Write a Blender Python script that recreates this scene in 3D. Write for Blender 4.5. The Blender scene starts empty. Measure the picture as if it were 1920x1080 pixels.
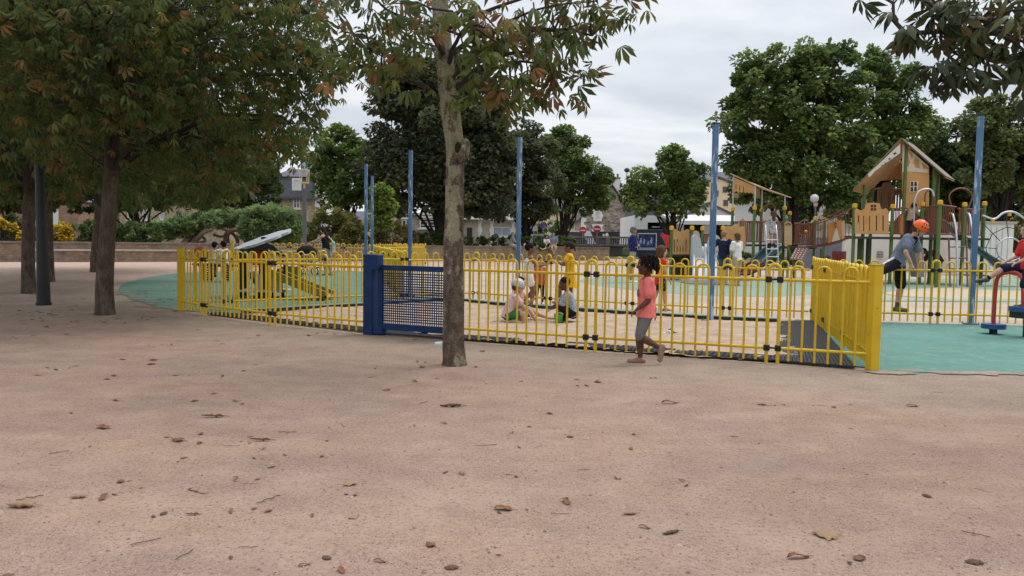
import bpy, math, random
import numpy as np
from mathutils import Vector, Matrix
SC = bpy.context.scene
COL = SC.collection
R = math.radians
V = Vector
random.seed(7)
# ------------------------------------------------------------------ camera
F = 1450.0; CAMH = 1.31
PITCH = math.atan(90 / F); ROLL = R(0.80)
fw = V((0, math.cos(PITCH), -math.sin(PITCH))); up0 = V((0, math.sin(PITCH), math.cos(PITCH))); rt0 = V((1, 0, 0))
rt = rt0 * math.cos(ROLL) + up0 * math.sin(ROLL)
up = up0 * math.cos(ROLL) - rt0 * math.sin(ROLL)
CAM = V((0, 0, CAMH))
cd = bpy.data.cameras.new('camera'); cam = bpy.data.objects.new('camera', cd); COL.objects.link(cam)
cd.sensor_width = 36; cd.lens = F / 1920 * 36; cd.clip_end = 2000; cd.clip_start = 0.05
m = Matrix((rt, up, -fw)).transposed().to_4x4(); m.translation = CAM
cam.matrix_world = m; SC.camera = cam


def ray(px, py):
    return fw + rt * ((px - 960) / F) + up * ((540 - py) / F)


def G(px, py, z=0.0):
    """the point of the ground (height z) seen at a pixel"""
    d = ray(px, py); t = (z - CAMH) / d.z
    return CAM + d * t


def P(px, py, d):
    """the point at distance d (along Y) seen at a pixel"""
    r_ = ray(px, py); return CAM + r_ * (d / r_.y)


def GD(px, d, z=0.0):
    """ground point in column px at depth d"""
    p = P(px, 480, d); return V((p.x, p.y, z))


# ------------------------------------------------------------------ materials
MATS = {}


def nt(name):
    m = bpy.data.materials.new(name); m.use_nodes = True
    t = m.node_tree; b = t.nodes['Principled BSDF']
    return m, t, b


def N(t, typ, **kw):
    n = t.nodes.new(typ)
    for k, v in kw.items():
        if k.startswith('i_'):
            key = k[2:]
            n.inputs[int(key) if key.isdigit() else key].default_value = v
        else:
            setattr(n, k, v)
    return n


def noise(t, vec, scale, detail=4, rough=.55):
    n = N(t, 'ShaderNodeTexNoise'); n.inputs['Scale'].default_value = scale
    n.inputs['Detail'].default_value = detail; n.inputs['Roughness'].default_value = rough
    if vec is not None: t.links.new(vec, n.inputs['Vector'])
    return n.outputs['Fac']


def ramp(t, fac, stops, interp='LINEAR'):
    n = N(t, 'ShaderNodeValToRGB'); n.color_ramp.interpolation = interp
    e = n.color_ramp.elements
    while len(e) < len(stops): e.new(0.5)
    for el, (p, c) in zip(e, stops):
        el.position = p; el.color = (*c, 1) if len(c) == 3 else c
    t.links.new(fac, n.inputs['Fac'])
    return n.outputs['Color']


def mixc(t, fac, a, b, mode='MIX'):
    n = N(t, 'ShaderNodeMix', data_type='RGBA', blend_type=mode)
    for s, i in ((fac, 0), (a, 6), (b, 7)):
        if isinstance(s, (int, float)): n.inputs[i].default_value = s
        elif isinstance(s, tuple): n.inputs[i].default_value = (*s, 1)
        else: t.links.new(s, n.inputs[i])
    return n.outputs[2]


def objvec(t, sc=(1, 1, 1), kind='Object'):
    tc = N(t, 'ShaderNodeTexCoord'); mp = N(t, 'ShaderNodeMapping'); mp.inputs['Scale'].default_value = sc
    t.links.new(tc.outputs[kind], mp.inputs['Vector']); return mp.outputs['Vector']


def bumpit(t, b, h, strength=.3, dist=.02):
    n = N(t, 'ShaderNodeBump'); n.inputs['Strength'].default_value = strength; n.inputs['Distance'].default_value = dist
    t.links.new(h, n.inputs['Height']); t.links.new(n.outputs['Normal'], b.inputs['Normal'])


def M(name, col, rough=.6, var=.18, scale=6, bump=0., bscale=80, metal=0., col2=None, lo=.35, hi=.65, sc=(1, 1, 1), spec=.3):
    """plain procedural material: a colour with soft variation or with patches of a second colour"""
    if name in MATS: return MATS[name]
    m, t, b = nt(name); v = objvec(t, sc)
    n = noise(t, v, scale, 6)
    if col2 is None:
        c = ramp(t, n, [(.3, tuple(x * (1 - var) for x in col)), (.7, tuple(min(1, x * (1 + var)) for x in col))])
    else:
        c = ramp(t, n, [(lo, col), (hi, col2)])
        n2 = noise(t, v, scale * 4, 4)
        c = mixc(t, .5, c, ramp(t, n2, [(.3, (1 - var,) * 3), (.7, (min(1, 1 + var),) * 3)]), 'MULTIPLY') if var else c
    t.links.new(c, b.inputs['Base Color'])
    b.inputs['Roughness'].default_value = rough; b.inputs['Metallic'].default_value = metal
    b.inputs['Specular IOR Level'].default_value = spec
    if bump: bumpit(t, b, noise(t, v, bscale, 5), bump)
    MATS[name] = m; return m


def leafmat(name, stops, trans=.35, rough=.55, clump=.7):
    """leaf colours vary from leaf to leaf and, slowly, from bough to bough; some light comes through"""
    m, t, b = nt(name); out = t.nodes['Material Output']
    g = N(t, 'ShaderNodeNewGeometry'); c = ramp(t, g.outputs['Random Per Island'], stops)
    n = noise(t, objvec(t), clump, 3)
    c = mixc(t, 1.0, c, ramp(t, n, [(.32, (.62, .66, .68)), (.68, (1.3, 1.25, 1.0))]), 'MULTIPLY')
    t.links.new(c, b.inputs['Base Color']); b.inputs['Roughness'].default_value = rough
    b.inputs['Specular IOR Level'].default_value = .25
    tr = N(t, 'ShaderNodeBsdfTranslucent'); t.links.new(c, tr.inputs['Color'])
    mx = N(t, 'ShaderNodeMixShader'); mx.inputs[0].default_value = trans
    t.links.new(b.outputs[0], mx.inputs[1]); t.links.new(tr.outputs[0], mx.inputs[2]); t.links.new(mx.outputs[0], out.inputs['Surface'])
    MATS[name] = m; return m


# ------------------------------------------------------------------ objects
def tag(o, label=None, cat=None, group=None, kind=None):
    if label: o['label'] = label
    if cat: o['category'] = cat
    if group: o['group'] = group
    if kind: o['kind'] = kind
    return o


def empty(name, loc, label, cat, group=None):
    o = bpy.data.objects.new(name, None); COL.objects.link(o); o.location = loc; o.empty_display_size = .1
    return tag(o, label, cat, group)


def wloc(o):
    l = V((0, 0, 0))
    while o is not None: l = l + o.location; o = o.parent
    return l


class MB:
    """collects shapes in world coordinates and links them as one mesh object"""
    def __init__(s): s.v = []; s.f = []; s.sm = []; s.mi = []; s.cur = 0

    def add(s, vs, fs, smooth=False):
        o = len(s.v); s.v.extend([tuple(x) for x in vs])
        for f in fs: s.f.append([i + o for i in f]); s.sm.append(smooth); s.mi.append(s.cur)
        return s

    def box(s, c, size, rz=0., mat=None, bev=0.):
        c = V(c); hx, hy, hz = [x / 2 for x in size]
        A = mat if mat is not None else Matrix.Rotation(rz, 3, 'Z')
        if bev <= 0:
            vs = [c + A @ V((x * hx, y * hy, z * hz)) for z in (-1, 1) for x, y in ((-1, -1), (1, -1), (1, 1), (-1, 1))]
            return s.add(vs, [(3, 2, 1, 0), (4, 5, 6, 7), (0, 1, 5, 4), (1, 2, 6, 5), (2, 3, 7, 6), (3, 0, 4, 7)])
        vs = []; rings = []
        for z, i in ((-hz, bev), (-hz + bev, 0), (hz - bev, 0), (hz, bev)):
            ring = []
            for x, y in ((-1, -1), (1, -1), (1, 1), (-1, 1)):
                a = (x * (hx - i), y * (hy - i - bev)); b_ = (x * (hx - i - bev), y * (hy - i))
                for q in ((a, b_) if x * y > 0 else (b_, a)):
                    ring.append(len(vs)); vs.append(c + A @ V((q[0], q[1], z)))
            rings.append(ring)
        fs = [rings[0][::-1], rings[3]]
        for a, b_ in zip(rings, rings[1:]):
            for k in range(8): fs.append((a[k], a[(k + 1) % 8], b_[(k + 1) % 8], b_[k]))
        return s.add(vs, fs)

    def bar(s, a, b, w, h=None, upv=V((0, 0, 1))):
        """box-section bar from a to b, w wide, h high"""
        a = V(a); b = V(b); h = h or w; d = (b - a); L = d.length; d = d.normalized()
        x = d.cross(upv)
        if x.length < 1e-4: x = V((1, 0, 0))
        x.normalize(); z = x.cross(d)
        return s.box((a + b) / 2, (w, L, h), mat=Matrix((x, d, z)).transposed())

    def tube(s, pts, r, n=8, caps=True, smooth=True):
        pts = [V(p) for p in pts]; k = len(pts)
        rs = r if isinstance(r, (list, tuple)) else [r] * k
        vs = []; fs = []; prev = None
        for i, p in enumerate(pts):
            d = (pts[min(i + 1, k - 1)] - pts[max(i - 1, 0)])
            d = d.normalized() if d.length > 1e-9 else V((0, 0, 1))
            if prev is None:
                x = d.cross(V((0, 0, 1)))
                if x.length < 1e-3: x = V((1, 0, 0))
            else:
                x = prev - d * prev.dot(d)
            x.normalize(); prev = x; y = d.cross(x)
            for j in range(n):
                a = 2 * math.pi * j / n
                vs.append(p + (x * math.cos(a) + y * math.sin(a)) * rs[i])
        for i in range(k - 1):
            for j in range(n):
                fs.append((i * n + j, i * n + (j + 1) % n, (i + 1) * n + (j + 1) % n, (i + 1) * n + j))
        s.add(vs, fs, smooth)
        if caps: s.add(vs[:n], [list(range(n))[::-1]]); s.add(vs[-n:], [list(range(n))])
        return s

    def ell(s, c, r, n=12, m=8, A=None, zmin=-1.0):
        """ellipsoid (or, with zmin, its upper part)"""
        c = V(c); r = (r, r, r) if isinstance(r, (int, float)) else r
        A = A or Matrix.Identity(3); vs = []; fs = []
        t0 = math.asin(max(-1, zmin)); 
        for i in range(m + 1):
            t = t0 + (math.pi / 2 - t0) * i / m
            for j in range(n):
                a = 2 * math.pi * j / n
                vs.append(c + A @ V((r[0] * math.cos(t) * math.cos(a), r[1] * math.cos(t) * math.sin(a), r[2] * math.sin(t))))
        for i in range(m):
            for j in range(n): fs.append((i * n + j, i * n + (j + 1) % n, (i + 1) * n + (j + 1) % n, (i + 1) * n + j))
        fs.append(list(range(n))[::-1]); fs.append([m * n + j for j in range(n)])
        return s.add(vs, fs, True)

    def prism(s, pts, ext, smooth=False):
        """polygon (3-D points in a plane) extruded by the vector ext"""
        pts = [V(p) for p in pts]; ext = V(ext); n = len(pts)
        vs = pts + [p + ext for p in pts]
        nrm = V((0, 0, 0))
        for i in range(n): nrm += pts[i].cross(pts[(i + 1) % n])
        fl = nrm.dot(ext) > 0
        a = list(range(n)); b = [n + i for i in range(n)]
        fs = [a[::-1], b] if fl else [a, b[::-1]]
        for i in range(n):
            q = (i, (i + 1) % n, n + (i + 1) % n, n + i)
            fs.append(q if fl else q[::-1])
        return s.add(vs, fs, smooth)

    def build(s, name, mat, parent=None, loc=None, smooth=None):
        me = bpy.data.meshes.new(name)
        o = V((0, 0, 0))
        if parent is not None: o = wloc(parent)
        if loc is not None: o = V(loc)
        me.from_pydata([(x[0] - o.x, x[1] - o.y, x[2] - o.z) for x in s.v], [], s.f)
        me.polygons.foreach_set('use_smooth', s.sm if smooth is None else [smooth] * len(s.f))
        for mm in (mat if isinstance(mat, (list, tuple)) else [mat]): me.materials.append(mm)
        if any(s.mi): me.polygons.foreach_set('material_index', s.mi)
        me.update()
        ob = bpy.data.objects.new(name, me); COL.objects.link(ob)
        if parent is not None: ob.parent = parent
        elif loc is not None: ob.location = loc
        return ob


def npmesh(name, verts, faces, mat, parent=None, loc=None):
    """big mesh from numpy arrays (all faces with the same number of corners)"""
    me = bpy.data.meshes.new(name)
    o = np.array(wloc(parent) if parent is not None else (loc if loc is not None else (0, 0, 0)), float)
    v = (verts - o).astype(np.float32); k = faces.shape[1]
    me.vertices.add(len(v)); me.vertices.foreach_set('co', v.ravel())
    me.loops.add(faces.size); me.loops.foreach_set('vertex_index', faces.astype(np.int32).ravel())
    me.polygons.add(len(faces)); me.polygons.foreach_set('loop_start', np.arange(0, faces.size, k, dtype=np.int32))
    me.update(calc_edges=True)
    me.materials.append(mat)
    ob = bpy.data.objects.new(name, me); COL.objects.link(ob)
    if parent is not None: ob.parent = parent
    elif loc is not None: ob.location = loc
    return ob


def dup(o, parent=None):
    """copy a thing with its parts and sub-parts"""
    c = o.copy(); COL.objects.link(c)
    if parent is not None: c.parent = parent
    for ch in list(o.children): dup(ch, c)
    return c


def sheet(name, pts, z, mat, kind='structure', th=0.0):
    """flat sheet on the ground"""
    mb = MB(); mb.add([(p[0], p[1], z) for p in pts], [list(range(len(pts)))])
    o = mb.build(name, mat); o['kind'] = kind
    if o.data.polygons[0].normal.z < 0: o.data.flip_normals()
    return o


def spline(pts, n=6, closed=False):
    """Catmull-Rom through points"""
    pts = [V(p) for p in pts]; out = []; k = len(pts)
    for i in range(k if closed else k - 1):
        p0 = pts[(i - 1) % k] if closed or i > 0 else pts[0] * 2 - pts[1]
        p1 = pts[i]; p2 = pts[(i + 1) % k]
        p3 = pts[(i + 2) % k] if closed or i + 2 < k else p2 * 2 - p1
        for j in range(n):
            t = j / n
            out.append(.5 * ((2 * p1) + (p2 - p0) * t + (2 * p0 - 5 * p1 + 4 * p2 - p3) * t * t + (3 * p1 - p0 - 3 * p2 + p3) * t ** 3))
    if not closed: out.append(pts[-1])
    return out
# ------------------------------------------------------------------ world and light
SUN_EL, SUN_AZ = R(58), R(60)      # azimuth from +Y towards +X
w = bpy.data.worlds.new('World'); SC.world = w; w.use_nodes = True
t = w.node_tree; bg = t.nodes['Background']
sky = N(t, 'ShaderNodeTexSky'); sky.sky_type = 'NISHITA'; sky.sun_disc = False
sky.sun_elevation = SUN_EL; sky.sun_rotation = SUN_AZ; sky.dust_density = 2.5; sky.air_density = 1.2
tc = N(t, 'ShaderNodeTexCoord'); sep = N(t, 'ShaderNodeSeparateXYZ'); t.links.new(tc.outputs['Generated'], sep.inputs[0])
zc = N(t, 'ShaderNodeMath', operation='MAXIMUM', i_1=0.0); t.links.new(sep.outputs['Z'], zc.inputs[0])
za = N(t, 'ShaderNodeMath', operation='ADD', i_1=0.16); t.links.new(zc.outputs[0], za.inputs[0])
dv = N(t, 'ShaderNodeVectorMath', operation='DIVIDE'); cb = N(t, 'ShaderNodeCombineXYZ')
for i in (0, 1): t.links.new(za.outputs[0], cb.inputs[i])
cb.inputs[2].default_value = 1
t.links.new(tc.outputs['Generated'], dv.inputs[0]); t.links.new(cb.outputs[0], dv.inputs[1])
mp = N(t, 'ShaderNodeMapping'); mp.inputs['Scale'].default_value = (.75, 1.1, 0.3); mp.inputs['Location'].default_value = (3.3, 1.4, 0)
t.links.new(dv.outputs[0], mp.inputs['Vector'])
nz = N(t, 'ShaderNodeTexNoise'); nz.inputs['Scale'].default_value = 1.1; nz.inputs['Detail'].default_value = 7; nz.inputs['Roughness'].default_value = .5
nz.inputs['Distortion'].default_value = .35
t.links.new(mp.outputs[0], nz.inputs['Vector'])
cl = ramp(t, nz.outputs['Fac'], [(.30, (4.4, 4.8, 5.5)), (.44, (5.6, 5.95, 6.5)), (.56, (7.3, 7.45, 7.75)), (.70, (5.5, 5.85, 6.5))])
nz2 = noise(t, mp.outputs[0], .6, 3)
cov = ramp(t, nz2, [(.35, (.80,) * 3), (.6, (.97,) * 3)])
skc = mixc(t, cov, sky.outputs[0], cl)
gz = N(t, 'ShaderNodeMapRange', i_1=.42, i_2=1.0, i_3=.97, i_4=2.4); gz.interpolation_type = 'SMOOTHSTEP'; t.links.new(sep.outputs['Z'], gz.inputs[0])
gv = N(t, 'ShaderNodeVectorMath', operation='SCALE'); t.links.new(skc, gv.inputs[0]); t.links.new(gz.outputs[0], gv.inputs['Scale'])
t.links.new(gv.outputs[0], bg.inputs['Color']); bg.inputs['Strength'].default_value = 0.092
sl = bpy.data.lights.new('sun', 'SUN'); sun = bpy.data.objects.new('sun', sl); COL.objects.link(sun)
sl.energy = 1.3; sl.angle = R(25); sl.color = (1, .96, .9)
sd = V((math.sin(SUN_AZ) * math.cos(SUN_EL), math.cos(SUN_AZ) * math.cos(SUN_EL), math.sin(SUN_EL)))
sun.rotation_euler = sd.to_track_quat('Z', 'Y').to_euler(); sun.location = sd * 60
SC.view_settings.view_transform = 'Standard'; SC.view_settings.look = 'None'; SC.view_settings.gamma = 1
SC.view_settings.exposure = 0.55
SC.cycles.max_bounces = 6; SC.cycles.diffuse_bounces = 3; SC.cycles.transparent_max_bounces = 6
SC.cycles.use_denoising = True

# ------------------------------------------------------------------ ground
def ground_mat():
    m, t, b = nt('gravel_ground'); v = objvec(t)
    big = noise(t, v, .55, 5, .6); mid = noise(t, v, 3.2, 6, .65); fine = noise(t, v, 38, 4, .75); grit = noise(t, v, 105, 3, .8)
    base = ramp(t, mid, [(.25, (.322, .226, .171)), (.5, (.378, .268, .204)), (.75, (.428, .311, .241))])
    warm = mixc(t, ramp(t, big, [(.38, (0,) * 3), (.62, (1,) * 3)]), (.94, .95, .97), (1.03, 1.0, .95))
    stk = noise(t, objvec(t, (.22, 1.5, 1)), 1.3, 5, .62)
    c = mixc(t, 1, mixc(t, 1, base, warm, 'MULTIPLY'), ramp(t, stk, [(.34, (.93, .935, .95)), (.5, (1,) * 3), (.66, (1.06, 1.04, 1.0))]), 'MULTIPLY')
    # a beaten, greyer strip along the fence, raked out towards the left
    sep = N(t, 'ShaderNodeSeparateXYZ'); t.links.new(v, sep.inputs[0])
    lin = N(t, 'ShaderNodeMath', operation='MULTIPLY_ADD', i_1=.52); t.links.new(sep.outputs['X'], lin.inputs[0]); t.links.new(sep.outputs['Y'], lin.inputs[2])
    wob = N(t, 'ShaderNodeMath', operation='MULTIPLY_ADD', i_1=2.2); t.links.new(mid, wob.inputs[0]); t.links.new(lin.outputs[0], wob.inputs[2])
    strip = N(t, 'ShaderNodeMapRange', i_1=8.6, i_2=10.0); t.links.new(wob.outputs[0], strip.inputs[0])
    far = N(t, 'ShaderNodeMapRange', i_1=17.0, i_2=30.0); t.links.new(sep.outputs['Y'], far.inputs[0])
    c = mixc(t, strip.outputs[0], c, mixc(t, 1, ramp(t, mid, [(.3, (.315, .245, .185)), (.7, (.385, .302, .228))]), ramp(t, big, [(.3, (.9,) * 3), (.7, (1.08,) * 3)]), 'MULTIPLY'))
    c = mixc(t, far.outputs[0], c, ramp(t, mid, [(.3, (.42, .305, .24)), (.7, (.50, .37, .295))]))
    # loose grey grit lies in patches between beaten smooth sand; grains and specks show most there
    gp = ramp(t, noise(t, objvec(t, (.8, 1.3, 1)), 1.7, 8, .74), [(.40, (.2,) * 3), (.60, (1,) * 3)])
    c = mixc(t, mixc(t, 1, gp, (.8, .8, .8), 'MULTIPLY'), c, mixc(t, 1, c, (.88, .87, .89), 'MULTIPLY'))
    sp = mixc(t, gp, c, mixc(t, 1, c, ramp(t, grit, [(.34, (.30, .28, .28)), (.46, (.9,) * 3), (.58, (1.05,) * 3), (.72, (1.3, 1.27, 1.25))]), 'MULTIPLY'))
    sp = mixc(t, 1, sp, ramp(t, fine, [(.30, (.5, .48, .5)), (.45, (.95,) * 3), (.60, (1.06,) * 3), (.72, (1.2, 1.18, 1.14))]), 'MULTIPLY')
    vo = N(t, 'ShaderNodeTexVoronoi'); vo.inputs['Scale'].default_value = 55; t.links.new(v, vo.inputs['Vector'])
    sel = N(t, 'ShaderNodeSeparateColor'); t.links.new(vo.outputs['Color'], sel.inputs[0])
    pick = N(t, 'ShaderNodeMath', operation='GREATER_THAN', i_1=.90); t.links.new(sel.outputs[0], pick.inputs[0])
    near = N(t, 'ShaderNodeMath', operation='LESS_THAN', i_1=.30); t.links.new(vo.outputs['Distance'], near.inputs[0])
    both = N(t, 'ShaderNodeMath', operation='MULTIPLY'); t.links.new(pick.outputs[0], both.inputs[0]); t.links.new(near.outputs[0], both.inputs[1])
    sp = mixc(t, both.outputs[0], sp, ramp(t, sel.outputs[1], [(.2, (.10, .075, .06)), (.6, (.2, .155, .13)), (.9, (.34, .27, .23))]))
    t.links.new(sp, b.inputs['Base Color']); b.inputs['Roughness'].default_value = .95; b.inputs['Specular IOR Level'].default_value = .12
    ad = N(t, 'ShaderNodeMath', operation='ADD'); t.links.new(grit, ad.inputs[0]); t.links.new(fine, ad.inputs[1])
    a3 = N(t, 'ShaderNodeMath', operation='MULTIPLY_ADD', i_1=5.0); t.links.new(noise(t, v, 5.5, 5, .6), a3.inputs[0]); t.links.new(ad.outputs[0], a3.inputs[2])
    bumpit(t, b, a3.outputs[0], .6, .014)
    return m


MG = ground_mat()
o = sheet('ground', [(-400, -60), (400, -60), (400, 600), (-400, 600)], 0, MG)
# pale paved plaza beyond the sandpit
MPL = M('plaza_sand', (.37, .305, .235), .9, .16, .8, .2, 120)
sheet('plaza', [G(840, 548), G(700, 527), G(735, 505), G(1000, 497), G(1500, 494), G(2200, 500), G(2300, 640), (7.2, 12.9, 0), (5.2, 13.25, 0), G(1290, 604), G(1050, 588), G(920, 574)], .004, MPL)
def rubber(name, c, dust, amt):
    m, t, b = nt(name); v = objvec(t); a = noise(t, v, 1.1, 6, .65); g = noise(t, v, 120, 2, .7); d = noise(t, v, 5.5, 5, .7)
    col = ramp(t, a, [(.3, tuple(x * .86 for x in c)), (.7, tuple(x * 1.1 for x in c))])
    col = mixc(t, ramp(t, d, [(.5, (0,) * 3), (.68, (amt,) * 3)]), col, dust)
    col = mixc(t, 1, col, ramp(t, g, [(.32, (.6,) * 3), (.5, (1,) * 3), (.68, (1.3,) * 3)]), 'MULTIPLY')
    t.links.new(col, b.inputs['Base Color']); b.inputs['Roughness'].default_value = .9; b.inputs['Specular IOR Level'].default_value = .15
    bumpit(t, b, g, .3, .006); return m
MT = rubber('teal_rubber', (.105, .228, .192), (.27, .28, .22), .5)
MTP = rubber('pale_teal_rubber', (.20, .29, .235), (.34, .30, .235), .5)
MBE = M('cream_rubber', (.42, .345, .235), .85, .12, 1.2, .2, 200)
MTD = rubber('dusty_teal_rubber', (.105, .195, .152), (.25, .22, .17), .6)
pts = spline([G(222, 544), G(238, 530), G(285, 519), G(345, 512.5), G(500, 508), G(672, 509), G(705, 530), G(700, 573), G(590, 583), G(500, 588), G(400, 586.5), G(335, 582), G(285, 573), G(240, 558)], 8, True)
sheet('play_surface', pts, .008, MTD)
sheet('play_surface', [(5.22, 13.12, 0), (3.88, 8.12, 0), G(1652, 699), (8, 8.0, 0), (14, 8.4, 0), (14, 12.7, 0), (9, 12.75, 0)], .008, MT)
sheet('play_surface', [(3.70, 8.22, 0), (3.90, 8.12, 0), (5.24, 13.1, 0), (4.9, 13.3, 0)], .012, MT)
sheet('play_surface', spline([G(1085, 527), G(1150, 519), G(1300, 518), G(1530, 527), G(1560, 545), G(1470, 556), G(1300, 553), G(1160, 541)], 8, True), .008, MTP)
sheet('play_surface', spline([G(1630, 528), G(1800, 522), G(2050, 524), G(2100, 552), G(1850, 552), G(1660, 551)], 8, True), .008, MTP)
sheet('play_surface', spline([G(1660, 550), G(1760, 541), G(1900, 546), G(2050, 549), G(1950, 562), G(1750, 560)], 8, True), .012, MBE)
sheet('play_surface', spline([G(1640, 561), G(1800, 561.5), G(2100, 562), G(2100, 568), G(1800, 566), G(1640, 565)], 4, True), .016, M('grey_teal_rubber', (.22, .32, .28), .85, .1, 2))
# sand blown over the edges of the rubber
mb = MB(); rg = np.random.default_rng(14)
edge = [G(1655, 699).lerp(V((9, 8.03, 0)), k / 16) for k in range(17)] + [(G(300, 576).lerp(G(225, 548), k / 6)) for k in range(7)] + [G(335, 582).lerp(G(300, 576), k / 3) for k in range(3)]
for p in edge:
    for j in range(2):
        c = p + V((rg.normal(0, .12), rg.normal(0, .05), .0092 + .0006 * rg.random())); ra, rb = rg.uniform(.06, .26), rg.uniform(.03, .11); n_ = 13; ph = rg.uniform(0, 6)
        mb.add([c + V((ra * math.cos(6.283 * i / n_) * (1 + .35 * math.sin(3.1 * i + ph)), rb * math.sin(6.283 * i / n_) * (1 + .3 * math.sin(2.3 * i + ph)), 0)) for i in range(n_)], [list(range(n_))])
o = mb.build('blown_sand', MG); o['kind'] = 'structure'
# road beyond the park
sheet('road', [(-90, 70, 0), (120, 70, 0), (120, 82, 0), (-90, 82, 0)], .006, M('asphalt', (.06, .06, .062), .9, .2, 3))
sheet('lawn', [(-60, 60, 0), (60, 57, 0), (60, 69, 0), (-60, 69, 0)], .004, M('lawn_ground', (.06, .075, .02), .95, .3, 3, .5, 60))
sheet('lawn', [G(1260, 497), G(1500, 493), G(1760, 490), G(1900, 487), (60, 45, 0), (60, 80, 0), (20, 80, 0)], .009, M('dry_lawn', (.20, .17, .085), .95, .35, 1.2, .5, 60))

# ------------------------------------------------------------------ sandpit
FL = [G(345, 587), G(388, 592), G(511, 609), G(692, 627)]                 # front fence line, left part
GP = V((-1.92, 10.48, 0)); GR = V((-.74, 9.93, 0)); J3 = V((.94, 9.13, 0)); J4 = V((2.86, 8.42, 0)); PR = V((3.78, 8.03, 0))
PL = G(340, 583); J1 = G(383, 591); J2 = G(511, 609)
BA = V((-5.0, 13.55, 0)); BB = V((-3.62, 14.8, 0)); BC = V((-2.2, 15.75, 0)); BD = V((-.78, 16.65, 0))
BE = V((.72, 15.35, 0)); BF = V((2.2, 14.4, 0)); BG = V((3.8, 13.65, 0)); BH = V((5.14, 13.2, 0))
# inner rim of the pit
rim = [G(455, 590), G(560, 583), G(690, 575.5), G(800, 568), G(860, 566), G(920, 573.5), G(1050, 583), G(1180, 592), G(1300, 600), G(1462, 607),
       G(1500, 682), G(1290, 671), G(1100, 656), G(900, 641), G(700, 621), G(520, 603)]
rimxy = [(p.x, p.y) for p in rim]


def inpoly(x, y, poly):
    c = False; j = len(poly) - 1
    for i in range(len(poly)):
        if (poly[i][1] > y) != (poly[j][1] > y) and x < (poly[j][0] - poly[i][0]) * (y - poly[i][1]) / (poly[j][1] - poly[i][1]) + poly[i][0]: c = not c
        j = i
    return c


from mathutils import noise as mnoise
def sandz(x, y):
    return .03 + .03 * mnoise.noise(V((x * 1.1, y * 1.1, 3))) + .022 * mnoise.noise(V((x * 4.1, y * 4.1, 9))) + .012 * mnoise.noise(V((x * 9, y * 9, 1)))


mb = MB(); st = .06; idx = {}
x0, x1 = min(p[0] for p in rimxy) - .1, max(p[0] for p in rimxy) + .1; y0, y1 = min(p[1] for p in rimxy) - .1, max(p[1] for p in rimxy) + .1
nx, ny = int((x1 - x0) / st), int((y1 - y0) / st)
def _vid(i, j):
    if (i, j) not in idx:
        x, y = x0 + i * st, y0 + j * st; idx[(i, j)] = len(mb.v); mb.v.append((x, y, max(.016, sandz(x, y))))
    return idx[(i, j)]
for i in range(nx):
    for j in range(ny):
        if inpoly(x0 + (i + .5) * st, y0 + (j + .5) * st, rimxy):
            mb.f.append([_vid(i, j), _vid(i + 1, j), _vid(i + 1, j + 1), _vid(i, j + 1)]); mb.sm.append(True); mb.mi.append(0)
MSA = M('pit_sand', (.40, .30, .215), .97, .2, 3.5, .6, 70, spec=.1)
o = mb.build('sand', MSA); o['kind'] = 'structure'
# rim kerb: dark rubber face with a greenish top
MK = M('kerb_rubber', (.06, .066, .064), .8, .3, 10)
MKT = M('kerb_top', (.17, .24, .21), .85, .2, 6)
mb = MB(); mt_ = MB()
for a, b in zip(rim[:9], rim[1:10]):
    mb.bar(a + V((0, 0, .04)), b + V((0, 0, .04)), .10, .08); 
    mt_.bar(a + V((0, .0, .086)), b + V((0, .0, .086)), .17, .012)
k = empty('pit_kerb', rim[4], 'low dark rubber kerb round the back of the sandpit', 'kerb')
mb.build('kerb_face', MK, k); mt_.build('kerb_cap', MKT, k)
# slotted black rubber mats along the fence
MRU = M('mat_rubber', (.022, .023, .025), .75, .25, 12, .2, 120)


def mats(name, quad, nu, nv, label):
    """lattice of slats over a quad (a,b along the front; d,c along the back)"""
    a, b, c, d = quad; mb = MB()
    for i in range(nu + 1):
        u = i / nu; mb.bar(a.lerp(b, u) + V((0, 0, .03)), d.lerp(c, u) + V((0, 0, .03)), .030, .014)
    for j in range(nv + 1):
        v = j / nv; mb.bar(a.lerp(d, v) + V((0, 0, .026)), b.lerp(c, v) + V((0, 0, .026)), .03, .016)
    o = mb.build(name, MRU, None, a); tag(o, label, 'rubber mat')


def off(p, q, d):
    n = (q - p).normalized(); return V((-n.y, n.x, 0)) * d
n1 = off(GR, PR, 1)
mats('rubber_mat', (GR + n1 * .05, J4 + n1 * .05 + (PR - J4) * .0, J4 + n1 * .40, GR + n1 * .40), 62, 5, 'black slotted rubber mat strip under the front fence right of the trunk')
mats('rubber_mat', (J4 + n1 * .045 + V((.03, -.01, 0)), PR + n1 * .05 - V((.18, 0, 0)), G(1527, 604.5), G(1466, 606.5)), 20, 56, 'wide black slotted rubber mat in the right corner of the sandpit')
n2 = off(J1, GP, 1)
mats('rubber_mat', (J1 + n2 * .05, GP + n2 * .05, GP + n2 * .38, J1 + n2 * .30), 62, 5, 'black slotted rubber mat strip under the front fence left of the blue gate')
n3 = off(GP, GR, 1)
mats('rubber_mat', (GP + n3 * .02 + V((.1, -.05, 0)), GR + n3 * .02 - V((.06, -.02, 0)), GR + n3 * .38, GP + n3 * .38), 24, 5, 'black slotted rubber mat under the blue mesh gate')

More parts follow.
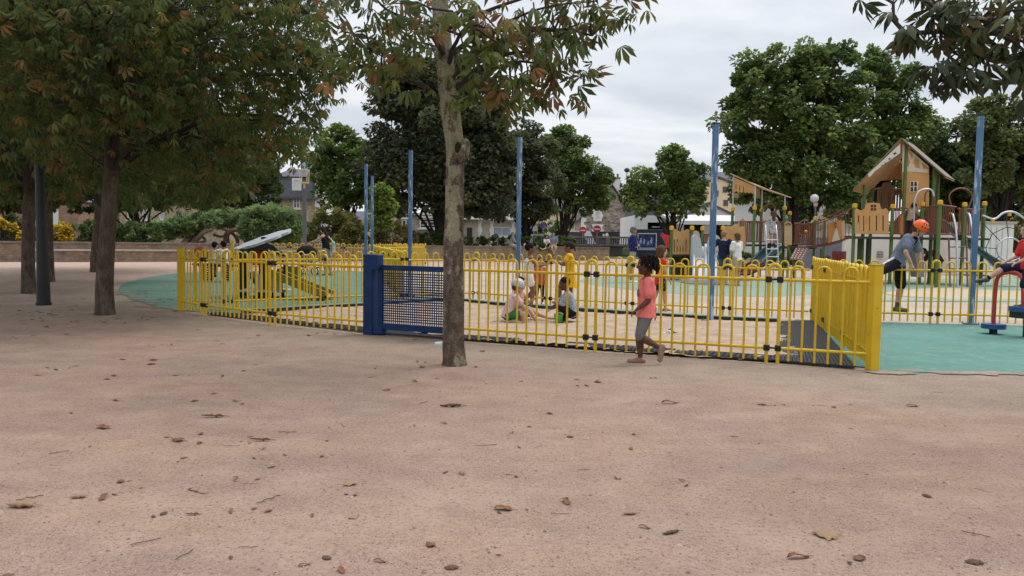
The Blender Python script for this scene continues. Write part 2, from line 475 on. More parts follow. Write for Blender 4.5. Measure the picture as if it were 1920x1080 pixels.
# ------------------------------------------------------------------ yellow hoop-top fences
def yellow(name, sc):
    m, t, b = nt(name); v = objvec(t); a = noise(t, v, 2.2 * sc, 5, .6); c = noise(t, v, 26 * sc, 4, .7); d = noise(t, v, 7 * sc, 5, .7)
    col = ramp(t, a, [(.3, (.58, .365, .012)), (.55, (.64, .425, .015)), (.75, (.66, .46, .04))])
    col = mixc(t, ramp(t, d, [(.55, (0,) * 3), (.72, (.5,) * 3)]), col, (.36, .22, .05))
    col = mixc(t, ramp(t, c, [(.66, (0,) * 3), (.71, (.9,) * 3)]), col, (.14, .075, .03))
    t.links.new(col, b.inputs['Base Color']); b.inputs['Roughness'].default_value = .5; b.inputs['Specular IOR Level'].default_value = .35
    bumpit(t, b, c, .15, .004); return m
MY = yellow('yellow_paint', 1.0); MYP = yellow('yellow_post_paint', .8)
MCL = M('black_clamp', (.012, .013, .016), .5, .2, 10)


def hoop(mb, p, q, zb, zt, r, n=7):
    d = (q - p); w = d.length / 2; c = (p + q) / 2; u = d.normalized()
    pts = [V((p.x, p.y, zb)), V((p.x, p.y, zt - w))]
    for i in range(1, 6):
        a = math.pi * i / 6; e = c - u * math.cos(a) * w; pts.append(V((e.x, e.y, zt - w + math.sin(a) * w)))
    pts += [V((q.x, q.y, zt - w)), V((q.x, q.y, zb))]
    mb.tube(pts, r, n)


def fence(pts, label, H=1.0, posts=(), ends=(False, False), s=.118, r=.0132):
    """run of panels between joints; every joint is a thicker hoop whose legs reach the ground, with black clamps"""
    root = empty('hoop_fence', pts[0], label, 'fence')
    for i, (a, b) in enumerate(zip(pts, pts[1:])):
        d = b - a; L = d.length; u = d.normalized(); mb = MB()
        g = s / 2 + .045
        n = max(1, int((L - 2 * g) / (2 * s))); pitch = (L - 2 * g) / (2 * n)
        x = g + pitch / 2 - .0
        for k in range(n):
            p = a + u * (g + pitch * (2 * k + .5)); q = a + u * (g + pitch * (2 * k + 1.5))
            hoop(mb, p, q, .035, 1.07 * H, r)
        for z in (.92 * H, .17 * H):
            mb.tube([a + u * .05 + V((0, 0, z)), b - u * .05 + V((0, 0, z))], .0168, 8)
        mb.build('fence_panel', MY, root)
    for i, p in enumerate(pts):
        if (i == 0 and ends[0]) or (i == len(pts) - 1 and ends[1]): continue
        u = ((pts[min(i + 1, len(pts) - 1)] - pts[max(0, i - 1)])).normalized()
        mb = MB(); hoop(mb, p - u * s / 2, p + u * s / 2, 0, 1.085 * H, .0195, 9)
        j = mb.build('joint_hoop', MY, root)
        for z in (.92 * H, .17 * H):
            c = MB()
            for sg in (-1, 1): c.box(p + u * sg * s / 2 + V((0, 0, z)), (.066, .056, .066), math.atan2(u.y, u.x), bev=.006)
            c.tube([p - u * .035 + V((0, 0, z)), p + u * .035 + V((0, 0, z))], .011, 6)
            c.build('clamp', MCL, j)
    for p, hgt in posts:
        mb = MB(); mb.box(p + V((0, 0, hgt / 2)), (.105, .105, hgt), R(12), bev=.008)
        mb.box(p + V((0, 0, hgt + .006)), (.112, .112, .012), R(12))
        mb.build('post', MYP, root)
    return root


fence([PL, J1, J2, GP + V((-.07, .03, 0))], 'front run of the yellow hoop fence from the square left post to the blue gate', posts=[(PL, 1.09)], ends=(True, True))
fence([GR + V((.05, -.02, 0)), J3, J4, PR], 'front run of the yellow hoop fence from the tree trunk to the right corner post', posts=[(PR, 1.10)], ends=(True, True))
fence([PR + V((.02, .08, 0)), PR.lerp(BH, .36), PR.lerp(BH, .71), BH], 'side run of the yellow hoop fence seen end on behind the right corner post', ends=(True, False), r=.023)
fence([PL + V((.06, .02, 0)), BA, BB, BC], 'yellow hoop fence between the sandpit and the toddler play area', H=.97, ends=(True, False))
fence([BC, BD, BE, BF, BG, BH], 'rear run of the yellow hoop fence along the back of the sandpit', H=.95, ends=(True, True))
fence([BH, V((7.1, 12.95, 0)), V((9.05, 12.75, 0)), V((11, 12.6, 0))], 'yellow hoop fence run along the far edge of the spinner area at right', H=.98, ends=(True, False))
TL = V((-10.5, 29.3, 0)); TR = V((-5.5, 29.8, 0))
ks = [BC.lerp(TR, i / 7) for i in range(8)]
fence(ks, 'yellow hoop fence running away along the right side of the toddler area', H=.97, ends=(True, False))
fence([TL, TL.lerp(TR, .4), TL.lerp(TR, .8), TR], 'far yellow hoop fence behind the woman with the stroller', posts=[(V((-10.6, 29.3, 0)), 1.12)], ends=(True, True))
fence([TR, V((-4.1, 36.5, 0)), V((-5.6, 37, 0))], 'short farthest yellow hoop fence by the two close blue poles', ends=(True, False))

# ------------------------------------------------------------------ blue mesh gate
MBL = M('navy_paint', (.006, .028, .095), .5, .25, 5, spec=.2)
gt = empty('mesh_gate', GP, 'navy blue gate with a square mesh infill beside the tree trunk', 'gate')
gd = (GR - GP).normalized(); ga = math.atan2(gd.y, gd.x)
mb = MB(); mb.box(GP + V((0, 0, .545)), (.15, .15, 1.09), ga, bev=.008); mb.build('gate_post', MBL, gt)
mb = MB(); mb.box(GR + V((0, 0, .545)) + gd * .03, (.12, .12, 1.09), ga, bev=.008); mb.build('gate_post', MBL, gt)
mb = MB(); mb.box(GP + gd * .125 + V((0, 0, .985)) - off(GP, GR, .03), (.12, .14, .21), ga, bev=.01); mb.build('closer_box', MBL, gt)
mb = MB(); mb.box(GP + gd * .15 + V((0, 0, .06)), (.16, .12, .10), ga, bev=.01); mb.build('hinge', MBL, gt)
A = GP + gd * .135; B = GR - gd * .05
fr = MB()
for z, h in ((.915, .07), (.125, .085)): fr.bar(A + V((0, 0, z)), B + V((0, 0, z)), .05, h)
for q in (A + gd * .035, B - gd * .02): fr.bar(q + V((0, 0, .169)), q + V((0, 0, .879)), .05, .062, upv=gd)
fro = fr.build('gate_frame', MBL, gt)
ms = MB(); L = (B - A).length
for i in range(1, int(L / .0335)):
    q = A + gd * .0335 * i; ms.bar(q + V((0, 0, .17)), q + V((0, 0, .88)), .0155, .006, upv=gd)
for i in range(1, 22):
    z = .17 + .0335 * i
    if z < .87: ms.bar(A + gd * .06 + V((0, 0, z)), B - gd * .045 + V((0, 0, z)), .006, .0155)
ms.build('gate_mesh', MBL, fro)

# ------------------------------------------------------------------ blue poles
def pole_mat():
    m, t, b = nt('chipped_blue_paint'); v = objvec(t, (9, 9, .9)); v2 = objvec(t, (30, 30, 5))
    a = noise(t, v, 1.0, 6, .6); c = noise(t, v2, 1.0, 5, .6)
    base = ramp(t, noise(t, objvec(t), 1.2, 3), [(.35, (.05, .135, .26)), (.65, (.085, .19, .33))])
    f = N(t, 'ShaderNodeMath', operation='MULTIPLY'); t.links.new(a, f.inputs[0]); t.links.new(c, f.inputs[1])
    col = mixc(t, ramp(t, f.outputs[0], [(.27, (0,) * 3), (.34, (1,) * 3)]), base, (.42, .50, .58))
    t.links.new(col, b.inputs['Base Color']); b.inputs['Roughness'].default_value = .55
    return m


MPO = pole_mat(); MPC = M('pole_cap', (.03, .035, .05), .6)
pole_l = ['chipped blue pole at the back left, taller of the close pair', 'chipped blue pole at the back left, lower of the close pair', 'chipped blue pole rising left of the tree trunk behind the gate',
          'chipped blue pole behind the sitting children in the sandpit', 'tall blue pole beside the grey double slide', 'tall blue pole at right beside the net arch']
for (px, d, ty, lab, rz) in ((686, 21.2, 307, pole_l[0], 10), (697.5, 24.6, 330, pole_l[1], 12), (769, 17.6, 282, pole_l[2], 5), (971.5, 15.1, 257, pole_l[3], 25), (1335, 12.75, 232, pole_l[4], 8), (1826, 12.95, 217, pole_l[5], -14)):
    b = GD(px, d); top = P(px + 3, ty, d).z
    rr = empty('blue_pole', b, lab, 'pole', 'blue poles round the playground')
    mb = MB(); w_ = .088 if px > 1300 else (.078 if px > 900 else .09)
    mb.box(b + V((0, 0, top / 2)), (w_, w_, top), R(rz), bev=.012); mb.build('shaft', MPO, rr)
    mb = MB(); mb.box(b + V((0, 0, top + .008)), (w_ + .008, w_ + .008, .016), R(rz)); mb.build('cap', MPC, rr)
    mb = MB(); mb.box(b + V((0, 0, .02)), (.22, .22, .012), R(rz), bev=.003)
    for sx in (-1, 1):
        for sy in (-1, 1): mb.tube([b + V((sx * .085, sy * .085, .02)), b + V((sx * .085, sy * .085, .045))], .012, 6)
    mb.build('base_plate', M('plate_grey', (.18, .22, .24), .6), rr)
# ------------------------------------------------------------------ trees
rng = np.random.default_rng(11)


def bark_mat(name, a, b_, c, lichen=None, sc=1.0):
    m, t, b = nt(name); v = objvec(t, (1, 1, .35)); v2 = objvec(t, (1, 1, 2.2))
    n1 = noise(t, v, 9 * sc, 7, .65); n2 = noise(t, v2, 3.5 * sc, 5, .6); n3 = noise(t, v, 38 * sc, 4, .7)
    col = ramp(t, n1, [(.3, a), (.5, b_), (.7, c)])
    if lichen: col = mixc(t, ramp(t, n2, [(.50, (0,) * 3), (.57, (.85,) * 3)]), col, lichen)
    col = mixc(t, 1, col, ramp(t, n3, [(.3, (.6,) * 3), (.6, (1.1,) * 3)]), 'MULTIPLY')
    t.links.new(col, b.inputs['Base Color']); b.inputs['Roughness'].default_value = .92; b.inputs['Specular IOR Level'].default_value = .15
    ad = N(t, 'ShaderNodeMath', operation='ADD'); t.links.new(n1, ad.inputs[0]); t.links.new(n3, ad.inputs[1])
    bumpit(t, b, ad.outputs[0], .8, .03); MATS[name] = m; return m


def frontbark_mat():
    """grey-brown and scaly low down, pale green lichen from head height up"""
    m, t, b = nt('chestnut_bark_front'); v = objvec(t, (1, 1, .5)); v2 = objvec(t, (1, 1, .7))
    n1 = noise(t, v, 13, 7, .65); n2 = noise(t, v2, 5, 6, .62); n3 = noise(t, objvec(t, (1, 1, 1.6)), 42, 4, .7)
    sep = N(t, 'ShaderNodeSeparateXYZ'); t.links.new(objvec(t), sep.inputs[0])
    up_ = N(t, 'ShaderNodeMapRange', i_1=.7, i_2=2.2); t.links.new(sep.outputs['Z'], up_.inputs[0])
    th = N(t, 'ShaderNodeMath', operation='MULTIPLY_ADD', i_1=.155, i_2=-.07); t.links.new(up_.outputs[0], th.inputs[0])
    ad = N(t, 'ShaderNodeMath', operation='ADD'); t.links.new(n2, ad.inputs[0]); t.links.new(th.outputs[0], ad.inputs[1])
    col = ramp(t, n1, [(.32, (.045, .032, .025)), (.45, (.115, .085, .065)), (.6, (.19, .145, .11)), (.70, (.33, .28, .23))])
    col = mixc(t, ramp(t, ad.outputs[0], [(.515, (0,) * 3), (.555, (.9,) * 3)]), col, ramp(t, n1, [(.3, (.24, .23, .14)), (.7, (.42, .40, .27))]))
    col = mixc(t, 1, col, ramp(t, n3, [(.3, (.55,) * 3), (.6, (1.1,) * 3)]), 'MULTIPLY')
    t.links.new(col, b.inputs['Base Color']); b.inputs['Roughness'].default_value = .92; b.inputs['Specular IOR Level'].default_value = .15
    a2 = N(t, 'ShaderNodeMath', operation='ADD'); t.links.new(n1, a2.inputs[0]); t.links.new(n3, a2.inputs[1])
    bumpit(t, b, a2.outputs[0], .8, .03); return m


MBF = frontbark_mat()
MBK = bark_mat('chestnut_bark', (.055, .042, .034), (.11, .085, .066), (.18, .145, .115))
MBD = bark_mat('dark_bark', (.016, .013, .011), (.03, .025, .02), (.055, .045, .036))
MTW = M('twig_bark', (.045, .036, .03), .9, .3, 20)

# --- leaf templates (x across, y along, z up)
def tmpl_simple():
    v = np.array([[0, 0, 0], [-.42, .5, .10], [0, 1.0, -.10], [.42, .5, .10]])
    f = np.array([[0, 2, 1], [0, 3, 2]]); return v, f


def tmpl_palmate(n=5):
    vs = [[0, 0, 0]]; fs = []
    for i in range(n):
        a = (i - (n - 1) / 2) * R(45); ln = (1.0 - .30 * abs(i - (n - 1) / 2) / 2); w_ = .165 * ln
        ca, sa = math.cos(a), math.sin(a)
        P_ = lambda x, y, z: [x * ca + y * sa, -x * sa + y * ca, z]
        o = len(vs)
        q_ = abs(i - (n - 1) / 2) / 2; dr = .75 + .35 * q_; vs += [P_(-w_ * .5, .30 * ln, -.10 * dr), P_(w_ * .5, .30 * ln, -.10 * dr), P_(-w_, .56 * ln, -.38 * dr), P_(0, .55 * ln, -.28 * dr), P_(w_, .56 * ln, -.38 * dr), P_(0, .80 * ln, -.78 * dr)]
        fs += [[0, o + 1, o], [o, o + 3, o + 2], [o, o + 1, o + 3], [o + 1, o + 4, o + 3], [o + 2, o + 3, o + 5], [o + 3, o + 4, o + 5]]
    return np.array(vs), np.array(fs)


def tmpl_trefoil():
    v = np.array([[0, 0, 0], [-.5, .45, -.06], [-.18, .5, .03], [0, 1, -.12], [.18, .5, .03], [.5, .45, -.06]])
    f = np.array([[0, 2, 1], [0, 4, 2], [0, 5, 4], [2, 4, 3]]); return v, f


def scatter(pos, size, tm, down=.45, out=None, jit=.9, rg=None):
    """one leaf per position: the blade hangs outwards and down; returns vertices and faces"""
    rg = rg or rng; n = len(pos); tv, tf = tm
    az = rg.uniform(0, 2 * np.pi, n)
    Y = np.stack([np.cos(az), np.sin(az), np.zeros(n)], 1)
    if out is not None: Y = Y * jit + out
    Y[:, 2] -= down + rg.normal(0, .35, n)
    Y /= np.linalg.norm(Y, axis=1)[:, None] + 1e-9
    U = np.stack([rg.normal(0, .45, n), rg.normal(0, .45, n), np.ones(n)], 1)
    X = np.cross(Y, U); X /= np.linalg.norm(X, axis=1)[:, None] + 1e-9
    Z = np.cross(X, Y)
    s = (size * rg.uniform(.5, 1.35, n))[:, None, None]
    vv = pos[:, None, :] + s * (tv[None, :, 0:1] * X[:, None, :] + tv[None, :, 1:2] * Y[:, None, :] + tv[None, :, 2:3] * Z[:, None, :])
    ff = tf[None] + (np.arange(n) * len(tv))[:, None, None]
    return vv.reshape(-1, 3), ff.reshape(-1, tf.shape[1])


def clumps_leaves(cl, per, spread, rg=None):
    """positions round clump centres; spread may differ per clump"""
    rg = rg or rng; cl = np.asarray(cl, float); n = len(cl)
    p = np.repeat(cl, per, 0); d = rg.normal(0, 1, (n * per, 3)); d /= np.linalg.norm(d, axis=1)[:, None]
    r = rg.uniform(.25, 1, (n * per, 1)) ** .6
    sp = np.repeat(np.asarray(spread, float).reshape(-1, 1) if np.ndim(spread) else np.full((n, 1), spread), per, 0)
    return p + d * r * sp * np.array([1, 1, .75]), d


def limb(a, b, rg, sag=.0, n=6, wob=.08):
    a = V(a); b = V(b); L = (b - a).length; pts = []
    for i in range(n + 1):
        s = i / n; p = a.lerp(b, s)
        p.z += L * .12 * math.sin(math.pi * s) - sag * L * s * s
        if 0 < i < n: p += V(rg.normal(0, wob * L / n, 3))
        pts.append(p)
    return pts


def wood(name, trunk, rads, clumps, mat, parent, rg, start=.45, rbase=.3, n=14, tw=.012, extra=None, twig_mat=None, flare=True):
    """trunk, limbs and the twigs that reach the clumps, one mesh each for trunk and branches"""
    mb = MB()
    if flare: rads = list(rads)
    mb.tube(trunk, rads, n); tr = mb.build('trunk', mat, parent)
    if len(clumps) == 0: return tr
    br = MB(); k = len(trunk); i0 = int(start * (k - 1))
    cl = [V(c) for c in clumps]; rg.shuffle(cl)
    nl = max(4, len(cl) // 9); mains = []
    for c in cl[:nl]:
        zz = [abs((trunk[i].z - (c.z - .35 * (V((c.x, c.y, 0)) - V((trunk[i].x, trunk[i].y, 0))).length))) for i in range(i0, k)]
        i = i0 + int(np.argmin(zz)); a = trunk[i]; L = (c - a).length
        if L < .05: continue
        pts = limb(a, c, rg, .02, 7); r0 = min(rads[i] * .42, .010 * L + .014)
        br.tube(pts, [r0 * (1 - .85 * j / 7) + tw * .6 for j in range(8)], 6, caps=False); mains.append(pts)
    allp = [p for m_ in mains for p in m_[1:]]
    if allp:
        ap = np.array(allp)
        for c in cl[nl:]:
            d = np.linalg.norm(ap - np.array(c), axis=1); j = int(np.argmin(d)); L = d[j]
            pts = limb(V(ap[j]), c, rg, .0, 4, .12); br.tube(pts, [tw * (1.3 - .2 * q) for q in range(5)], 4, caps=False)
    br.build('branches', twig_mat or mat, parent)
    return tr


# chestnut leaves with brown, scorched ones among the green
CH = [(0, (0.063, 0.098, 0.032)), (0.35, (0.098, 0.136, 0.041)), (0.66, (0.138, 0.161, 0.048)), (0.82, (0.184, 0.167, 0.057)), (0.9, (0.218, 0.132, 0.057)), (0.96, (0.253, 0.115, 0.057)), (1, (0.149, 0.069, 0.034))]
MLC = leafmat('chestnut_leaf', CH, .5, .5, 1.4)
MLR = leafmat('chestnut_leaf_backlit', [(0, (.03, .045, .024)), (.5, (.05, .068, .032)), (.9, (.08, .09, .036)), (1, (.11, .07, .035))], .22, .5, 1.2)  # leaf colours darkened to imitate boughs backlit by the sky
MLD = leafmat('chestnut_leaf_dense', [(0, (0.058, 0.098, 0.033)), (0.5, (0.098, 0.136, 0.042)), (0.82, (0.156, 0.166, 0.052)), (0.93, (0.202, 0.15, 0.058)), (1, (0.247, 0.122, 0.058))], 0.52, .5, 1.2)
PALM = tmpl_palmate(); SIMP = tmpl_simple(); TREF = tmpl_trefoil()


def in_ell(n, c, r, rg, shell=.5, zmin=None):
    out = []
    while len(out) < n:
        d = rg.normal(0, 1, 3); d /= np.linalg.norm(d); q = rg.uniform(shell, 1) ** .5
        p = np.array(c) + d * q * np.array(r)
        if zmin is not None and p[2] < zmin + rg.uniform(0, .5): continue
        out.append(p)
    return out


def chestnut(label, base, trunk_pts, rads, ell, n, per, spread, leaf, seed, extra=(), leafm=None, bark=None, zmin=None, shell=.35, group=None, start=.45, name='chestnut_tree'):
    rg = np.random.default_rng(seed); root = empty(name, base, label, 'tree', group)
    cl = [c for e in ell for c in in_ell(e[2] if len(e) > 2 else n, e[0], e[1], rg, shell, zmin)] + [np.array(e) for e in extra]
    wood('w', trunk_pts, rads, cl, bark or MBK, root, rg, start=start, twig_mat=MTW)
    pos, d = clumps_leaves(cl, per, spread, rg)
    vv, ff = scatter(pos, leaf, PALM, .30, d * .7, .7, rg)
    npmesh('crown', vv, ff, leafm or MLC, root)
    return root


def trunkline(px_pts, d, base, zext=(), n=None):
    pts = [P(px, py, d) for px, py in px_pts]
    return spline([base] + pts + [V(z) for z in zext], 4)


# --- the front tree
b0 = G(852, 684); D0 = b0.y
line = [(850, 640), (851, 560), (850, 480), (852, 400), (853, 330), (853, 275), (843, 200), (834, 110), (826, 20)]
px2m = D0 / F
tp = [b0 - V((0, 0, .05)), b0 + V((0, 0, .06))] + [P(x, y, D0) for x, y in line] + [P(822, -90, D0), P(824, -230, D0), P(818, -380, D0), P(822, -520, D0)]
wd = [54, 45, 42, 40, 38, 36, 35, 34, 38, 33, 31, 29, 27, 24, 20, 16]
tp2, rd2 = [], []
sp = spline(tp, 4)
for i, p in enumerate(sp):
    q = i / 4; j = min(int(q), len(wd) - 1); k = min(j + 1, len(wd) - 1)
    rd2.append((wd[j] + (wd[k] - wd[j]) * (q - j)) * px2m / 2 * .99); tp2.append(p)
px_cl = [(600, 20, 8.6), (630, 60, 8.4), (655, 95, 8.3), (668, 130, 8.2), (640, 130, 8.5), (690, 60, 7.9), (715, 100, 7.7), (735, 140, 7.6), (720, 30, 7.6), (760, 60, 7.5), (760, 110, 7.4), (765, 160, 7.3), (790, 40, 8.9),
         (800, 120, 8.9), (745, 95, 8.9), (880, 60, 7.3), (900, 110, 7.2), (905, 160, 7.2), (900, 185, 7.3), (930, 70, 7.4), (950, 120, 7.4), (960, 160, 7.5), (965, 190, 7.6), (985, 80, 7.7), (1000, 130, 7.8), (1010, 170, 7.9),
         (1040, 60, 8.1), (1045, 110, 8.2), (1030, 40, 8.4), (1050, 165, 8.2), (1066, 185, 8.2), (1060, 20, 8.0), (1080, 60, 8.3), (1100, 25, 8.3), (1110, 70, 8.4), (1145, 25, 8.4), (1165, 15, 8.4), (1135, 60, 8.4), (1060, 140, 8.2), (925, 30, 8.8), (980, 40, 8.9),
         (880, 130, 8.7), (930, 150, 7.4), (700, 150, 7.8), (780, 90, 8.8), (1020, 95, 7.7), (975, 20, 7.4), (745, 20, 7.2), (850, 30, 8.9), (890, 90, 7.6), (945, 95, 8.9), (995, 155, 8.8)]
ex = [np.array(P(x + random.uniform(-8, 8), y - 12 + random.uniform(-8, 8), d)) for x, y, d in px_cl]
# above the frame the crown goes on
ft = chestnut('horse chestnut with a lichened trunk and browning leaves in front of the blue gate', b0, tp2, rd2,
              [((b0.x, b0.y + .2, 6.0), (3.2, 3.2, 2.2), 150)], 150, 10, .36, .165, 5, ex, zmin=4.25, bark=MBF, start=.5)
# knot and branch scar on the trunk
mb = MB(); c = P(866, 288, D0 - .10); mb.ell(c, (.06, .085, .10), 12, 8); mb.ell(P(873, 279, D0 - .05), (.045, .05, .11), 10, 6)
mb.build('branch_scar', MBF, ft)
mb = MB(); mb.ell(P(859, 277, D0 - .155), (.035, .03, .06), 10, 6); mb.build('knot_hole', M('knot_dark', (.02, .015, .012), .95), ft)
mb = MB()
for path, r0 in (([(834, 105), (805, 62), (770, 38), (725, 18), (690, -20)], .026), ([(838, 55), (880, 35), (935, 12), (1000, -10), (1060, -40)], .024), ([(840, 160), (880, 105), (920, 62), (975, 30), (1040, 10), (1120, 2)], .022),
                 ([(700, -10), (690, 40), (660, 95), (655, 130), (690, 165), (705, 182)], .008), ([(1000, 5), (1010, 60), (1045, 110), (1075, 140), (1105, 152)], .008), ([(900, 20), (935, 60), (960, 110), (985, 145)], .010), ([(760, 30), (740, 80), (735, 130)], .009), ([(1040, 10), (1050, 50), (1030, 90)], .008)):
    pts = spline([P(x, y, D0 - .05 - .25 * (i > 0)) for i, (x, y) in enumerate(path)], 4)
    mb.tube(pts, [r0 * (1 - .7 * i / len(pts)) for i in range(len(pts))], 6)
mb.build('boughs', MTW, ft)

# --- trees of the left grove
def grove(label, px, py, wpx, top_shift, ell, n, per, spread, leaf, seed, extra=(), m=None, zmin=1.9, H=6.0):
    b = G(px, py); d = b.y; s = d / F; base_r = wpx * s / 2
    tp = [b - V((0, 0, .05)), b + V((0, 0, .12)), b + V((0, 0, .5)), b + V((top_shift * .25, 0, 1.4)), b + V((top_shift * .6, .05, 2.8)), b + V((top_shift, .1, 4.2)), b + V((top_shift * 1.1, .1, H))]
    rr = [base_r * k for k in (1.22, 1.06, .97, .88, .80, .66, .35)]
    sp = spline(tp, 3); rr2 = [rr[min(i // 3, 6)] + (rr[min(i // 3 + 1, 6)] - rr[min(i // 3, 6)]) * (i % 3) / 3 for i in range(len(sp))]
    return chestnut(label, b, sp, rr2, [((b.x + e[0], b.y + e[1], e[2]), e[3], e[4]) for e in ell], n, per, spread, leaf, seed, extra, m or MLD, zmin=zmin, shell=.15, start=.62)


fr = [(610, 150, 11.5), (600, 190, 11.6), (590, 120, 11.2), (575, 220, 11.6), (560, 170, 11.4), (570, 60, 11.0), (540, 60, 11.2), (545, 265, 12), (555, 300, 12.2), (530, 290, 12), (520, 200, 11.5), (500, 250, 12), (490, 310, 12.5), (470, 340, 13), (450, 300, 12.5),
      (440, 355, 13), (430, 380, 13.5), (400, 330, 12.5), (390, 390, 13.8), (365, 360, 13), (350, 400, 14), (330, 340, 12.4), (300, 380, 13.5), (300, 330, 12), (280, 300, 11.8), (260, 350, 13), (480, 120, 11), (500, 30, 10.6), (450, 60, 10.5), (430, 150, 10.8),
      (410, 230, 11), (380, 180, 10.4), (360, 100, 10.2), (340, 250, 10.8), (310, 180, 10.1), (290, 80, 9.9), (270, 230, 10.4), (245, 140, 9.8), (220, 60, 9.6), (180, 120, 9.6), (150, 200, 9.9), (130, 60, 9.4), (100, 150, 9.6), (60, 90, 9.4), (30, 190, 9.8), (80, 250, 10.3),
      (200, 250, 10.4), (20, 30, 9.3), (170, 20, 9.2), (320, 20, 9.6), (400, 15, 10), (250, 15, 9.4), (180, 210, 9.8), (120, 290, 10.8), (30, 280, 10.6), (60, 20, 9.1), (200, 320, 13.2), (160, 350, 14), (480, 200, 11.2), (540, 130, 11), (460, 240, 11.4), (420, 300, 12), (510, 330, 13)]
exA = [np.array(P(x + random.uniform(-12, 12), y - 34 + random.uniform(-10, 10), d)) for x, y, d in fr]
exA += [np.array(P(x + random.uniform(-38, 26), y - 40 + random.uniform(-34, 20), d + random.uniform(.2, 1.6))) for x, y, d in fr for _ in (0, 1)]
grove('chestnut tree with a slanting grey trunk nearest the teal surface in the left grove', 197, 590, 32, .28, [(.3, .2, 5.2, (3.9, 3.4, 2.9), 260)], 0, 22, .46, .138, 21, exA, zmin=3.0, H=7)
exB = [np.array(P(rng.uniform(-20, 470), rng.uniform(225, 372), rng.uniform(15, 23))) for _ in range(150)]
exB = [e for e in exB if e[2] > 2.3]
grove('chestnut tree standing just left of the dark lamp post in the left grove', 54, 550, 24, .1, [(-.5, .3, 4.8, (4.2, 3.6, 2.9), 300)], 0, 16, .55, .19, 22, zmin=2.9)
grove('slim chestnut tree half hidden behind the dark lamp post', 93, 528, 17, .0, [(-.6, 1, 5.2, (4.4, 4, 3.0), 260)], 0, 16, .6, .21, 23, zmin=2.9)
grove('chestnut tree by the bench wall behind the slanting grey trunk', 180, 510, 19, .35, [(.3, .5, 5.3, (4.8, 4.5, 3.3), 330)], 0, 16, .65, .23, 24, exB, zmin=2.9, H=7)
grove('chestnut tree far left, its trunk out of the picture and its boughs overhead', -150, 600, 34, .2, [(.3, .3, 5.0, (3.9, 3.6, 2.8), 220)], 0, 16, .5, .17, 25, zmin=2.9)
# --- tree standing to the right of the camera: only its hanging boughs are in the picture
bR = V((6.4, 5.6, 0)); rg = np.random.default_rng(9)
pr = [(1640, 8, 5.4), (1700, 62, 5.2), (1718, 78, 5.2), (1738, 55, 5.2), (1770, 30, 5.1), (1800, 45, 5.0), (1715, 20, 5.2), (1790, 85, 5.0), (1830, 60, 4.9), (1855, 90, 4.9), (1835, 120, 4.9), (1865, 30, 4.8), (1890, 60, 4.8), (1905, 100, 4.8), (1880, 130, 4.8), (1770, 130, 5.1),
      (1800, 145, 5.0), (1745, 165, 5.1), (1780, 172, 5.1), (1830, 150, 4.9), (1860, 165, 4.8), (1900, 150, 4.8), (1920, 40, 4.7), (1935, 110, 4.7), (1825, 20, 4.9), (1950, 160, 4.6), (1760, 8, 5.1)]
exR = [np.array(P(x, y - 22, d)) for x, y, d in pr]
tpR = [V((6.4, 5.6, -.05)), V((6.4, 5.6, .1)), V((6.42, 5.6, 1.5)), V((6.35, 5.55, 3)), V((6.3, 5.5, 4.5)), V((6.3, 5.5, 6.5))]
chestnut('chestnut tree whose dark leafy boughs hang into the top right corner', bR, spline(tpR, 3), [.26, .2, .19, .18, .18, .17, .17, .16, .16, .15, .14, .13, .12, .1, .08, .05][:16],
         [((6.7, 5.8, 5.6), (2.4, 2.4, 1.7), 70)], 0, 6, .17, .135, 31, exR, zmin=4.4, leafm=MLR)


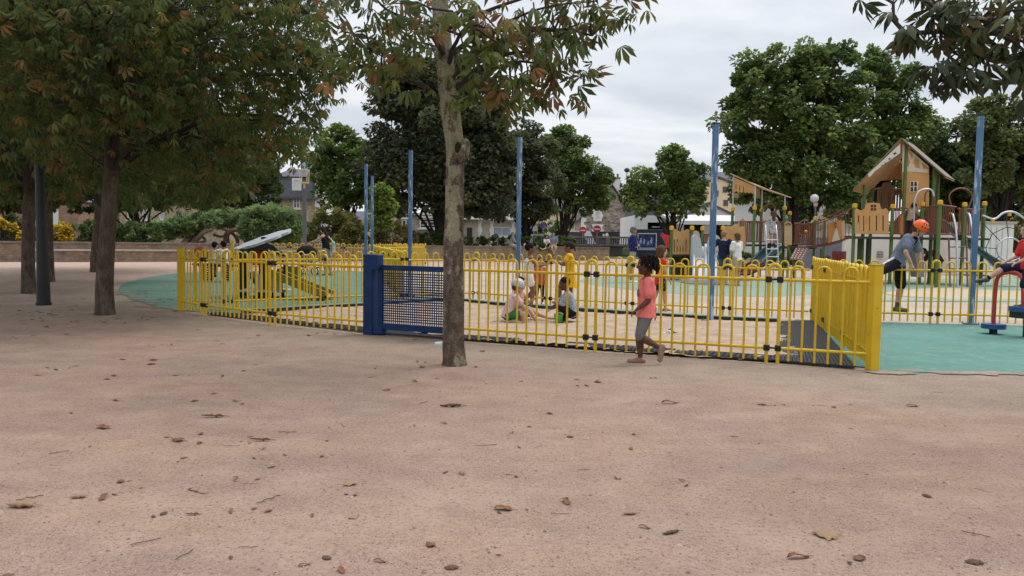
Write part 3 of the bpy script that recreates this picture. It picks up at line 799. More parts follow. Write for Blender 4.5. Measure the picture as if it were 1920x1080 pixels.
# --- background trees: crown lobes given in the picture, built at their distance
def far_tree(label, px, d, lobes, mat, seed, leaf=.3, dens=1.0, trunk=None, bark=None, limbs=(), name='broadleaf_tree', tm=None, zb=0.0, group=None, sub=.26, hole=.0):
    rg = np.random.default_rng(seed); s = d / F; b = GD(px, d, zb)
    root = empty(name, b, label, 'tree', group); allp = []; outs = []; tops = []
    for lb in lobes:
        x, y, rx, ry = lb[:4]; c = np.array(P(x, y, d + (lb[4] if len(lb) > 4 else 0))); r = np.array([rx * s, (rx + ry) / 2 * s * .9, ry * s])
        area = rx * ry * s * s; ns = max(16, int(area * 9.5 * dens))
        dd = rg.normal(0, 1, (ns, 3)); dd /= np.linalg.norm(dd, axis=1)[:, None]
        q = rg.uniform(.42, 1.0, (ns, 1)) ** .7; q[:ns // 5] *= rg.uniform(1.0, 1.28, (ns // 5, 1))
        cc = c + dd * q * r; sr = sub * min(r[0], r[2]) * rg.uniform(.6, 1.5, ns) + .12
        per = max(24, int(130 * (sr.mean() / .6) ** 1.8 * (.3 / leaf) ** 1.8))
        for z in range(ns):
            e = rg.normal(0, 1, (per, 3)); e /= np.linalg.norm(e, axis=1)[:, None]
            allp.append(cc[z] + e * (rg.uniform(.3, 1, (per, 1)) ** .5) * sr[z] * np.array([1, 1, .7])); outs.append(e * .6 + dd[z] * .5)
        tops.append((V(c), r))
    pos = np.concatenate(allp); out = np.concatenate(outs)
    vv, ff = scatter(pos, leaf, tm or SIMP, .25, out, .6, rg)
    npmesh('crown', vv, ff, mat, root)
    tr = MB(); wpx = trunk or 14; r0 = wpx * s / 2
    cz = max(t_[0].z for t_ in tops); mid = sum((t_[0] for t_ in tops), V()) / len(tops)
    pts = spline([b - V((0, 0, .1)), b + V((0, 0, .35)), b.lerp(V((mid.x, mid.y, mid.z)), .45), V((b.x * .4 + mid.x * .6, b.y * .4 + mid.y * .6, mid.z)), V((mid.x, mid.y, cz))], 4)
    tr.tube(pts, [r0 * (1.25 - 1.1 * i / (len(pts) - 1)) for i in range(len(pts))], 9); tr.build('trunk', bark or MBD, root)
    br = MB()
    for c, r in tops:
        for j in range(2):
            k = pts[len(pts) // 3 + (j % 3) * 2]; e = c + V((rg.uniform(-.6, .6) * r[0], rg.uniform(-.5, .5) * r[1], rg.uniform(-.3, .7) * r[2]))
            br.tube(limb(k, e, rg, .0, 6, .15), [r0 * .26 * (1 - .8 * q / 6) + .008 for q in range(7)], 5, caps=False)
    br.build('limbs', bark or MBD, root)
    return root


MF1 = leafmat('maple_leaf', [(0, (0.081, 0.145, 0.055)), (0.5, (0.134, 0.211, 0.074)), (0.85, (0.213, 0.278, 0.089)), (1, (0.344, 0.338, 0.102))], 0.48)
MF2 = leafmat('copper_leaf', [(0, (0.061, 0.085, 0.056)), (0.5, (0.1, 0.129, 0.073)), (0.85, (0.16, 0.178, 0.091)), (1, (0.223, 0.164, 0.095))], 0.42)
MF3 = leafmat('lime_leaf', [(0, (0.108, 0.18, 0.042)), (0.5, (0.18, 0.264, 0.06)), (1, (0.288, 0.348, 0.084))], 0.42)
MF4 = leafmat('olive_leaf', [(0, (0.084, 0.123, 0.047)), (0.5, (0.148, 0.196, 0.076)), (0.9, (0.226, 0.268, 0.104)), (1, (0.274, 0.232, 0.097))], 0.42)
MF5 = leafmat('dark_leaf', [(0, (0.042, 0.077, 0.032)), (0.5, (0.077, 0.125, 0.048)), (1, (0.144, 0.184, 0.067))], 0.42)
far_tree('dark green maple overhanging the clipped junipers behind the left grove', 478, 52, [(440, 330, 60, 50), (400, 350, 45, 40), (490, 370, 34, 36), (470, 300, 50, 45), (420, 280, 60, 50), (500, 340, 26, 30)], MF5, 41, 0.21, trunk=10)
far_tree('dark tree over the yellow shrub at the far left edge', 10, 44, [(0, 330, 70, 70), (60, 360, 60, 45), (-40, 280, 80, 70), (90, 300, 60, 60)], MF5, 42, 0.24, trunk=14)
far_tree('dark tree between the left grove trunks over the clipped hedge', 270, 48, [(200, 330, 70, 60), (280, 350, 60, 45), (330, 300, 70, 70), (150, 370, 50, 36)], MF5, 43, 0.24, trunk=14)
far_tree('bright green maple behind the two close blue poles', 655, 52, [(640, 290, 48, 44), (615, 320, 36, 40), (655, 340, 50, 50), (640, 262, 30, 22), (670, 300, 30, 40), (628, 370, 34, 24), (690, 330, 20, 40)], MF1, 44, 0.24, trunk=14)
far_tree('big dark purple-green maple behind the front trunk, the tallest dark tree', 824, 50, [(770, 170, 62, 62), (820, 150, 70, 50), (740, 240, 48, 60), (760, 320, 70, 70), (850, 260, 90, 90), (900, 200, 48, 60), (880, 330, 80, 60), (730, 370, 36, 36), (800, 385, 60, 26), (925, 290, 48, 70), (920, 370, 50, 40), (770, 130, 36, 30), (860, 395, 60, 18)], MF2, 45, 0.26, .95, trunk=20)
far_tree('dark round maple right of the front trunk behind the sitting visitors', 985, 54, [(975, 290, 48, 52), (1010, 300, 36, 40), (960, 350, 55, 45), (1010, 360, 44, 44), (985, 250, 30, 24), (940, 385, 40, 22), (1020, 390, 30, 20)], MF2, 46, 0.24, .95, trunk=14)
far_tree('green tree with a forked trunk left of the rubble stone gable', 1050, 60, [(1062, 290, 38, 44), (1040, 275, 22, 30), (1085, 310, 30, 30), (1050, 340, 44, 40), (1105, 330, 30, 32), (1075, 370, 52, 30), (1120, 360, 30, 30), (1060, 255, 24, 16), (1125, 330, 22, 18), (1090, 270, 14, 14)], MF1, 47, 0.22, .8, trunk=13)
far_tree('medium round tree with a forked trunk in front of the white building', 1262, 46, [(1250, 330, 46, 40), (1210, 350, 44, 32), (1260, 300, 36, 26), (1290, 340, 36, 34), (1230, 375, 52, 30), (1275, 380, 42, 26), (1190, 365, 26, 26), (1310, 330, 18, 20), (1265, 285, 20, 12), (1300, 370, 22, 20)], MF1, 48, 0.20, .95, trunk=11)
far_tree('huge green sycamore behind the playground tower with the slanted roof', 1490, 48, [(1420, 150, 50, 46), (1460, 120, 46, 34), (1400, 220, 52, 60), (1530, 120, 50, 40), (1570, 110, 36, 30), (1590, 160, 40, 36), (1500, 190, 70, 60), (1420, 300, 58, 60), (1500, 290, 70, 70), (1580, 240, 50, 50), (1560, 330, 60, 56), (1450, 360, 55, 32), (1520, 380, 50, 26), (1610, 300, 40, 60), (1390, 350, 32, 26), (1575, 200, 40, 40)], MF1, 49, 0.26, .85, trunk=30)
far_tree('loose crowned green tree right of the huge sycamore behind the house tower', 1640, 50, [(1650, 130, 30, 36), (1680, 150, 34, 30), (1640, 200, 40, 50), (1700, 200, 36, 34), (1680, 250, 56, 44), (1730, 220, 30, 30), (1640, 110, 16, 20), (1710, 140, 20, 18), (1620, 280, 40, 50), (1590, 380, 50, 30), (1640, 340, 50, 50)], MF1, 50, 0.24, .7, trunk=24)
far_tree('dark olive tree behind the house tower roof with bare grey twigs', 1790, 52, [(1760, 280, 56, 46), (1790, 330, 60, 60), (1740, 330, 50, 50), (1820, 260, 40, 44), (1850, 330, 50, 60), (1780, 380, 60, 36)], MF5, 51, 0.24, .95, trunk=22)
far_tree('yellowish olive tree at the right edge behind the tall blue pole', 1880, 46, [(1840, 230, 46, 40), (1890, 240, 50, 44), (1870, 200, 36, 22), (1900, 300, 50, 60), (1840, 310, 40, 50), (1940, 260, 50, 60), (1860, 270, 50, 40), (1960, 340, 60, 60)], MF4, 52, 0.22, .9, trunk=22)
far_tree('dark evergreen tree at the far right edge behind the white container', 1925, 58, [(1880, 370, 60, 44), (1960, 380, 70, 50), (1820, 400, 50, 30), (1740, 410, 60, 26)], MF5, 53, 0.27, 1, trunk=14)
far_tree('distant conifer treetop behind the chimney', 1140, 120, [(1128, 338, 16, 10), (1150, 345, 14, 10)], MF5, 54, 0.40, 1, trunk=4)
far_tree('distant treetop above the bluish glass roof', 580, 150, [(578, 298, 12, 6), (592, 300, 8, 5)], MF5, 57, 0.40, 1, trunk=3)
far_tree('small yellow-green sapling right of the two close blue poles', 716, 42, [(716, 365, 16, 16), (712, 395, 18, 18), (724, 385, 13, 18), (714, 415, 16, 14)], MF3, 55, .2, 1.4, trunk=5)

# distant tree line beyond the town: one mass nobody could count
rg = np.random.default_rng(88); cl = []
for px in np.arange(-500, 2500, 5.0):
    dd = rg.uniform(170, 215); top = 424 + 6 * math.sin(px * .011) + 4 * math.sin(px * .037 + 1) + rg.uniform(-3, 3)
    z1 = P(px, top, dd).z; p = GD(px, dd); cl += [(p.x, p.y, z) for z in np.arange(.5, max(1.5, z1), 1.3)]
pos, d_ = clumps_leaves(cl, 26, 1.5, rg); vv, ff = scatter(pos, 1.0, SIMP, .1, d_, .6, rg); o = npmesh('distant_trees', vv, ff, MF5); o['kind'] = 'stuff'
# ------------------------------------------------------------------ walls, hedges, shrubs
def brick_mat(name, c1, c2, mort, sc, sq=(1, 1, 1), rough=.9):
    """coursed masonry on upright faces: bricks laid along the wall and up"""
    m, t, b = nt(name); tc = N(t, 'ShaderNodeTexCoord'); sep = N(t, 'ShaderNodeSeparateXYZ'); t.links.new(tc.outputs['Object'], sep.inputs[0])
    ad = N(t, 'ShaderNodeMath', operation='ADD'); t.links.new(sep.outputs['X'], ad.inputs[0]); t.links.new(sep.outputs['Y'], ad.inputs[1])
    cb = N(t, 'ShaderNodeCombineXYZ'); t.links.new(ad.outputs[0], cb.inputs[0]); t.links.new(sep.outputs['Z'], cb.inputs[1])
    br = N(t, 'ShaderNodeTexBrick'); br.inputs['Scale'].default_value = sc; br.inputs['Mortar Size'].default_value = .03
    br.inputs['Color1'].default_value = (*c1, 1); br.inputs['Color2'].default_value = (*c2, 1); br.inputs['Mortar'].default_value = (*mort, 1)
    br.inputs['Brick Width'].default_value = .6; br.inputs['Row Height'].default_value = .26
    nz = N(t, 'ShaderNodeTexNoise'); nz.inputs['Scale'].default_value = 2.2; t.links.new(cb.outputs[0], nz.inputs['Vector'])
    wv = mixc(t, .03, cb.outputs[0], nz.outputs['Color'], 'ADD'); t.links.new(wv, br.inputs['Vector'])
    n = noise(t, cb.outputs[0], 1.4, 6, .65); c = mixc(t, 1, br.outputs['Color'], ramp(t, n, [(.3, (.55, .56, .58)), (.5, (1,) * 3), (.7, (1.25, 1.2, 1.1))]), 'MULTIPLY')
    t.links.new(c, b.inputs['Base Color']); b.inputs['Roughness'].default_value = rough
    bumpit(t, b, br.outputs['Fac'], .4, -.02); MATS[name] = m; return m


def rubble_mat(name, stops, sc):
    m, t, b = nt(name); v = objvec(t, (1, 1, 1.8)); vo = N(t, 'ShaderNodeTexVoronoi'); vo.inputs['Scale'].default_value = sc; t.links.new(v, vo.inputs['Vector'])
    s = N(t, 'ShaderNodeSeparateColor'); t.links.new(vo.outputs['Color'], s.inputs[0])
    c = ramp(t, s.outputs[0], stops)
    e = N(t, 'ShaderNodeTexVoronoi', feature='DISTANCE_TO_EDGE'); e.inputs['Scale'].default_value = sc; t.links.new(v, e.inputs['Vector'])
    c = mixc(t, ramp(t, e.outputs['Distance'], [(.02, (1,) * 3), (.07, (0,) * 3)]), c, (.30, .26, .20))
    t.links.new(c, b.inputs['Base Color']); b.inputs['Roughness'].default_value = .92; MATS[name] = m; return m


MWL = brick_mat('wall_stone', (.34, .26, .16), (.23, .18, .115), (.16, .13, .10), 2.4)
MWR = brick_mat('wall_stone_pink', (.29, .20, .14), (.20, .145, .10), (.2, .15, .11), 2.2)
MCAP = M('wall_cap', (.24, .20, .16), .9, .25, 5, .4, 40, col2=(.14, .13, .11))
MBEN = M('bench_stone', (.42, .37, .32), .9, .2, 5)
W = lambda x: V((x, 35 + (x + 23.2) * (18 / 29.7), 0))
wd = (W(6.5) - W(-23.2)).normalized(); wn = V((-wd.y, wd.x, 0)); wa = math.atan2(wd.y, wd.x)
def wallrun(xa, xb, h, label, mat, bench=None):
    a, b = W(xa), W(xb); r = empty('stone_wall', a, label, 'wall')
    mb = MB(); mb.bar(a + V((0, 0, h / 2 - .03)), b + V((0, 0, h / 2 - .03)), .42, h - .06); mb.build('masonry', mat, r)
    mb = MB(); mb.bar(a + V((0, 0, h - .02)), b + V((0, 0, h - .02)), .52, .08); mb.build('coping', MCAP, r)
    if bench:
        a2, b2 = W(bench[0]) - wn * .45, W(bench[1]) - wn * .45
        mb = MB(); mb.bar(a2 + V((0, 0, .26)), b2 + V((0, 0, .26)), .40, .52); mb.build('bench_base', MWR, r)
        mb = MB(); mb.bar(a2 + V((0, 0, .555)), b2 + V((0, 0, .555)), .50, .07); mb.build('bench_seat', MBEN, r)
    return r
wallrun(-30, -10.2, .92, 'long stone wall with a ledge bench behind the left grove', MWR, (-22.3, -10.4))
wallrun(-10.15, 6.5, .90, 'coursed tan stone wall that three visitors sit on', MWL)


def bush(name, label, cat, d, lobes, mat, seed, leaf=.14, z0=.8, dens=1., tm=None, sub=.3, group=None, stems=True, down=.0, pad=False):
    rg = np.random.default_rng(seed); s = d / F; x0 = sum(l[0] for l in lobes) / len(lobes)
    root = empty(name, GD(x0, d, z0), label, cat, group); allp = []; outs = []
    for lb in lobes:
        x, y, rx, ry = lb[:4]; c = np.array(P(x, y, d + (lb[4] if len(lb) > 4 else 0))); r = np.array([rx * s, max(rx, ry) * s * .75, ry * s])
        ns = max(10, int(rx * ry * s * s * 16 * dens + 8)); dd = rg.normal(0, 1, (ns, 3)); dd /= np.linalg.norm(dd, axis=1)[:, None]
        cc = c + dd * rg.uniform(.55 if not pad else .88, 1, (ns, 1)) * r; sr = sub * min(r[0], r[2]) * rg.uniform(.5, 1.4, ns) + .06
        if pad: sr = sr * .6
        per = max(14 if not pad else 80, int((110 if not pad else 700) * (sr.mean() / .25) ** 1.8 * (.14 / leaf) ** 1.8))
        for z in range(ns):
            e = rg.normal(0, 1, (per, 3)); e /= np.linalg.norm(e, axis=1)[:, None]
            allp.append(cc[z] + e * rg.uniform(.2, 1, (per, 1)) * sr[z]); outs.append(e * .5 + dd[z] * .6)
    pos = np.concatenate(allp); k = pos[:, 2] > z0 - .05
    vv, ff = scatter(pos[k], leaf, tm or SIMP, down, np.concatenate(outs)[k], .6, rg); npmesh('foliage', vv, ff, mat, root)
    if stems:
        mb = MB()
        b0_ = GD(x0, d, z0 - .8)
        for lb in lobes:
            c = P(lb[0], lb[1], d); mb.tube([b0_ + V((0, 0, .03)), V((c.x, c.y, z0 - .77))], .03, 5)
            for j in range(3):
                b = V((c.x, c.y, z0 - .8)); e = c + V((rg.uniform(-.5, .5) * lb[2] * s, 0, rg.uniform(-.2, .6) * lb[3] * s))
                mb.tube(limb(b, e, rg, 0, 5, .1), [.035 * (1 - .7 * q / 5) for q in range(6)], 5)
        mb.build('stem', MTW, root)
    return root


NEED = (np.array([[-.11, 0, 0], [.11, 0, 0], [.05, 1, 0.05], [-.05, 1, 0.05]]), np.array([[0, 1, 2], [0, 2, 3]]))
MJN = leafmat('juniper_needle', [(0, (0.151, 0.236, 0.106)), (0.5, (0.233, 0.342, 0.151)), (1, (0.356, 0.44, 0.202))], 0.4, .6, .9)
MYL = leafmat('yellow_leaf', [(0, (.12, .14, .03)), (.25, (.50, .36, .03)), (.8, (.72, .50, .04)), (1, (.55, .25, .03))], .3)
MHG = leafmat('hedge_leaf', [(0, (0.051, 0.09, 0.03)), (0.6, (0.09, 0.147, 0.045)), (1, (0.15, 0.203, 0.063))], 0.4, .5, 1.2)
MSH = leafmat('shrub_leaf', [(0, (0.112, 0.142, 0.046)), (0.4, (0.193, 0.223, 0.076)), (0.8, (0.304, 0.304, 0.105)), (1, (0.425, 0.263, 0.126))], 0.45, .55, .5)
MSB = leafmat('brownish_shrub_leaf', [(0, (0.146, 0.142, 0.059)), (0.5, (0.273, 0.236, 0.098)), (1, (0.419, 0.284, 0.147))], 0.45, .55, .5)
# clipped junipers with bare twisted trunks
jd = 41.5
j = bush('clipped_juniper', 'cloud-clipped juniper pad slanting down to the left on twisted bare trunks', 'shrub', jd, [(305, 428, 30, 11), (322, 430, 26, 11), (352, 421, 30, 13), (335, 426, 36, 14), (368, 418, 32, 14), (390, 412, 22, 12), (318, 437, 28, 9)], MJN, 61, .20, .8, 5, NEED, .3, stems=False, down=-.1, pad=True)
mb = MB(); rg = np.random.default_rng(2)
for path, w_ in (([(338, 462), (350, 450), (368, 440), (385, 432), (392, 424)], .13), ([(352, 462), (372, 446), (382, 436), (398, 430)], .16), ([(300, 450), (318, 444), (340, 440), (362, 434)], .07), ([(360, 458), (385, 452), (372, 438)], .09)):
    pts = spline([P(x, y, jd + rg.uniform(-.5, .5)) for x, y in path], 4); mb.tube(pts, [w_ * (1.1 - .5 * i / len(pts)) for i in range(len(pts))], 7)
mb.build('twisted_trunk', M('juniper_wood', (.16, .115, .085), .9, .35, 14, .5, 30), j)
j = bush('clipped_juniper', 'cloud-clipped juniper pad with dead branches under it between the slanting pad and the dome', 'shrub', jd + 1.5, [(415, 412, 34, 12), (428, 410, 30, 12), (452, 414, 22, 14), (440, 411, 26, 13), (400, 418, 22, 9)], MJN, 62, .20, .8, 5, NEED, .3, stems=False, down=-.1, pad=True)
mb = MB()
for path, w_ in (([(428, 466), (424, 448), (428, 436), (442, 430), (448, 424)], .17), ([(446, 462), (444, 448), (436, 438), (420, 430), (408, 420)], .10), ([(400, 440), (415, 444), (428, 436)], .07), ([(396, 412), (412, 417), (428, 420)], .05)):
    pts = spline([P(x, y, jd + 1 + rg.uniform(-.4, .4)) for x, y in path], 4); mb.tube(pts, [w_ * (1.1 - .5 * i / len(pts)) for i in range(len(pts))], 7)
mb.build('twisted_trunk', MATS['juniper_wood'], j)
bush('clipped_juniper', 'big bright green juniper dome left of the grey lamp post', 'shrub', jd + 1, [(505, 418, 50, 28), (490, 432, 40, 26), (535, 424, 34, 26), (520, 405, 34, 16), (475, 428, 22, 22), (550, 432, 20, 22)], MJN, 63, .22, .8, 4, NEED, .3, stems=True, down=-.1, pad=True)
# left hedges and the yellow shrubs
bush('clipped_hedge', 'dark green clipped hedge behind the bench wall', 'hedge', 39.5, [(160, 436, 34, 20), (210, 436, 40, 20), (255, 437, 36, 20), (290, 440, 22, 17)], MHG, 64, .11, .85, 1.3)
bush('dark_shrub', 'dark shrub under the trees behind the wall at far left', 'shrub', 37, [(10, 440, 30, 20), (40, 440, 20, 18), (-30, 435, 40, 26), (75, 440, 20, 18), (20, 415, 30, 14)], MHG, 65, .12, .85, 1.2)
bush('yellow_shrub', 'rounded golden yellow shrub on the wall right of the lamp post', 'shrub', 37.5, [(112, 436, 18, 18), (98, 438, 14, 17), (124, 440, 12, 14)], MYL, 66, .12, .85, 1.2)
bush('yellow_shrub', 'sprays of yellow leaves above the wall at the far left edge', 'shrub', 36, [(8, 421, 10, 7), (22, 426, 8, 6), (44, 440, 6, 14), (2, 416, 8, 6)], MYL, 67, .10, .85, 1.0)
# the shrub border behind the seat wall
bush('olive_shrub', 'tall brownish olive shrub right of the grey lamp post', 'shrub', 46, [(610, 420, 34, 28), (640, 430, 34, 30), (590, 440, 24, 22), (620, 400, 24, 16)], MSH, 68, .13, .85)
bush('olive_shrub', 'loose brown tinged shrub between the close blue poles and the middle pole', 'shrub', 48, [(735, 438, 32, 22), (700, 442, 30, 20), (760, 446, 24, 17)], MSB, 69, .13, .85)
bush('olive_shrub', 'olive shrub behind the back of the woman in black', 'shrub', 47, [(665, 440, 30, 24), (650, 420, 22, 22)], MSH, 70, .13, .85)
bush('dark_shrub', 'dark green shrub left of the front trunk on the wall', 'shrub', 49.5, [(800, 448, 32, 16), (830, 448, 26, 17), (775, 450, 18, 14)], MHG, 71, .12, .85, 1.2)
bush('low_hedge', 'low green hedge on the seat wall behind the man in grey', 'hedge', 52, [(890, 453, 26, 10), (925, 453, 28, 11), (960, 452, 26, 11), (990, 453, 22, 10)], MHG, 72, .12, .85, 1.3)
bush('low_hedge', 'low green hedge behind the seated pair on the wall', 'hedge', 54.5, [(1020, 452, 22, 11), (1045, 452, 24, 11), (1066, 454, 14, 9)], MHG, 73, .12, .85, 1.3)
bush('street_bush', 'rounded bush left of the white van across the street', 'shrub', 72, [(1040, 428, 18, 14)], MF1, 74, .2, .0)
bush('street_bush', 'dark round bush above the white van', 'shrub', 82, [(1066, 418, 12, 9)], MF5, 75, .2, .0)
bush('street_bush', 'overgrown bush beside the back-facing octagonal sign', 'shrub', 76, [(1005, 436, 18, 16), (988, 440, 12, 12)], MHG, 76, .2, .0)
bush('olive_shrub', 'green shrub under the deck of the tower with the slanted roof', 'shrub', 38, [(1400, 490, 22, 16), (1430, 488, 22, 14), (1460, 492, 16, 10)], MHG, 77, .14, .0)
bush('olive_shrub', 'green shrub right of the white container', 'shrub', 38, [(1912, 430, 18, 26), (1930, 460, 20, 30)], MSH, 78, .14, .0)

# ------------------------------------------------------------------ buildings
MGL = M('window_glass', (.05, .06, .075), .12, .3, 3, spec=.6)
MWF = M('white_frame', (.62, .60, .56), .6, .08, 4)
MSL = M('slate', (.085, .085, .10), .7, .25, 4, .3, 30)
MSLL = M('pale_slate', (.26, .24, .22), .8, .2, 3)
MWH = M('white_render', (.66, .65, .62), .9, .06, 1.5)
MCR = M('cream_render', (.66, .55, .36), .9, .06, 1.2)
MBG = M('beige_render', (.42, .37, .29), .9, .1, 1.2)
MRB = rubble_mat('rubble_stone', [(.1, (.115, .095, .08)), (.4, (.20, .165, .13)), (.7, (.29, .235, .18)), (1, (.36, .32, .28))], 2.4)
MRT = rubble_mat('golden_stone', [(.1, (.25, .185, .10)), (.4, (.37, .28, .165)), (.7, (.45, .35, .22)), (1, (.33, .29, .22))], 3.0)
MRG = rubble_mat('grey_stone', [(.1, (.19, .165, .135)), (.5, (.29, .255, .20)), (1, (.36, .32, .26))], 3.0)


def facade(mb, x0, y0, x1, y1, d, depth=6):
    """building body from the ground to the eaves seen at pixel row y0"""
    a = GD(x0, d); b = GD(x1, d); z = P((x0 + x1) / 2, y0, d).z
    mb.prism([a, b, V((b.x, b.y, z)), V((a.x, a.y, z))], (0, depth, 0)); return a, b, z


def window(root, px0, py0, px1, py1, d, bars=(1, 1), fm=None, glass=None, sill=True, border=.12, quoin=None):
    p0 = P(px0, py1, d); p1 = P(px1, py0, d); y = min(p0.y, p1.y) - .02; x0, x1, z0, z1 = p0.x, p1.x, p0.z, p1.z; fm = fm or MWF
    mb = MB(); w_ = border
    if quoin:
        qb = MB(); n = max(3, int((z1 - z0) / .35))
        for i in range(n):
            e = .30 if i % 2 else .16; z = z0 + (z1 - z0) * (i + .5) / n
            for sx, xx in ((-1, x0), (1, x1)): qb.box((xx + sx * (e / 2 + .0), y - .03, z), (e, .10, (z1 - z0) / n))
        qb.box(((x0 + x1) / 2, y - .035, z1 + .14), (x1 - x0 + .5, .12, .28)); qb.build('window_quoins', quoin, root)
    mb.box(((x0 + x1) / 2, y - .01, (z0 + z1) / 2), (x1 - x0, .06, z1 - z0)); g = None
    fr = MB()
    for xx in (x0 + w_ / 2, x1 - w_ / 2): fr.box((xx, y - .05, (z0 + z1) / 2), (w_, .08, z1 - z0))
    for zz in (z0 + w_ / 2, z1 - w_ / 2): fr.box(((x0 + x1) / 2, y - .05, zz), (x1 - x0 - 2 * w_, .08, w_))
    for i in range(1, bars[0] + 1): fr.box((x0 + (x1 - x0) * i / (bars[0] + 1), y - .046, (z0 + z1) / 2), (w_ * .8, .06, z1 - z0 - 2 * w_))
    for i in range(1, bars[1] + 1): fr.box(((x0 + x1) / 2, y - .043, z0 + (z1 - z0) * i / (bars[1] + 1)), (x1 - x0 - 2 * w_, .05, w_ * .6))
    if sill: fr.box(((x0 + x1) / 2, y - .09, z0 - .06), (x1 - x0 + .3, .2, .12))
    f = fr.build('window', fm, root); mb.build('pane', glass or MGL, f); return f


# mansard house
d = 86; r = empty('mansard_house', GD(550, d), 'golden stone house with a dark slate mansard roof behind the juniper dome', 'house')
mb = MB(); a, b, z = facade(mb, 503, 372, 590, 470, d, 8); mb.build('wall', MRT, r)
zt = P(550, 331, d).z; zr = P(550, 311, d).z
mb = MB(); A = [V((a.x - .2, a.y - .2, z)), V((b.x + .2, b.y - .2, z)), V((b.x - .5, b.y + .6, zt)), V((a.x + .5, a.y + .6, zt))]
Bk = [V((p.x, p.y + (8.4 if i < 2 else 6.8), p.z)) for i, p in enumerate(A)]
mb.add(A + Bk, [(0, 1, 2, 3), (5, 4, 7, 6), (1, 5, 6, 2), (4, 0, 3, 7), (3, 2, 6, 7)])
c = V(((a.x + b.x) / 2 - .3, a.y + 4, zr)); T = [A[3] + V((-.25, -.25, .02)), A[2] + V((.25, -.25, .02)), Bk[2] + V((.25, .25, .02)), Bk[3] + V((-.25, .25, .02))]
mb.add(T + [c - V((.8, 0, 0)), c + V((.8, 0, 0))], [(0, 1, 5, 4), (1, 2, 5), (2, 3, 4, 5), (3, 0, 4), (3, 2, 1, 0)])
mb.box(((a.x + b.x) / 2, a.y - .3, z + .02), (b.x - a.x + .9, .4, .22)); rf = mb.build('roof', MSL, r)
window(r, 548, 334, 565, 357, d - .9, (0, 0), glass=M('shutter_white', (.6, .58, .56), .7), border=.25, sill=False)
window(r, 550, 370, 563, 391, d, (1, 1)); window(r, 500, 372, 512, 388, d, (1, 1))
mb = MB(); a2 = GD(590.5, d - .1); b2 = GD(602, d - .1); mb.prism([a2, b2, V((b2.x, b2.y, P(596, 333, d).z)), V((a2.x, a2.y, P(596, 333, d).z))], (0, 6, 0))
tag(mb.build('white_house', MWH, None, a2), 'narrow white end wall attached right of the mansard house', 'house')
mb = MB(); d = 140; p = P(565, 318, d); q = P(592, 299, d); mb.box(((p.x + q.x) / 2, p.y + 4, q.z / 2), (q.x - p.x, 8, q.z), bev=.3)
g = empty('glass_building', V((p.x, p.y, 0)), 'bluish glass top of a block behind the mansard house', 'building'); mb.build('wall', M('blue_glass', (.22, .36, .42), .25, .15, .3, spec=.6), g)
mb = MB(); mb.box(((p.x + q.x) / 2, p.y + 4, q.z + .2), (q.x - p.x + .6, 8.6, .4)); mb.build('roof', MSLL, g)
# pale house behind the left trees
d = 78; r = empty('pale_house', GD(300, d), 'pale stone house glimpsed through the left trees above the hedge', 'house')
mb = MB(); a, b, z = facade(mb, 225, 378, 430, 470, d, 8); mb.build('wall', MRT, r)
mb = MB(); rt_ = P(330, 335, d).z; mb.add([V((a.x - .4, a.y - .4, z)), V((b.x + .4, b.y - .4, z)), V((b.x + .4, b.y + 8.4, z)), V((a.x - .4, a.y + 8.4, z)), V((a.x - .4, a.y + 4, rt_)), V((b.x + .4, b.y + 4, rt_))], [(0, 1, 5, 4), (2, 3, 4, 5), (1, 2, 5), (3, 0, 4), (3, 2, 1, 0)]); mb.build('roof', MSL, r)
for x in (240, 268, 300, 395, 410): window(r, x, 394, x + 9, 412, d, (1, 0))
mb = MB(); d = 74; a = GD(60, d); mb.box(a + V((0, 4, 2.2)), (9, 8, 4.4)); r = empty('brick_house', a, 'reddish house glimpsed behind the yellow shrub', 'house'); mb.build('wall', brick_mat('house_brick', (.32, .16, .10), (.25, .12, .08), (.3, .25, .2), 3), r)
mb = MB(); mb.prism([a + V((-4.7, -.3, 4.4)), a + V((4.7, -.3, 4.4)), a + V((0, -.3, 7))], (0, 8.6, 0)); mb.build('roof', MSL, r)
mb = MB(); p = P(106, 410, d); mb.box((p.x, p.y - .06, 2.4), (.5, .12, 2.4)); mb.build('window', MWF, r)
d = 92; r = empty('grey_roof_house', GD(680, d), 'beige house with a grey roof between the close blue poles and the maple', 'house')
mb = MB(); a, b, z = facade(mb, 628, 412, 724, 470, d, 8); mb.build('wall', MCR, r); mb = MB(); zt = P(680, 396, d + 4).z
mb.add([V((a.x - .4, a.y - .4, z)), V((b.x + .4, b.y - .4, z)), V((b.x + .4, b.y + 8.4, z)), V((a.x - .4, a.y + 8.4, z)), V((a.x - .4, a.y + 4, zt)), V((b.x + .4, b.y + 4, zt))], [(0, 1, 5, 4), (2, 3, 4, 5), (1, 2, 5), (3, 0, 4), (3, 2, 1, 0)]); mb.build('roof', MSL, r)
window(r, 662, 418, 672, 432, d, (1, 0)); window(r, 690, 418, 700, 432, d, (1, 0))
bush('dark_shrub', 'dark shrubbery between the low white wall and the white container', 'shrub', 42, [(1735, 440, 30, 26), (1780, 442, 34, 26), (1820, 440, 28, 24)], MHG, 79, .15, .0)
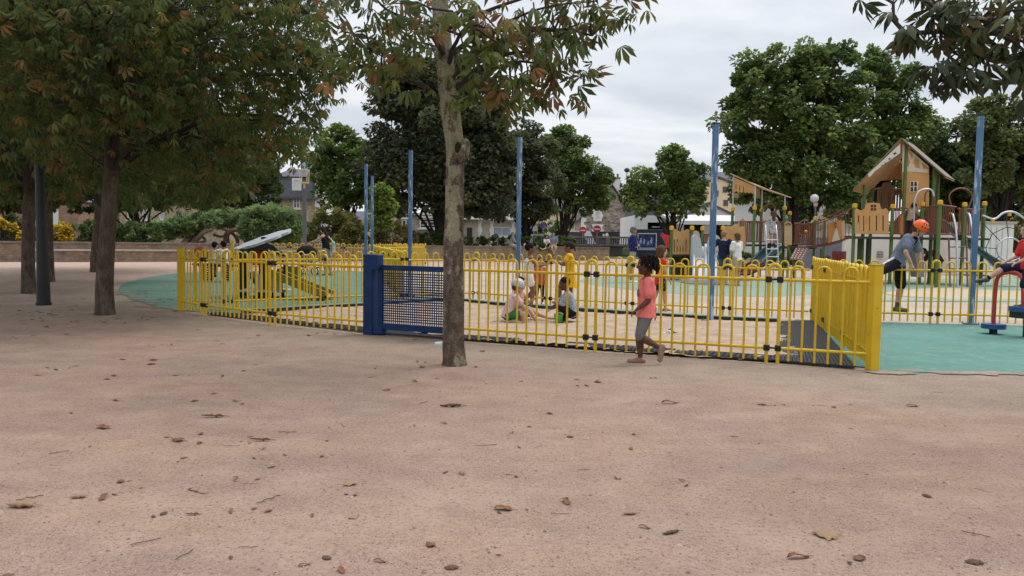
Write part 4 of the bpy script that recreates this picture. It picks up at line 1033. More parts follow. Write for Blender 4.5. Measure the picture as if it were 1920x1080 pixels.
# stone bungalow, left and right halves
d = 74; r = empty('stone_bungalow', GD(800, d), 'beige bungalow with white lintels left of the front trunk', 'house')
mb = MB(); a, b, z = facade(mb, 726, 402, 838, 470, d, 7); mb.build('wall', MRG, r)
mb = MB(); mb.box(((a.x + b.x) / 2, a.y - .1, z + .05), (b.x - a.x + .4, .3, .22)); mb.build('cornice', MWF, r)
window(r, 787, 410, 817, 428, d, (1, 2), border=.10, glass=MGL); window(r, 753, 412, 763, 432, d, (0, 0)); window(r, 738, 409, 744, 425, d, (0, 1))
mb = MB(); p0, p1 = P(750, 411, d), P(767, 408, d)
for x0_, x1_, yy in ((748, 768, 409.5), (785, 819, 407)): q0, q1 = P(x0_, yy + 1.5, d), P(x1_, yy - 1.5, d); mb.box(((q0.x + q1.x) / 2, q0.y - .12, (q0.z + q1.z) / 2), (q1.x - q0.x, .2, q1.z - q0.z))
mb.build('lintel', MWH, r)
d = 72; r = empty('garage_house', GD(930, d), 'low beige house with white quoins and a curtained wide window behind the seat wall', 'house')
mb = MB(); a, b, z = facade(mb, 858, 412, 990, 470, d, 7); mb.build('wall', MBG, r)
mb = MB(); zt = P(930, 393, d + 4).z; mb.add([V((a.x - .4, a.y - .5, z)), V((b.x + .4, b.y - .5, z)), V((b.x + .4, b.y + 7.4, z)), V((a.x - .4, a.y + 7.4, z)), V((a.x - .4, a.y + 3.5, zt)), V((b.x + .4, b.y + 3.5, zt))], [(0, 1, 5, 4), (2, 3, 4, 5), (1, 2, 5), (3, 0, 4), (3, 2, 1, 0)]); mb.build('roof', MSLL, r)
mb = MB()
for x in (900, 922, 962):
    p = P(x, 440, d)
    for i in range(9): mb.box((p.x, p.y - .05 - .004 * (i % 2), .2 + .4 * i), (.42 if i % 2 else .26, .1, .4))
q = P(930, 413.5, d); mb.box((q.x, q.y - .06, q.z), (3.3, .12, .26)); mb.build('quoins', MWH, r)
window(r, 924.5, 426, 958, 443, d, (1, 0), border=.08, glass=M('curtain', (.27, .31, .40), .7, .25, 4, sc=(6, 6, .1)))
mb = MB(); p0 = P(876, 416, d); p1 = P(885, 445, d); mb.box(((p0.x + p1.x) / 2, p0.y - .05, 1.2), (p1.x - p0.x, .1, 2.4)); mb.build('door', M('dark_door', (.03, .028, .028), .6), r)
mb = MB(); p0 = P(866, 400, d - .2); mb.box((p0.x, p0.y, 2), (.25, .2, 4)); mb.build('drain_pipe', MWH, r)
# houses in the side street
d = 105; r = empty('yellow_house', GD(1045, d), 'yellowish rendered houses far down the street under the green tree', 'house')
mb = MB(); a, b, z = facade(mb, 995, 398, 1092, 470, d, 8); mb.build('wall', MCR, r); mb = MB(); mb.prism([V((a.x - .4, a.y - .4, z)), V((b.x + .4, b.y - .4, z)), V(((a.x + b.x) / 2, a.y - .4, z + 4.5))], (0, 9, 0)); mb.build('roof', MSLL, r)
for x in (1012, 1030, 1075): window(r, x, 410, x + 8, 424, d, (1, 0))
d = 92; r = empty('rubble_house', GD(1140, d), 'rubble stone gable house with white quoins and a chimney', 'house')
a = GD(1088, d); b = GD(1186, d); ze = P(1140, 412, d).z; za = P(1147, 350, d).z; xm = P(1147, 400, d).x
mb = MB(); mb.prism([a, b, V((b.x, b.y, ze)), V((xm, a.y, za)), V((a.x, a.y, ze))], (0, 9, 0)); mb.build('wall', MRB, r)
mb = MB()
for sx, xe in ((-1, a.x - .35), (1, b.x + .35)):
    mb.prism([V((xe, a.y - .25, ze - .2)), V((xm, a.y - .25, za + .12)), V((xm, a.y - .25, za + .32)), V((xe, a.y - .25, ze + .0))], (0, 9.5, 0))
rf = mb.build('roof', MSL, r)
mb = MB(); q = P(1155, 345, d + 1); mb.box((q.x, q.y + .5, za + .1), (.95, .8, 1.9)); ch = mb.build('chimney', MWH, rf)
mb = MB(); mb.box((q.x, q.y + .5, za + 1.12), (1.1, .95, .16))
for k in (-.25, .25): mb.tube([(q.x + k, q.y + .5, za + 1.2), (q.x + k, q.y + .5, za + 1.65)], .13, 8)
mb.build('chimney_pot', M('terracotta', (.16, .13, .12), .8), ch)
mb = MB(); nq = 18
for i in range(nq): mb.box((a.x + (.32 if i % 2 else .2), a.y - .04, .2 + .42 * i * .95), (.64 if i % 2 else .4, .12, .4))
mb.build('quoins', MWH, r)
window(r, 1115, 396, 1126, 413, d, (0, 0), quoin=MWH, glass=M('pale_blind', (.5, .5, .52), .6)); window(r, 1114, 425, 1127, 440, d, (0, 0), quoin=MWH, glass=M('pale_blind2', (.5, .49, .48), .6))
mb = MB(); p0 = P(1100, 437, d - .3); p1 = P(1175, 446, d - .3); mb.box(((p0.x + p1.x) / 2, p0.y, p1.z / 2 + .35), (p1.x - p0.x, .2, p1.z + .7)); sf = mb.build('shop_front', M('shop_dark', (.025, .028, .035), .4, .3, 1), r)
mb = MB(); q = P(1136, 441, d - .45); mb.box(q, (.95, .06, .55)); mb.build('sign_board', M('sign_black', (.012, .012, .014), .5), sf)
mb = MB(); q2 = P(1138, 440.5, d - .5); mb.ell(q2, (.2, .03, .25), 10, 6); mb.build('pale_emblem', M('emblem_cream', (.62, .56, .4), .6), sf)
mb = MB()
for k in range(3): mb.box(P(1130.5 + k * 1.2, 439.5 + k * .0, d - .5) + V((0, 0, 0)), (.05, .03, .14))
for k in range(4): mb.box(P(1130.2 + k * 1.0, 441.8, d - .5), (.045, .03, .12))
mb.build('sign_lettering', MWH, sf)
# white modern hall with a dark opening, pale roof band to the right
d = 76; r = empty('white_hall', GD(1240, d), 'white flat-fronted hall with a dark roof and a dark recess behind the forked tree', 'building')
a = GD(1188, d); b = GD(1262, d); z = P(1220, 404, d).z; z1 = P(1220, 417, d).z
mb = MB(); c0 = GD(1213, d); mb.prism([a, c0, V((c0.x, c0.y, z)), V((a.x, a.y, z))], (0, 10, 0)); mb.prism([V((c0.x + .003, c0.y, z1)), V((b.x, b.y, z1)), V((b.x, b.y, z)), V((c0.x + .003, c0.y, z))], (0, 10, 0))
mb.build('wall', MWH, r)
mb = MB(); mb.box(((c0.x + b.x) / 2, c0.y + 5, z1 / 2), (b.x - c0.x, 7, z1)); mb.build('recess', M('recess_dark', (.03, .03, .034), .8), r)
mb = MB(); mb.box(((a.x + b.x) / 2, a.y + 6, z + 1.0), (b.x - a.x - 1, 8, 2.0)); mb.build('roof', MSL, r)
mb = MB(); q0 = P(1230, 425.5, d - .2); mb.box(q0, (.75, .1, .07)); mb.build('lamp_strip', MWH, r)
mb = MB(); mb.ell(P(1202, 410.5, d - .1), .1, 8, 6); mb.build('wall_lamp', M('lamp_dark', (.03, .03, .03), .5), r)
d = 70; r = empty('pale_canopy', GD(1390, d), 'long pale roof canopy over dark openings behind the grey slide', 'building')
a = GD(1262, d); b = GD(1620, d); z0 = P(1400, 421, d).z; z1 = P(1400, 405, d).z
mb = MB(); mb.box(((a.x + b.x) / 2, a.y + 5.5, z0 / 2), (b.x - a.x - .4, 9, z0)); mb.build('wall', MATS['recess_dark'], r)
mb = MB(); mb.prism([V((a.x, a.y, z0)), V((b.x, b.y, z0)), V((b.x, b.y + 6, z1)), V((a.x, a.y + 6, z1))], (0, 0, .25)); mb.build('roof', M('pale_zinc', (.55, .54, .53), .6, .06, .8), r)
mb = MB(); mb.box(((a.x + b.x) / 2, a.y - .1, z0 + .1), (b.x - a.x, .2, .35)); mb.build('fascia', MWH, r)
mb = MB()
for x in (1270, 1330, 1400, 1500): p = P(x, 430, d - .2); mb.box((p.x, p.y + .2, z0 / 2), (1.2, .3, z0 - .02))
mb.build('pier', MBG, r)
d = 96; r = empty('white_gable', GD(1330, d), 'white gabled extension above the pale canopy', 'house')
a = GD(1285, d); b = GD(1375, d); ze = P(1330, 404, d).z; za = P(1326, 383, d).z
mb = MB(); mb.prism([a, b, V((b.x, b.y, ze)), V(((a.x + b.x) / 2 - .3, a.y, za)), V((a.x, a.y, ze))], (0, 8, 0)); mb.build('wall', M('pale_render', (.56, .56, .55), .9, .05), r)
mb = MB(); xm = (a.x + b.x) / 2 - .3
for xe in (a.x - .3, b.x + .3): mb.prism([V((xe, a.y - .3, ze - .2)), V((xm, a.y - .3, za + .05)), V((xm, a.y - .3, za + .3)), V((xe, a.y - .3, ze + .05))], (0, 8.5, 0))
mb.build('roof', MSL, r)
d = 112; r = empty('cream_house', GD(1350, d), 'tall cream gabled apartment house with a slate roof behind the tall blue pole', 'house')
a = GD(1275, d); b = GD(1440, d); ze = P(1350, 346, d).z; xa = P(1347, 350, d).x; za = P(1347, 335, d).z
mb = MB(); w0, w1 = P(1326, 346, d).x, P(1368, 346, d).x
mb.prism([a, b, V((b.x, b.y, ze)), V((w1 + .9, a.y, ze)), V((xa, a.y, za)), V((w0 - .9, a.y, ze)), V((a.x, a.y, ze))], (0, 11, 0)); mb.build('wall', MCR, r)
mb = MB(); zr = P(1350, 322, d + 5).z; mb.add([V((a.x - .4, a.y + .5, ze)), V((b.x + .4, b.y + .5, ze)), V((b.x + .4, b.y + 11.4, ze)), V((a.x - .4, a.y + 11.4, ze)), V((a.x - .4, a.y + 5.5, zr)), V((b.x + .4, b.y + 5.5, zr))], [(0, 1, 5, 4), (2, 3, 4, 5), (1, 2, 5), (3, 0, 4)])
for s_, xe in ((-1, w0 - 1.2), (1, w1 + 1.2)): mb.prism([V((xe, a.y - .25, ze - .25)), V((xa, a.y - .25, za + .08)), V((xa, a.y - .25, za + .35)), V((xe, a.y - .25, ze + .05))], (0, 5, 0))
mb.build('roof', MSL, r)
for x, y in ((1308, 357), (1309, 377), (1338, 357), (1355, 350), (1356, 375), (1398, 357)): window(r, x, y, x + 9, y + 11, d, (0, 0), fm=M('plum_frame', (.10, .08, .16), .6), sill=False, glass=MGL)
# white block behind the playground
d = 60; r = empty('white_block', GD(1520, d), 'white two-storey block behind the playground bridge under the sycamore', 'building')
mb = MB(); a, b, z = facade(mb, 1430, 372, 1650, 500, d, 8); mb.build('wall', MWH, r)
for x, y in ((1445, 392), (1475, 392), (1518, 402), (1536, 405), (1560, 402), (1590, 405)): window(r, x, y, x + 9, y + 15, d, (1, 0))
mb = MB(); p = P(1500, 411, d - .5); mb.box(p, (3.2, .06, .06)); mb.box(p - V((0, 0, .8)), (3.2, .06, .06))
for k in range(17): mb.box(p + V((-1.6 + .2 * k, .0, -.4)), (.02, .02, .8))
mb.build('balcony_railing', M('railing_dark', (.05, .05, .055), .5), r)
mb = MB(); mb.box(((a.x + b.x) / 2, a.y + 4, z + .15), (b.x - a.x + .6, 8.6, .3)); mb.build('roof', MSL, r)
d = 38; a = GD(1582, d); b = GD(1835, d); z = P(1650, 439, d).z
r = empty('site_wall', a, 'low white rendered wall behind the house tower with a small grille', 'wall')
mb = MB(); mb.prism([a, b, V((b.x, b.y, z)), V((a.x, a.y, z))], (0, .25, 0)); mb.build('wall_slab', M('dirty_white', (.60, .56, .50), .9, .08, 1, col2=(.45, .41, .36), lo=.5, hi=.8), r)
mb = MB(); q = P(1650, 477, d - .03)
for k in range(5): mb.box(q + V((-.14 + .07 * k, -.0, 0)), (.012, .02, .3))
for k in (-.15, 0, .15): mb.box(q + V((0, -.016, k)), (.3, .012, .012))
mb.build('grille', MATS['railing_dark'], r)
d = 40; a = GD(1496, d); b = GD(1584, d); z = P(1540, 447, d).z; r = empty('corrugated_fence', a, 'grey corrugated metal fence under the rope bridge', 'fence'); mb = MB(); n = 60
top = []; 
for i in range(n): mb.box((a.x + (b.x - a.x) * (i + .5) / n, a.y + (.03 if i % 2 else 0), z / 2), ((b.x - a.x) / n, .03, z))
mb.build('sheet_metal', M('grey_zinc', (.22, .24, .27), .5, .15, 2, metal=.3), r)
mb = MB(); mb.box(((a.x + b.x) / 2, a.y + .01, z + .03), (b.x - a.x, .1, .06)); mb.build('top_rail', M('grey_zinc', (.2, .2, .2)), r)
# white container
d = 34; r = empty('site_container', GD(1868, d), 'white site container with a small blue sticker behind the net arch', 'container')
a = GD(1834, d); b = GD(1899, d); z = P(1868, 419, d).z
mb = MB(); mb.box(((a.x + b.x) / 2, a.y + 1.2, z / 2 + .1), (b.x - a.x, 2.4, z - .2), bev=.02); mb.build('body', MWH, r)
mb = MB(); mb.box(((a.x + b.x) / 2, a.y + 1.2, z + .04), (b.x - a.x + .12, 2.55, .1)); mb.build('roof_frame', MBG, r)
mb = MB()
for k in range(1, 6): mb.box((a.x + (b.x - a.x) * k / 6, a.y - .008, z / 2 + .05), (.025, .02, z - .4))
mb.build('seam', M('seam_grey', (.42, .42, .41), .7), r)
mb = MB(); q = P(1843, 438, d - .03); mb.box(q, (.2, .02, .26)); st_ = mb.build('sticker', M('sticker_white', (.6, .65, .68), .5), r)
mb = MB(); mb.box(q + V((0, -.014, .03)), (.15, .01, .11)); mb.box(q + V((.03, -.014, -.08)), (.06, .01, .05)); mb.build('sticker_print', M('sticker_blue', (.02, .12, .4), .5), st_)
# ------------------------------------------------------------------ street side: retaining wall, balustrade, board, signs, vehicles
MDW = M('retaining_stone', (.075, .068, .06), .95, .3, 2, .3, 20); MBAL = M('balustrade_concrete', (.26, .235, .20), .9, .25, 3, col2=(.12, .11, .10))
d = 67; a = GD(1128, d); b = GD(1262, d); r = empty('retaining_wall', a, 'dark low retaining wall below the balustrade', 'wall')
mb = MB(); mb.box(((a.x + b.x) / 2, a.y + .3, .45), (b.x - a.x + 6, .6, .9)); mb.build('masonry', MDW, r)
mb = MB(); mb.box(((a.x + b.x) / 2, a.y + .3, .96), (b.x - a.x + 6, .75, .12)); mb.build('coping', MBAL, r)
d = 68; a = GD(1000, d); b = GD(1262, d); r = empty('balustrade', a, 'weathered concrete balustrade along the street', 'balustrade')
mb = MB(); xm = (a.x + b.x) / 2; L = b.x - a.x
mb.box((xm, a.y, 1.66), (L, .3, .16)); mb.box((xm, a.y, 1.0), (L, .3, .14)); mb.build('rail', MBAL, r)
mb = MB()
for k in range(int(L / .2)):
    if k % 16: mb.box((a.x + .1 + .2 * k, a.y, 1.325), (.10, .12, .51), bev=.02)
o = mb.build('baluster', MBAL, r); o['kind'] = 'stuff'
for k in range(0, int(L / .2), 16): mb = MB(); mb.box((a.x + .1 + .2 * k, a.y, 1.3), (.34, .36, .95), bev=.02); mb.build('pier', MBAL, r)
d = 62; a = GD(1192, d); b = GD(1247, d); z = P(1220, 430, d).z; z0 = .25
r = empty('display_board', GD(1220, d), 'dark navy display board with a framed stage photograph behind the man in the cap', 'display board')
mb = MB(); mb.box(((a.x + b.x) / 2, a.y + .1, (z + z0) / 2), (b.x - a.x, .2, z - z0), bev=.02)
for x in (a.x + .3, b.x - .3): mb.box((x, a.y + .1, z0 / 2 + .01), (.12, .14, z0 + .02))
mb.build('board', M('board_navy', (.028, .032, .05), .5), r)
p0 = P(1195, 468.5, d - .03); p1 = P(1231.5, 437.5, d - .03); cx, cz = (p0.x + p1.x) / 2, (p0.z + p1.z) / 2; wx, wz = p1.x - p0.x, p1.z - p0.z
mb = MB(); mb.box((cx, a.y - .02, cz), (wx, .04, wz)); fr_ = mb.build('picture_frame', M('frame_white', (.6, .62, .66), .5), r)
mb = MB(); mb.box((cx, a.y - .045, cz), (wx - .12, .014, wz - .12)); pi = mb.build('photograph', M('photo_stage', (.012, .02, .075), .35, .3, 2.2, col2=(.05, .08, .22), lo=.45, hi=.75), fr_)
mb = MB(); rg = np.random.default_rng(4)
for k, (u, v, h) in enumerate(((-.34, -.02, .62), (-.16, -.05, .55), (.22, .0, .72), (.05, -.12, .4))):
    x = cx + u * wx; zc = cz + v * wz; mb.ell((x, a.y - .055, zc), (.10, .012, h * .28), 8, 6); mb.ell((x + .02, a.y - .055, zc + h * .36), (.06, .012, .075), 8, 6)
    for s_ in (-1, 1): mb.bar((x + s_ * .04, a.y - .055, zc - h * .2), (x + s_ * .11, a.y - .055, zc - h * .52), .045, .012); mb.bar((x + s_ * .08, a.y - .055, zc + h * .15), (x + s_ * .17, a.y - .055, zc + h * .32 * s_), .035, .012)
mb.box((cx, a.y - .056, cz - wz * .40), (wx * .86, .008, wz * .09)); mb.build('stage_figures', M('stage_light', (.42, .48, .62), .5, .4, 9, col2=(.20, .28, .62)), pi)


def roadsign(label, px, py, d, kind):
    c = P(px, py, d); r = empty('road_sign', V((c.x, c.y + .05, 0)), label, 'road sign')
    mb = MB(); mb.tube([(c.x, c.y + .05, 0), (c.x, c.y + .05, c.z + .3)], .035, 8); mb.build('sign_post', M('sign_steel', (.3, .31, .32), .5, metal=.4), r)
    n = 8 if kind == 'back' else 24; R_ = .34
    poly = lambda rr, y: [V((c.x + rr * math.cos(2 * math.pi * (i + .5) / n), y, c.z + rr * math.sin(2 * math.pi * (i + .5) / n))) for i in range(n)]
    mb = MB(); mb.prism(poly(R_, c.y), (0, .02, 0)); disc = mb.build('sign_disc', {'no': M('sign_red', (.45, .03, .03), .5), 'back': M('sign_back', (.42, .42, .42), .6), 'park': M('sign_blue', (.10, .06, .28), .5)}[kind], r)
    if kind == 'no':
        mb = MB(); mb.box((c.x, c.y - .008, c.z), (.46, .012, .12)); mb.build('white_bar', MWF, disc)
    if kind == 'park':
        mb = MB(); mb.bar((c.x - .2, c.y - .008, c.z + .2), (c.x + .2, c.y - .008, c.z - .2), .06, .012, upv=V((0, 1, 0))); mb.build('red_bar', M('sign_red', (.45, .03, .03)), disc)
roadsign('no entry sign on a post left of the rubble stone house corner', 1093, 432, 72, 'no')
roadsign('no entry sign in front of the rubble stone house window', 1119.5, 429.5, 69.5, 'no')
roadsign('octagonal road sign seen from its blank back', 1001, 427, 71, 'back')
roadsign('violet no parking sign under the green tree', 1019.5, 423, 73, 'park')
MTY = M('tyre', (.015, .015, .016), .8)


def vehicle(name, label, cat, px, d, L, H, W_, paint, van=False):
    b = GD(px, d); r = empty(name, b, label, cat); h0 = .35
    prof = [(-L / 2, h0), (L / 2, h0), (L / 2, h0 + .55), (L / 2 - (.15 if van else .9), h0 + .68), (L / 2 - (.75 if van else 1.5), H), (-L / 2 + (.08 if van else .6), H), (-L / 2, h0 + .7)]
    mb = MB(); mb.prism([V((b.x + x, b.y - W_ / 2, z)) for x, z in prof], (0, W_, 0)); mb.build('body', paint, r)
    mb = MB(); zb, zt = h0 + .68, H - .12; mb.prism([V((b.x - L * .30, b.y - W_ / 2 - .012, zb)), V((b.x + L * .30, b.y - W_ / 2 - .012, zb)), V((b.x + L * .2, b.y - W_ / 2 - .012, zt)), V((b.x - L * .28, b.y - W_ / 2 - .012, zt))], (0, .01, 0)); mb.build('side_window', MGL, r)
    for sx in (-.31, .31):
        for sy in (-1, 1):
            mb = MB(); mb.tube([(b.x + sx * L, b.y + sy * (W_ / 2 - .2), .33), (b.x + sx * L, b.y + sy * (W_ / 2 + .01), .33)], .33, 14, smooth=False); mb.build('wheel', MTY, r)
vehicle('white_van', 'white van parked in the street beside the stone gable house', 'van', 1073, 80, 4.9, 2.35, 1.9, M('van_white', (.66, .67, .68), .3, .03), True)
vehicle('parked_car', 'white car roof showing above the low hedge', 'car', 1024, 76, 4.2, 1.9, 1.7, M('car_white', (.62, .64, .66), .3, .03))
vehicle('parked_car', 'silver car half hidden behind the tree trunk left of the white van', 'car', 1054, 86, 4.2, 1.75, 1.7, M('car_silver', (.35, .36, .38), .3, .03))
# lamps
MGP = M('grey_lamp_paint', (.10, .105, .115), .5, .15, 3)
d = 40; b = GD(571, d, 0); r = empty('street_lamp', b, 'grey square lamp post with a pale yellow lantern box in front of the mansard house', 'street lamp')
mb = MB(); mb.box(b + V((0, 0, 1.9)), (.17, .17, 3.8)); mb.build('post', MGP, r)
z0, z1 = P(571, 343, d).z, P(571, 319, d).z; mb = MB()
for sx in (-1, 1):
    for sy in (-1, 1): mb.bar(b + V((sx * .17, sy * .17, z0)), b + V((sx * .2, sy * .2, z1)), .03)
for z, k in ((z0, .36), (z1, .44)): mb.box(b + V((0, 0, z)), (k, k, .05))
mb.box(b + V((0, 0, (3.8 + z0) / 2)), (.08, .08, abs(z0 - 3.8) + .1)); mb.build('lantern', M('lantern_yellow', (.55, .46, .22), .5), r)
b = G(82, 572); d = b.y; r = empty('lamp_post', b, 'dark round lamp post standing among the left grove trunks', 'lamp post')
s = d / F; mb = MB(); mb.tube([b - V((0, 0, .05)), b + V((0, 0, .9)), b + V((-.01, 0, 1.5)), b + V((-.03, 0, 3.2)), b + V((-.04, 0, 5.4))], [12 * s, 10.5 * s, 8.5 * s, 7 * s, 5 * s], 16); mb.build('post', M('dark_green_paint', (.014, .018, .018), .45, .3, 4, spec=.4), r)
mb = MB(); mb.tube([b + V((0, 0, .0)), b + V((0, 0, .05))], 13.5 * s, 16, smooth=False); mb.build('base_ring', MATS['dark_green_paint'], r)
d = 100; b = GD(1170.5, d); z = P(1172, 319, d).z; r = empty('street_light', b, 'tall slim street light with a round dark head far away above the trees', 'street light')
mb = MB(); mb.tube([b, V((b.x + .1, b.y, z))], .06, 6); mb.build('mast', MGP, r); mb = MB(); mb.ell((b.x + .1, b.y, z), (.38, .38, .3), 10, 6); mb.build('lamp_head', M('lamp_dark', (.03, .03, .03)), r)
d = 44; b = GD(1525.5, d); z = P(1523, 372, d).z; r = empty('globe_lamp', b, 'pale globe street lamp in front of the sycamore trunk', 'street lamp')
mb = MB(); mb.tube([b, V((b.x, b.y, z - .3))], .05, 8); mb.build('post', MGP, r); mb = MB(); mb.ell((b.x - .08, b.y, z), (.24, .24, .24), 14, 10); mb.build('globe', M('globe_white', (.5, .5, .5), .3, .04), r)
mb = MB(); mb.tube([V((b.x, b.y, z - .45)), V((b.x, b.y, z - .25))], [.1, .14], 10); mb.build('collar', MBG, r)
# bin
d = 33; b = GD(1573, d); r = empty('litter_bin', b, 'brown-red slatted litter bin under the rope bridge', 'bin'); mb = MB(); z = P(1573, 471, d).z
for k in range(16): a_ = 2 * math.pi * k / 16; mb.box(b + V((.27 * math.cos(a_), .27 * math.sin(a_), z / 2 + .03)), (.03, .09, z - .06), a_)
mb.build('slats', M('bin_red', (.16, .03, .025), .6), r); mb = MB(); mb.tube([b + V((0, 0, .02)), b + V((0, 0, z - .1))], .24, 16); mb.build('liner', M('bin_dark', (.03, .02, .02), .7), r)
mb = MB(); mb.tube([b, b + V((0, 0, .05))], .25, 12); mb.build('foot', MATS['bin_dark'], r)
# ------------------------------------------------------------------ climbing frame
MPN = M('tan_panel', (.50, .255, .085), .55, .1, 2, col2=(.56, .30, .115), spec=.3)
MPB = M('beige_panel', (.52, .37, .215), .6, .08, 2)
MGR = M('green_post', (.085, .145, .04), .5, .15, 3, spec=.35)
MBR = M('rust_tube', (.19, .07, .04), .5, .15, 4, spec=.35)
MBP = M('brown_panel', (.17, .06, .038), .55, .12, 3)
MYC = M('yellow_cap', (.62, .36, .02), .5, .06, 4)
MSI = M('galvanised', (.52, .53, .55), .35, .1, 5, metal=.6)
MDK = M('deck_dark', (.05, .045, .04), .8, .2, 4)
MWP = M('white_plank', (.60, .55, .47), .6, .06, 3)
MTL = M('teal_slide', (.05, .105, .105), .4, .15, 2)
MRE = M('red_panel', (.48, .035, .035), .45, .1, 3)
MGS = M('grey_slide', (.42, .44, .45), .35, .07, 1.5, spec=.45)
MRS = M('maroon_slide', (.16, .03, .035), .45, .15, 2)


def pp(pts, d): return [P(x, y, d) for x, y in pts]


def panel(root, name, pts, d, th, mat, d2=None):
    mb = MB(); mb.prism(pp(pts, d) if d2 is None else [P(x, y, z) for x, y, z in pts], (0, th, 0)); return mb.build(name, mat, root)


def post(root, px, ytop, d, w=.105, cap=True, rot=0, bottom=0.0, mat=None):
    b = GD(px, d, bottom); t_ = P(px, ytop, d).z
    mb = MB(); mb.tube([b, V((b.x, b.y, t_))], w / 2, 12); o = mb.build('post', mat or MGR, root)
    if cap:
        mb = MB(); mb.tube([V((b.x, b.y, t_ - .02)), V((b.x, b.y, t_ + .09))], w / 2 + .022, 12, smooth=False); mb.ell((b.x, b.y, t_ + .09), (w / 2 + .022, w / 2 + .022, .03), 12, 3, zmin=0); mb.build('cap', MYC, o)
    return b


def bars(root, a, b, z0, z1, n, r=.016, mat=None, slats=False, rails=True):
    """railing of upright bars between two plan points"""
    a = V((a[0], a[1], 0)); b = V((b[0], b[1], 0)); mb = MB()
    for i in range(1, n + 1):
        q = a.lerp(b, i / (n + 1))
        if slats: mb.bar(q + V((0, 0, z0 + .02)), q + V((0, 0, z1 - .02)), (b - a).length / (n + 1) * .62, .02, upv=(b - a).normalized().cross(V((0, 0, 1))))
        else: mb.tube([q + V((0, 0, z0)), q + V((0, 0, z1))], r, 6)
    if rails:
        for z in (z0, z1): mb.tube([a + V((0, 0, z)), b + V((0, 0, z))], .024, 8)
    return mb.build('railing', mat or MBR, root)


def slotted(root, name, x0, x1, top, ybot, s0, s1, slots, d, th, mat):
    """upright panel cut by tall slots: strips between them plus a header that follows the outline `top` (left to right)"""
    edges = [x0] + [e for c, w_ in slots for e in (c - w_ / 2, c + w_ / 2)] + [x1]; mb = MB()
    mb.prism(pp([(x0, s0)] + top + [(x1, s0)], d), (0, th, 0))
    for i in range(0, len(edges) - 1, 2): mb.prism(pp([(edges[i], s1), (edges[i], s0 + .02), (edges[i + 1], s0 + .02), (edges[i + 1], s1)], d), (0, th, 0))
    mb.prism(pp([(x0, ybot), (x0, s1 + .02), (x1, s1 + .02), (x1, ybot)], d), (0, th, 0))
    return mb.build(name, mat, root)


def Z(y, d, px=1500): return P(px, y, d).z


# ---- low deck with the double slide (left)
D1 = 26.5
r1 = empty('slide_tower', GD(1412, 28), 'climbing tower with a slanted sheet roof and a grey double slide', 'climbing frame')
for x, y, dd in ((1258, 430, D1), (1296, 430, D1 - .2), (1315.5, 431, D1 + 1.3), (1354, 430, D1 - .1)): post(r1, x, y, dd)
slotted(r1, 'wave_panel', 1261, 1293, [(1261, 431), (1264, 429), (1268, 430), (1274, 434), (1279, 436), (1284, 432), (1289, 429.5), (1293, 431)], 477, 449, 472, [(1264.5, 2), (1270, 2), (1275.5, 2), (1281, 2), (1286.5, 2)], D1 - .02, .03, MPN)
panel(r1, 'beige_panel', [(1299, 470), (1299, 436), (1303, 432), (1310, 434), (1312, 440), (1312, 470)], D1 + 1.0, .03, MPB)
panel(r1, 'wing_panel', [(1255, 465), (1250, 464), (1244, 449), (1239, 441), (1240, 437), (1243, 436.5), (1248, 440), (1255, 440)], D1, .035, MRE)
mb = MB(); p0, p1 = GD(1256, D1), GD(1356, D1); zd = Z(478, D1, 1280); mb.box(((p0.x + p1.x) / 2, D1 + .75, zd), (p1.x - p0.x, 1.5, .1)); mb.build('deck', MDK, r1)
bars(r1, GD(1316, D1 + 1.3), GD(1336, D1 + 1.3), zd + .1, Z(439, D1 + 1.3, 1320), 7, .018)
panel(r1, 'underside_shade', [(1259, 520), (1259, 481), (1293, 481), (1293, 520)], D1 + .3, .04, MDK)  # dark sheet standing in for the shade under the low deck
# the double slide: two tall moulded cheeks and the chute
def cheek(xs, dd, th):
    mb = MB(); mb.prism(pp(spline2(xs), dd), (0, th, 0)); return mb
def spline2(pts, n=4):
    q = spline([V((x, y, 0)) for x, y in pts], n, True); return [(p.x, p.y) for p in q]
L_ = [(1299, 500), (1299, 460), (1300, 444), (1306, 440), (1313, 446), (1316, 462), (1320, 474), (1324, 486), (1318, 500), (1308, 506)]
R_ = [(1330, 500), (1328, 480), (1329, 462), (1333, 445), (1340, 440), (1348, 444), (1353, 458), (1354, 480), (1351, 500), (1342, 506)]
cheek(L_, D1 - .75, .30).build('slide_cheek', MGS, r1, smooth=False); cheek(R_, D1 - .75, .30).build('slide_cheek', MGS, r1)
mb = MB()
for xa, xb in ((1301, 1323), (1329, 1351)):
    prof = [(D1 - .3, 462), (D1 - .8, 485), (D1 - 1.3, 508), (D1 - 1.8, 522), (D1 - 2.3, 526)]
    pl = [P(xa, y, dd) for dd, y in prof]; pr_ = [P(xb, y, dd) for dd, y in prof]; n = len(prof)
    mb.add([q for q in pl + pr_], [(i, n + i, n + i + 1, i + 1) for i in range(n - 1)], True)
    mb.add([q - V((0, 0, .04)) for q in pl + pr_], [(i, i + 1, n + i + 1, n + i) for i in range(n - 1)], True)
    for side in (pl, pr_): mb.tube([q + V((0, 0, .06)) for q in side], .045, 7)
mb.build('chute', MGS, r1)
mb = MB(); q = GD(1325, D1 - 2.2); mb.box((q.x, q.y + .5, .10), (1.15, 1.4, .2), bev=.03); mb.build('slide_foot', MGS, r1)
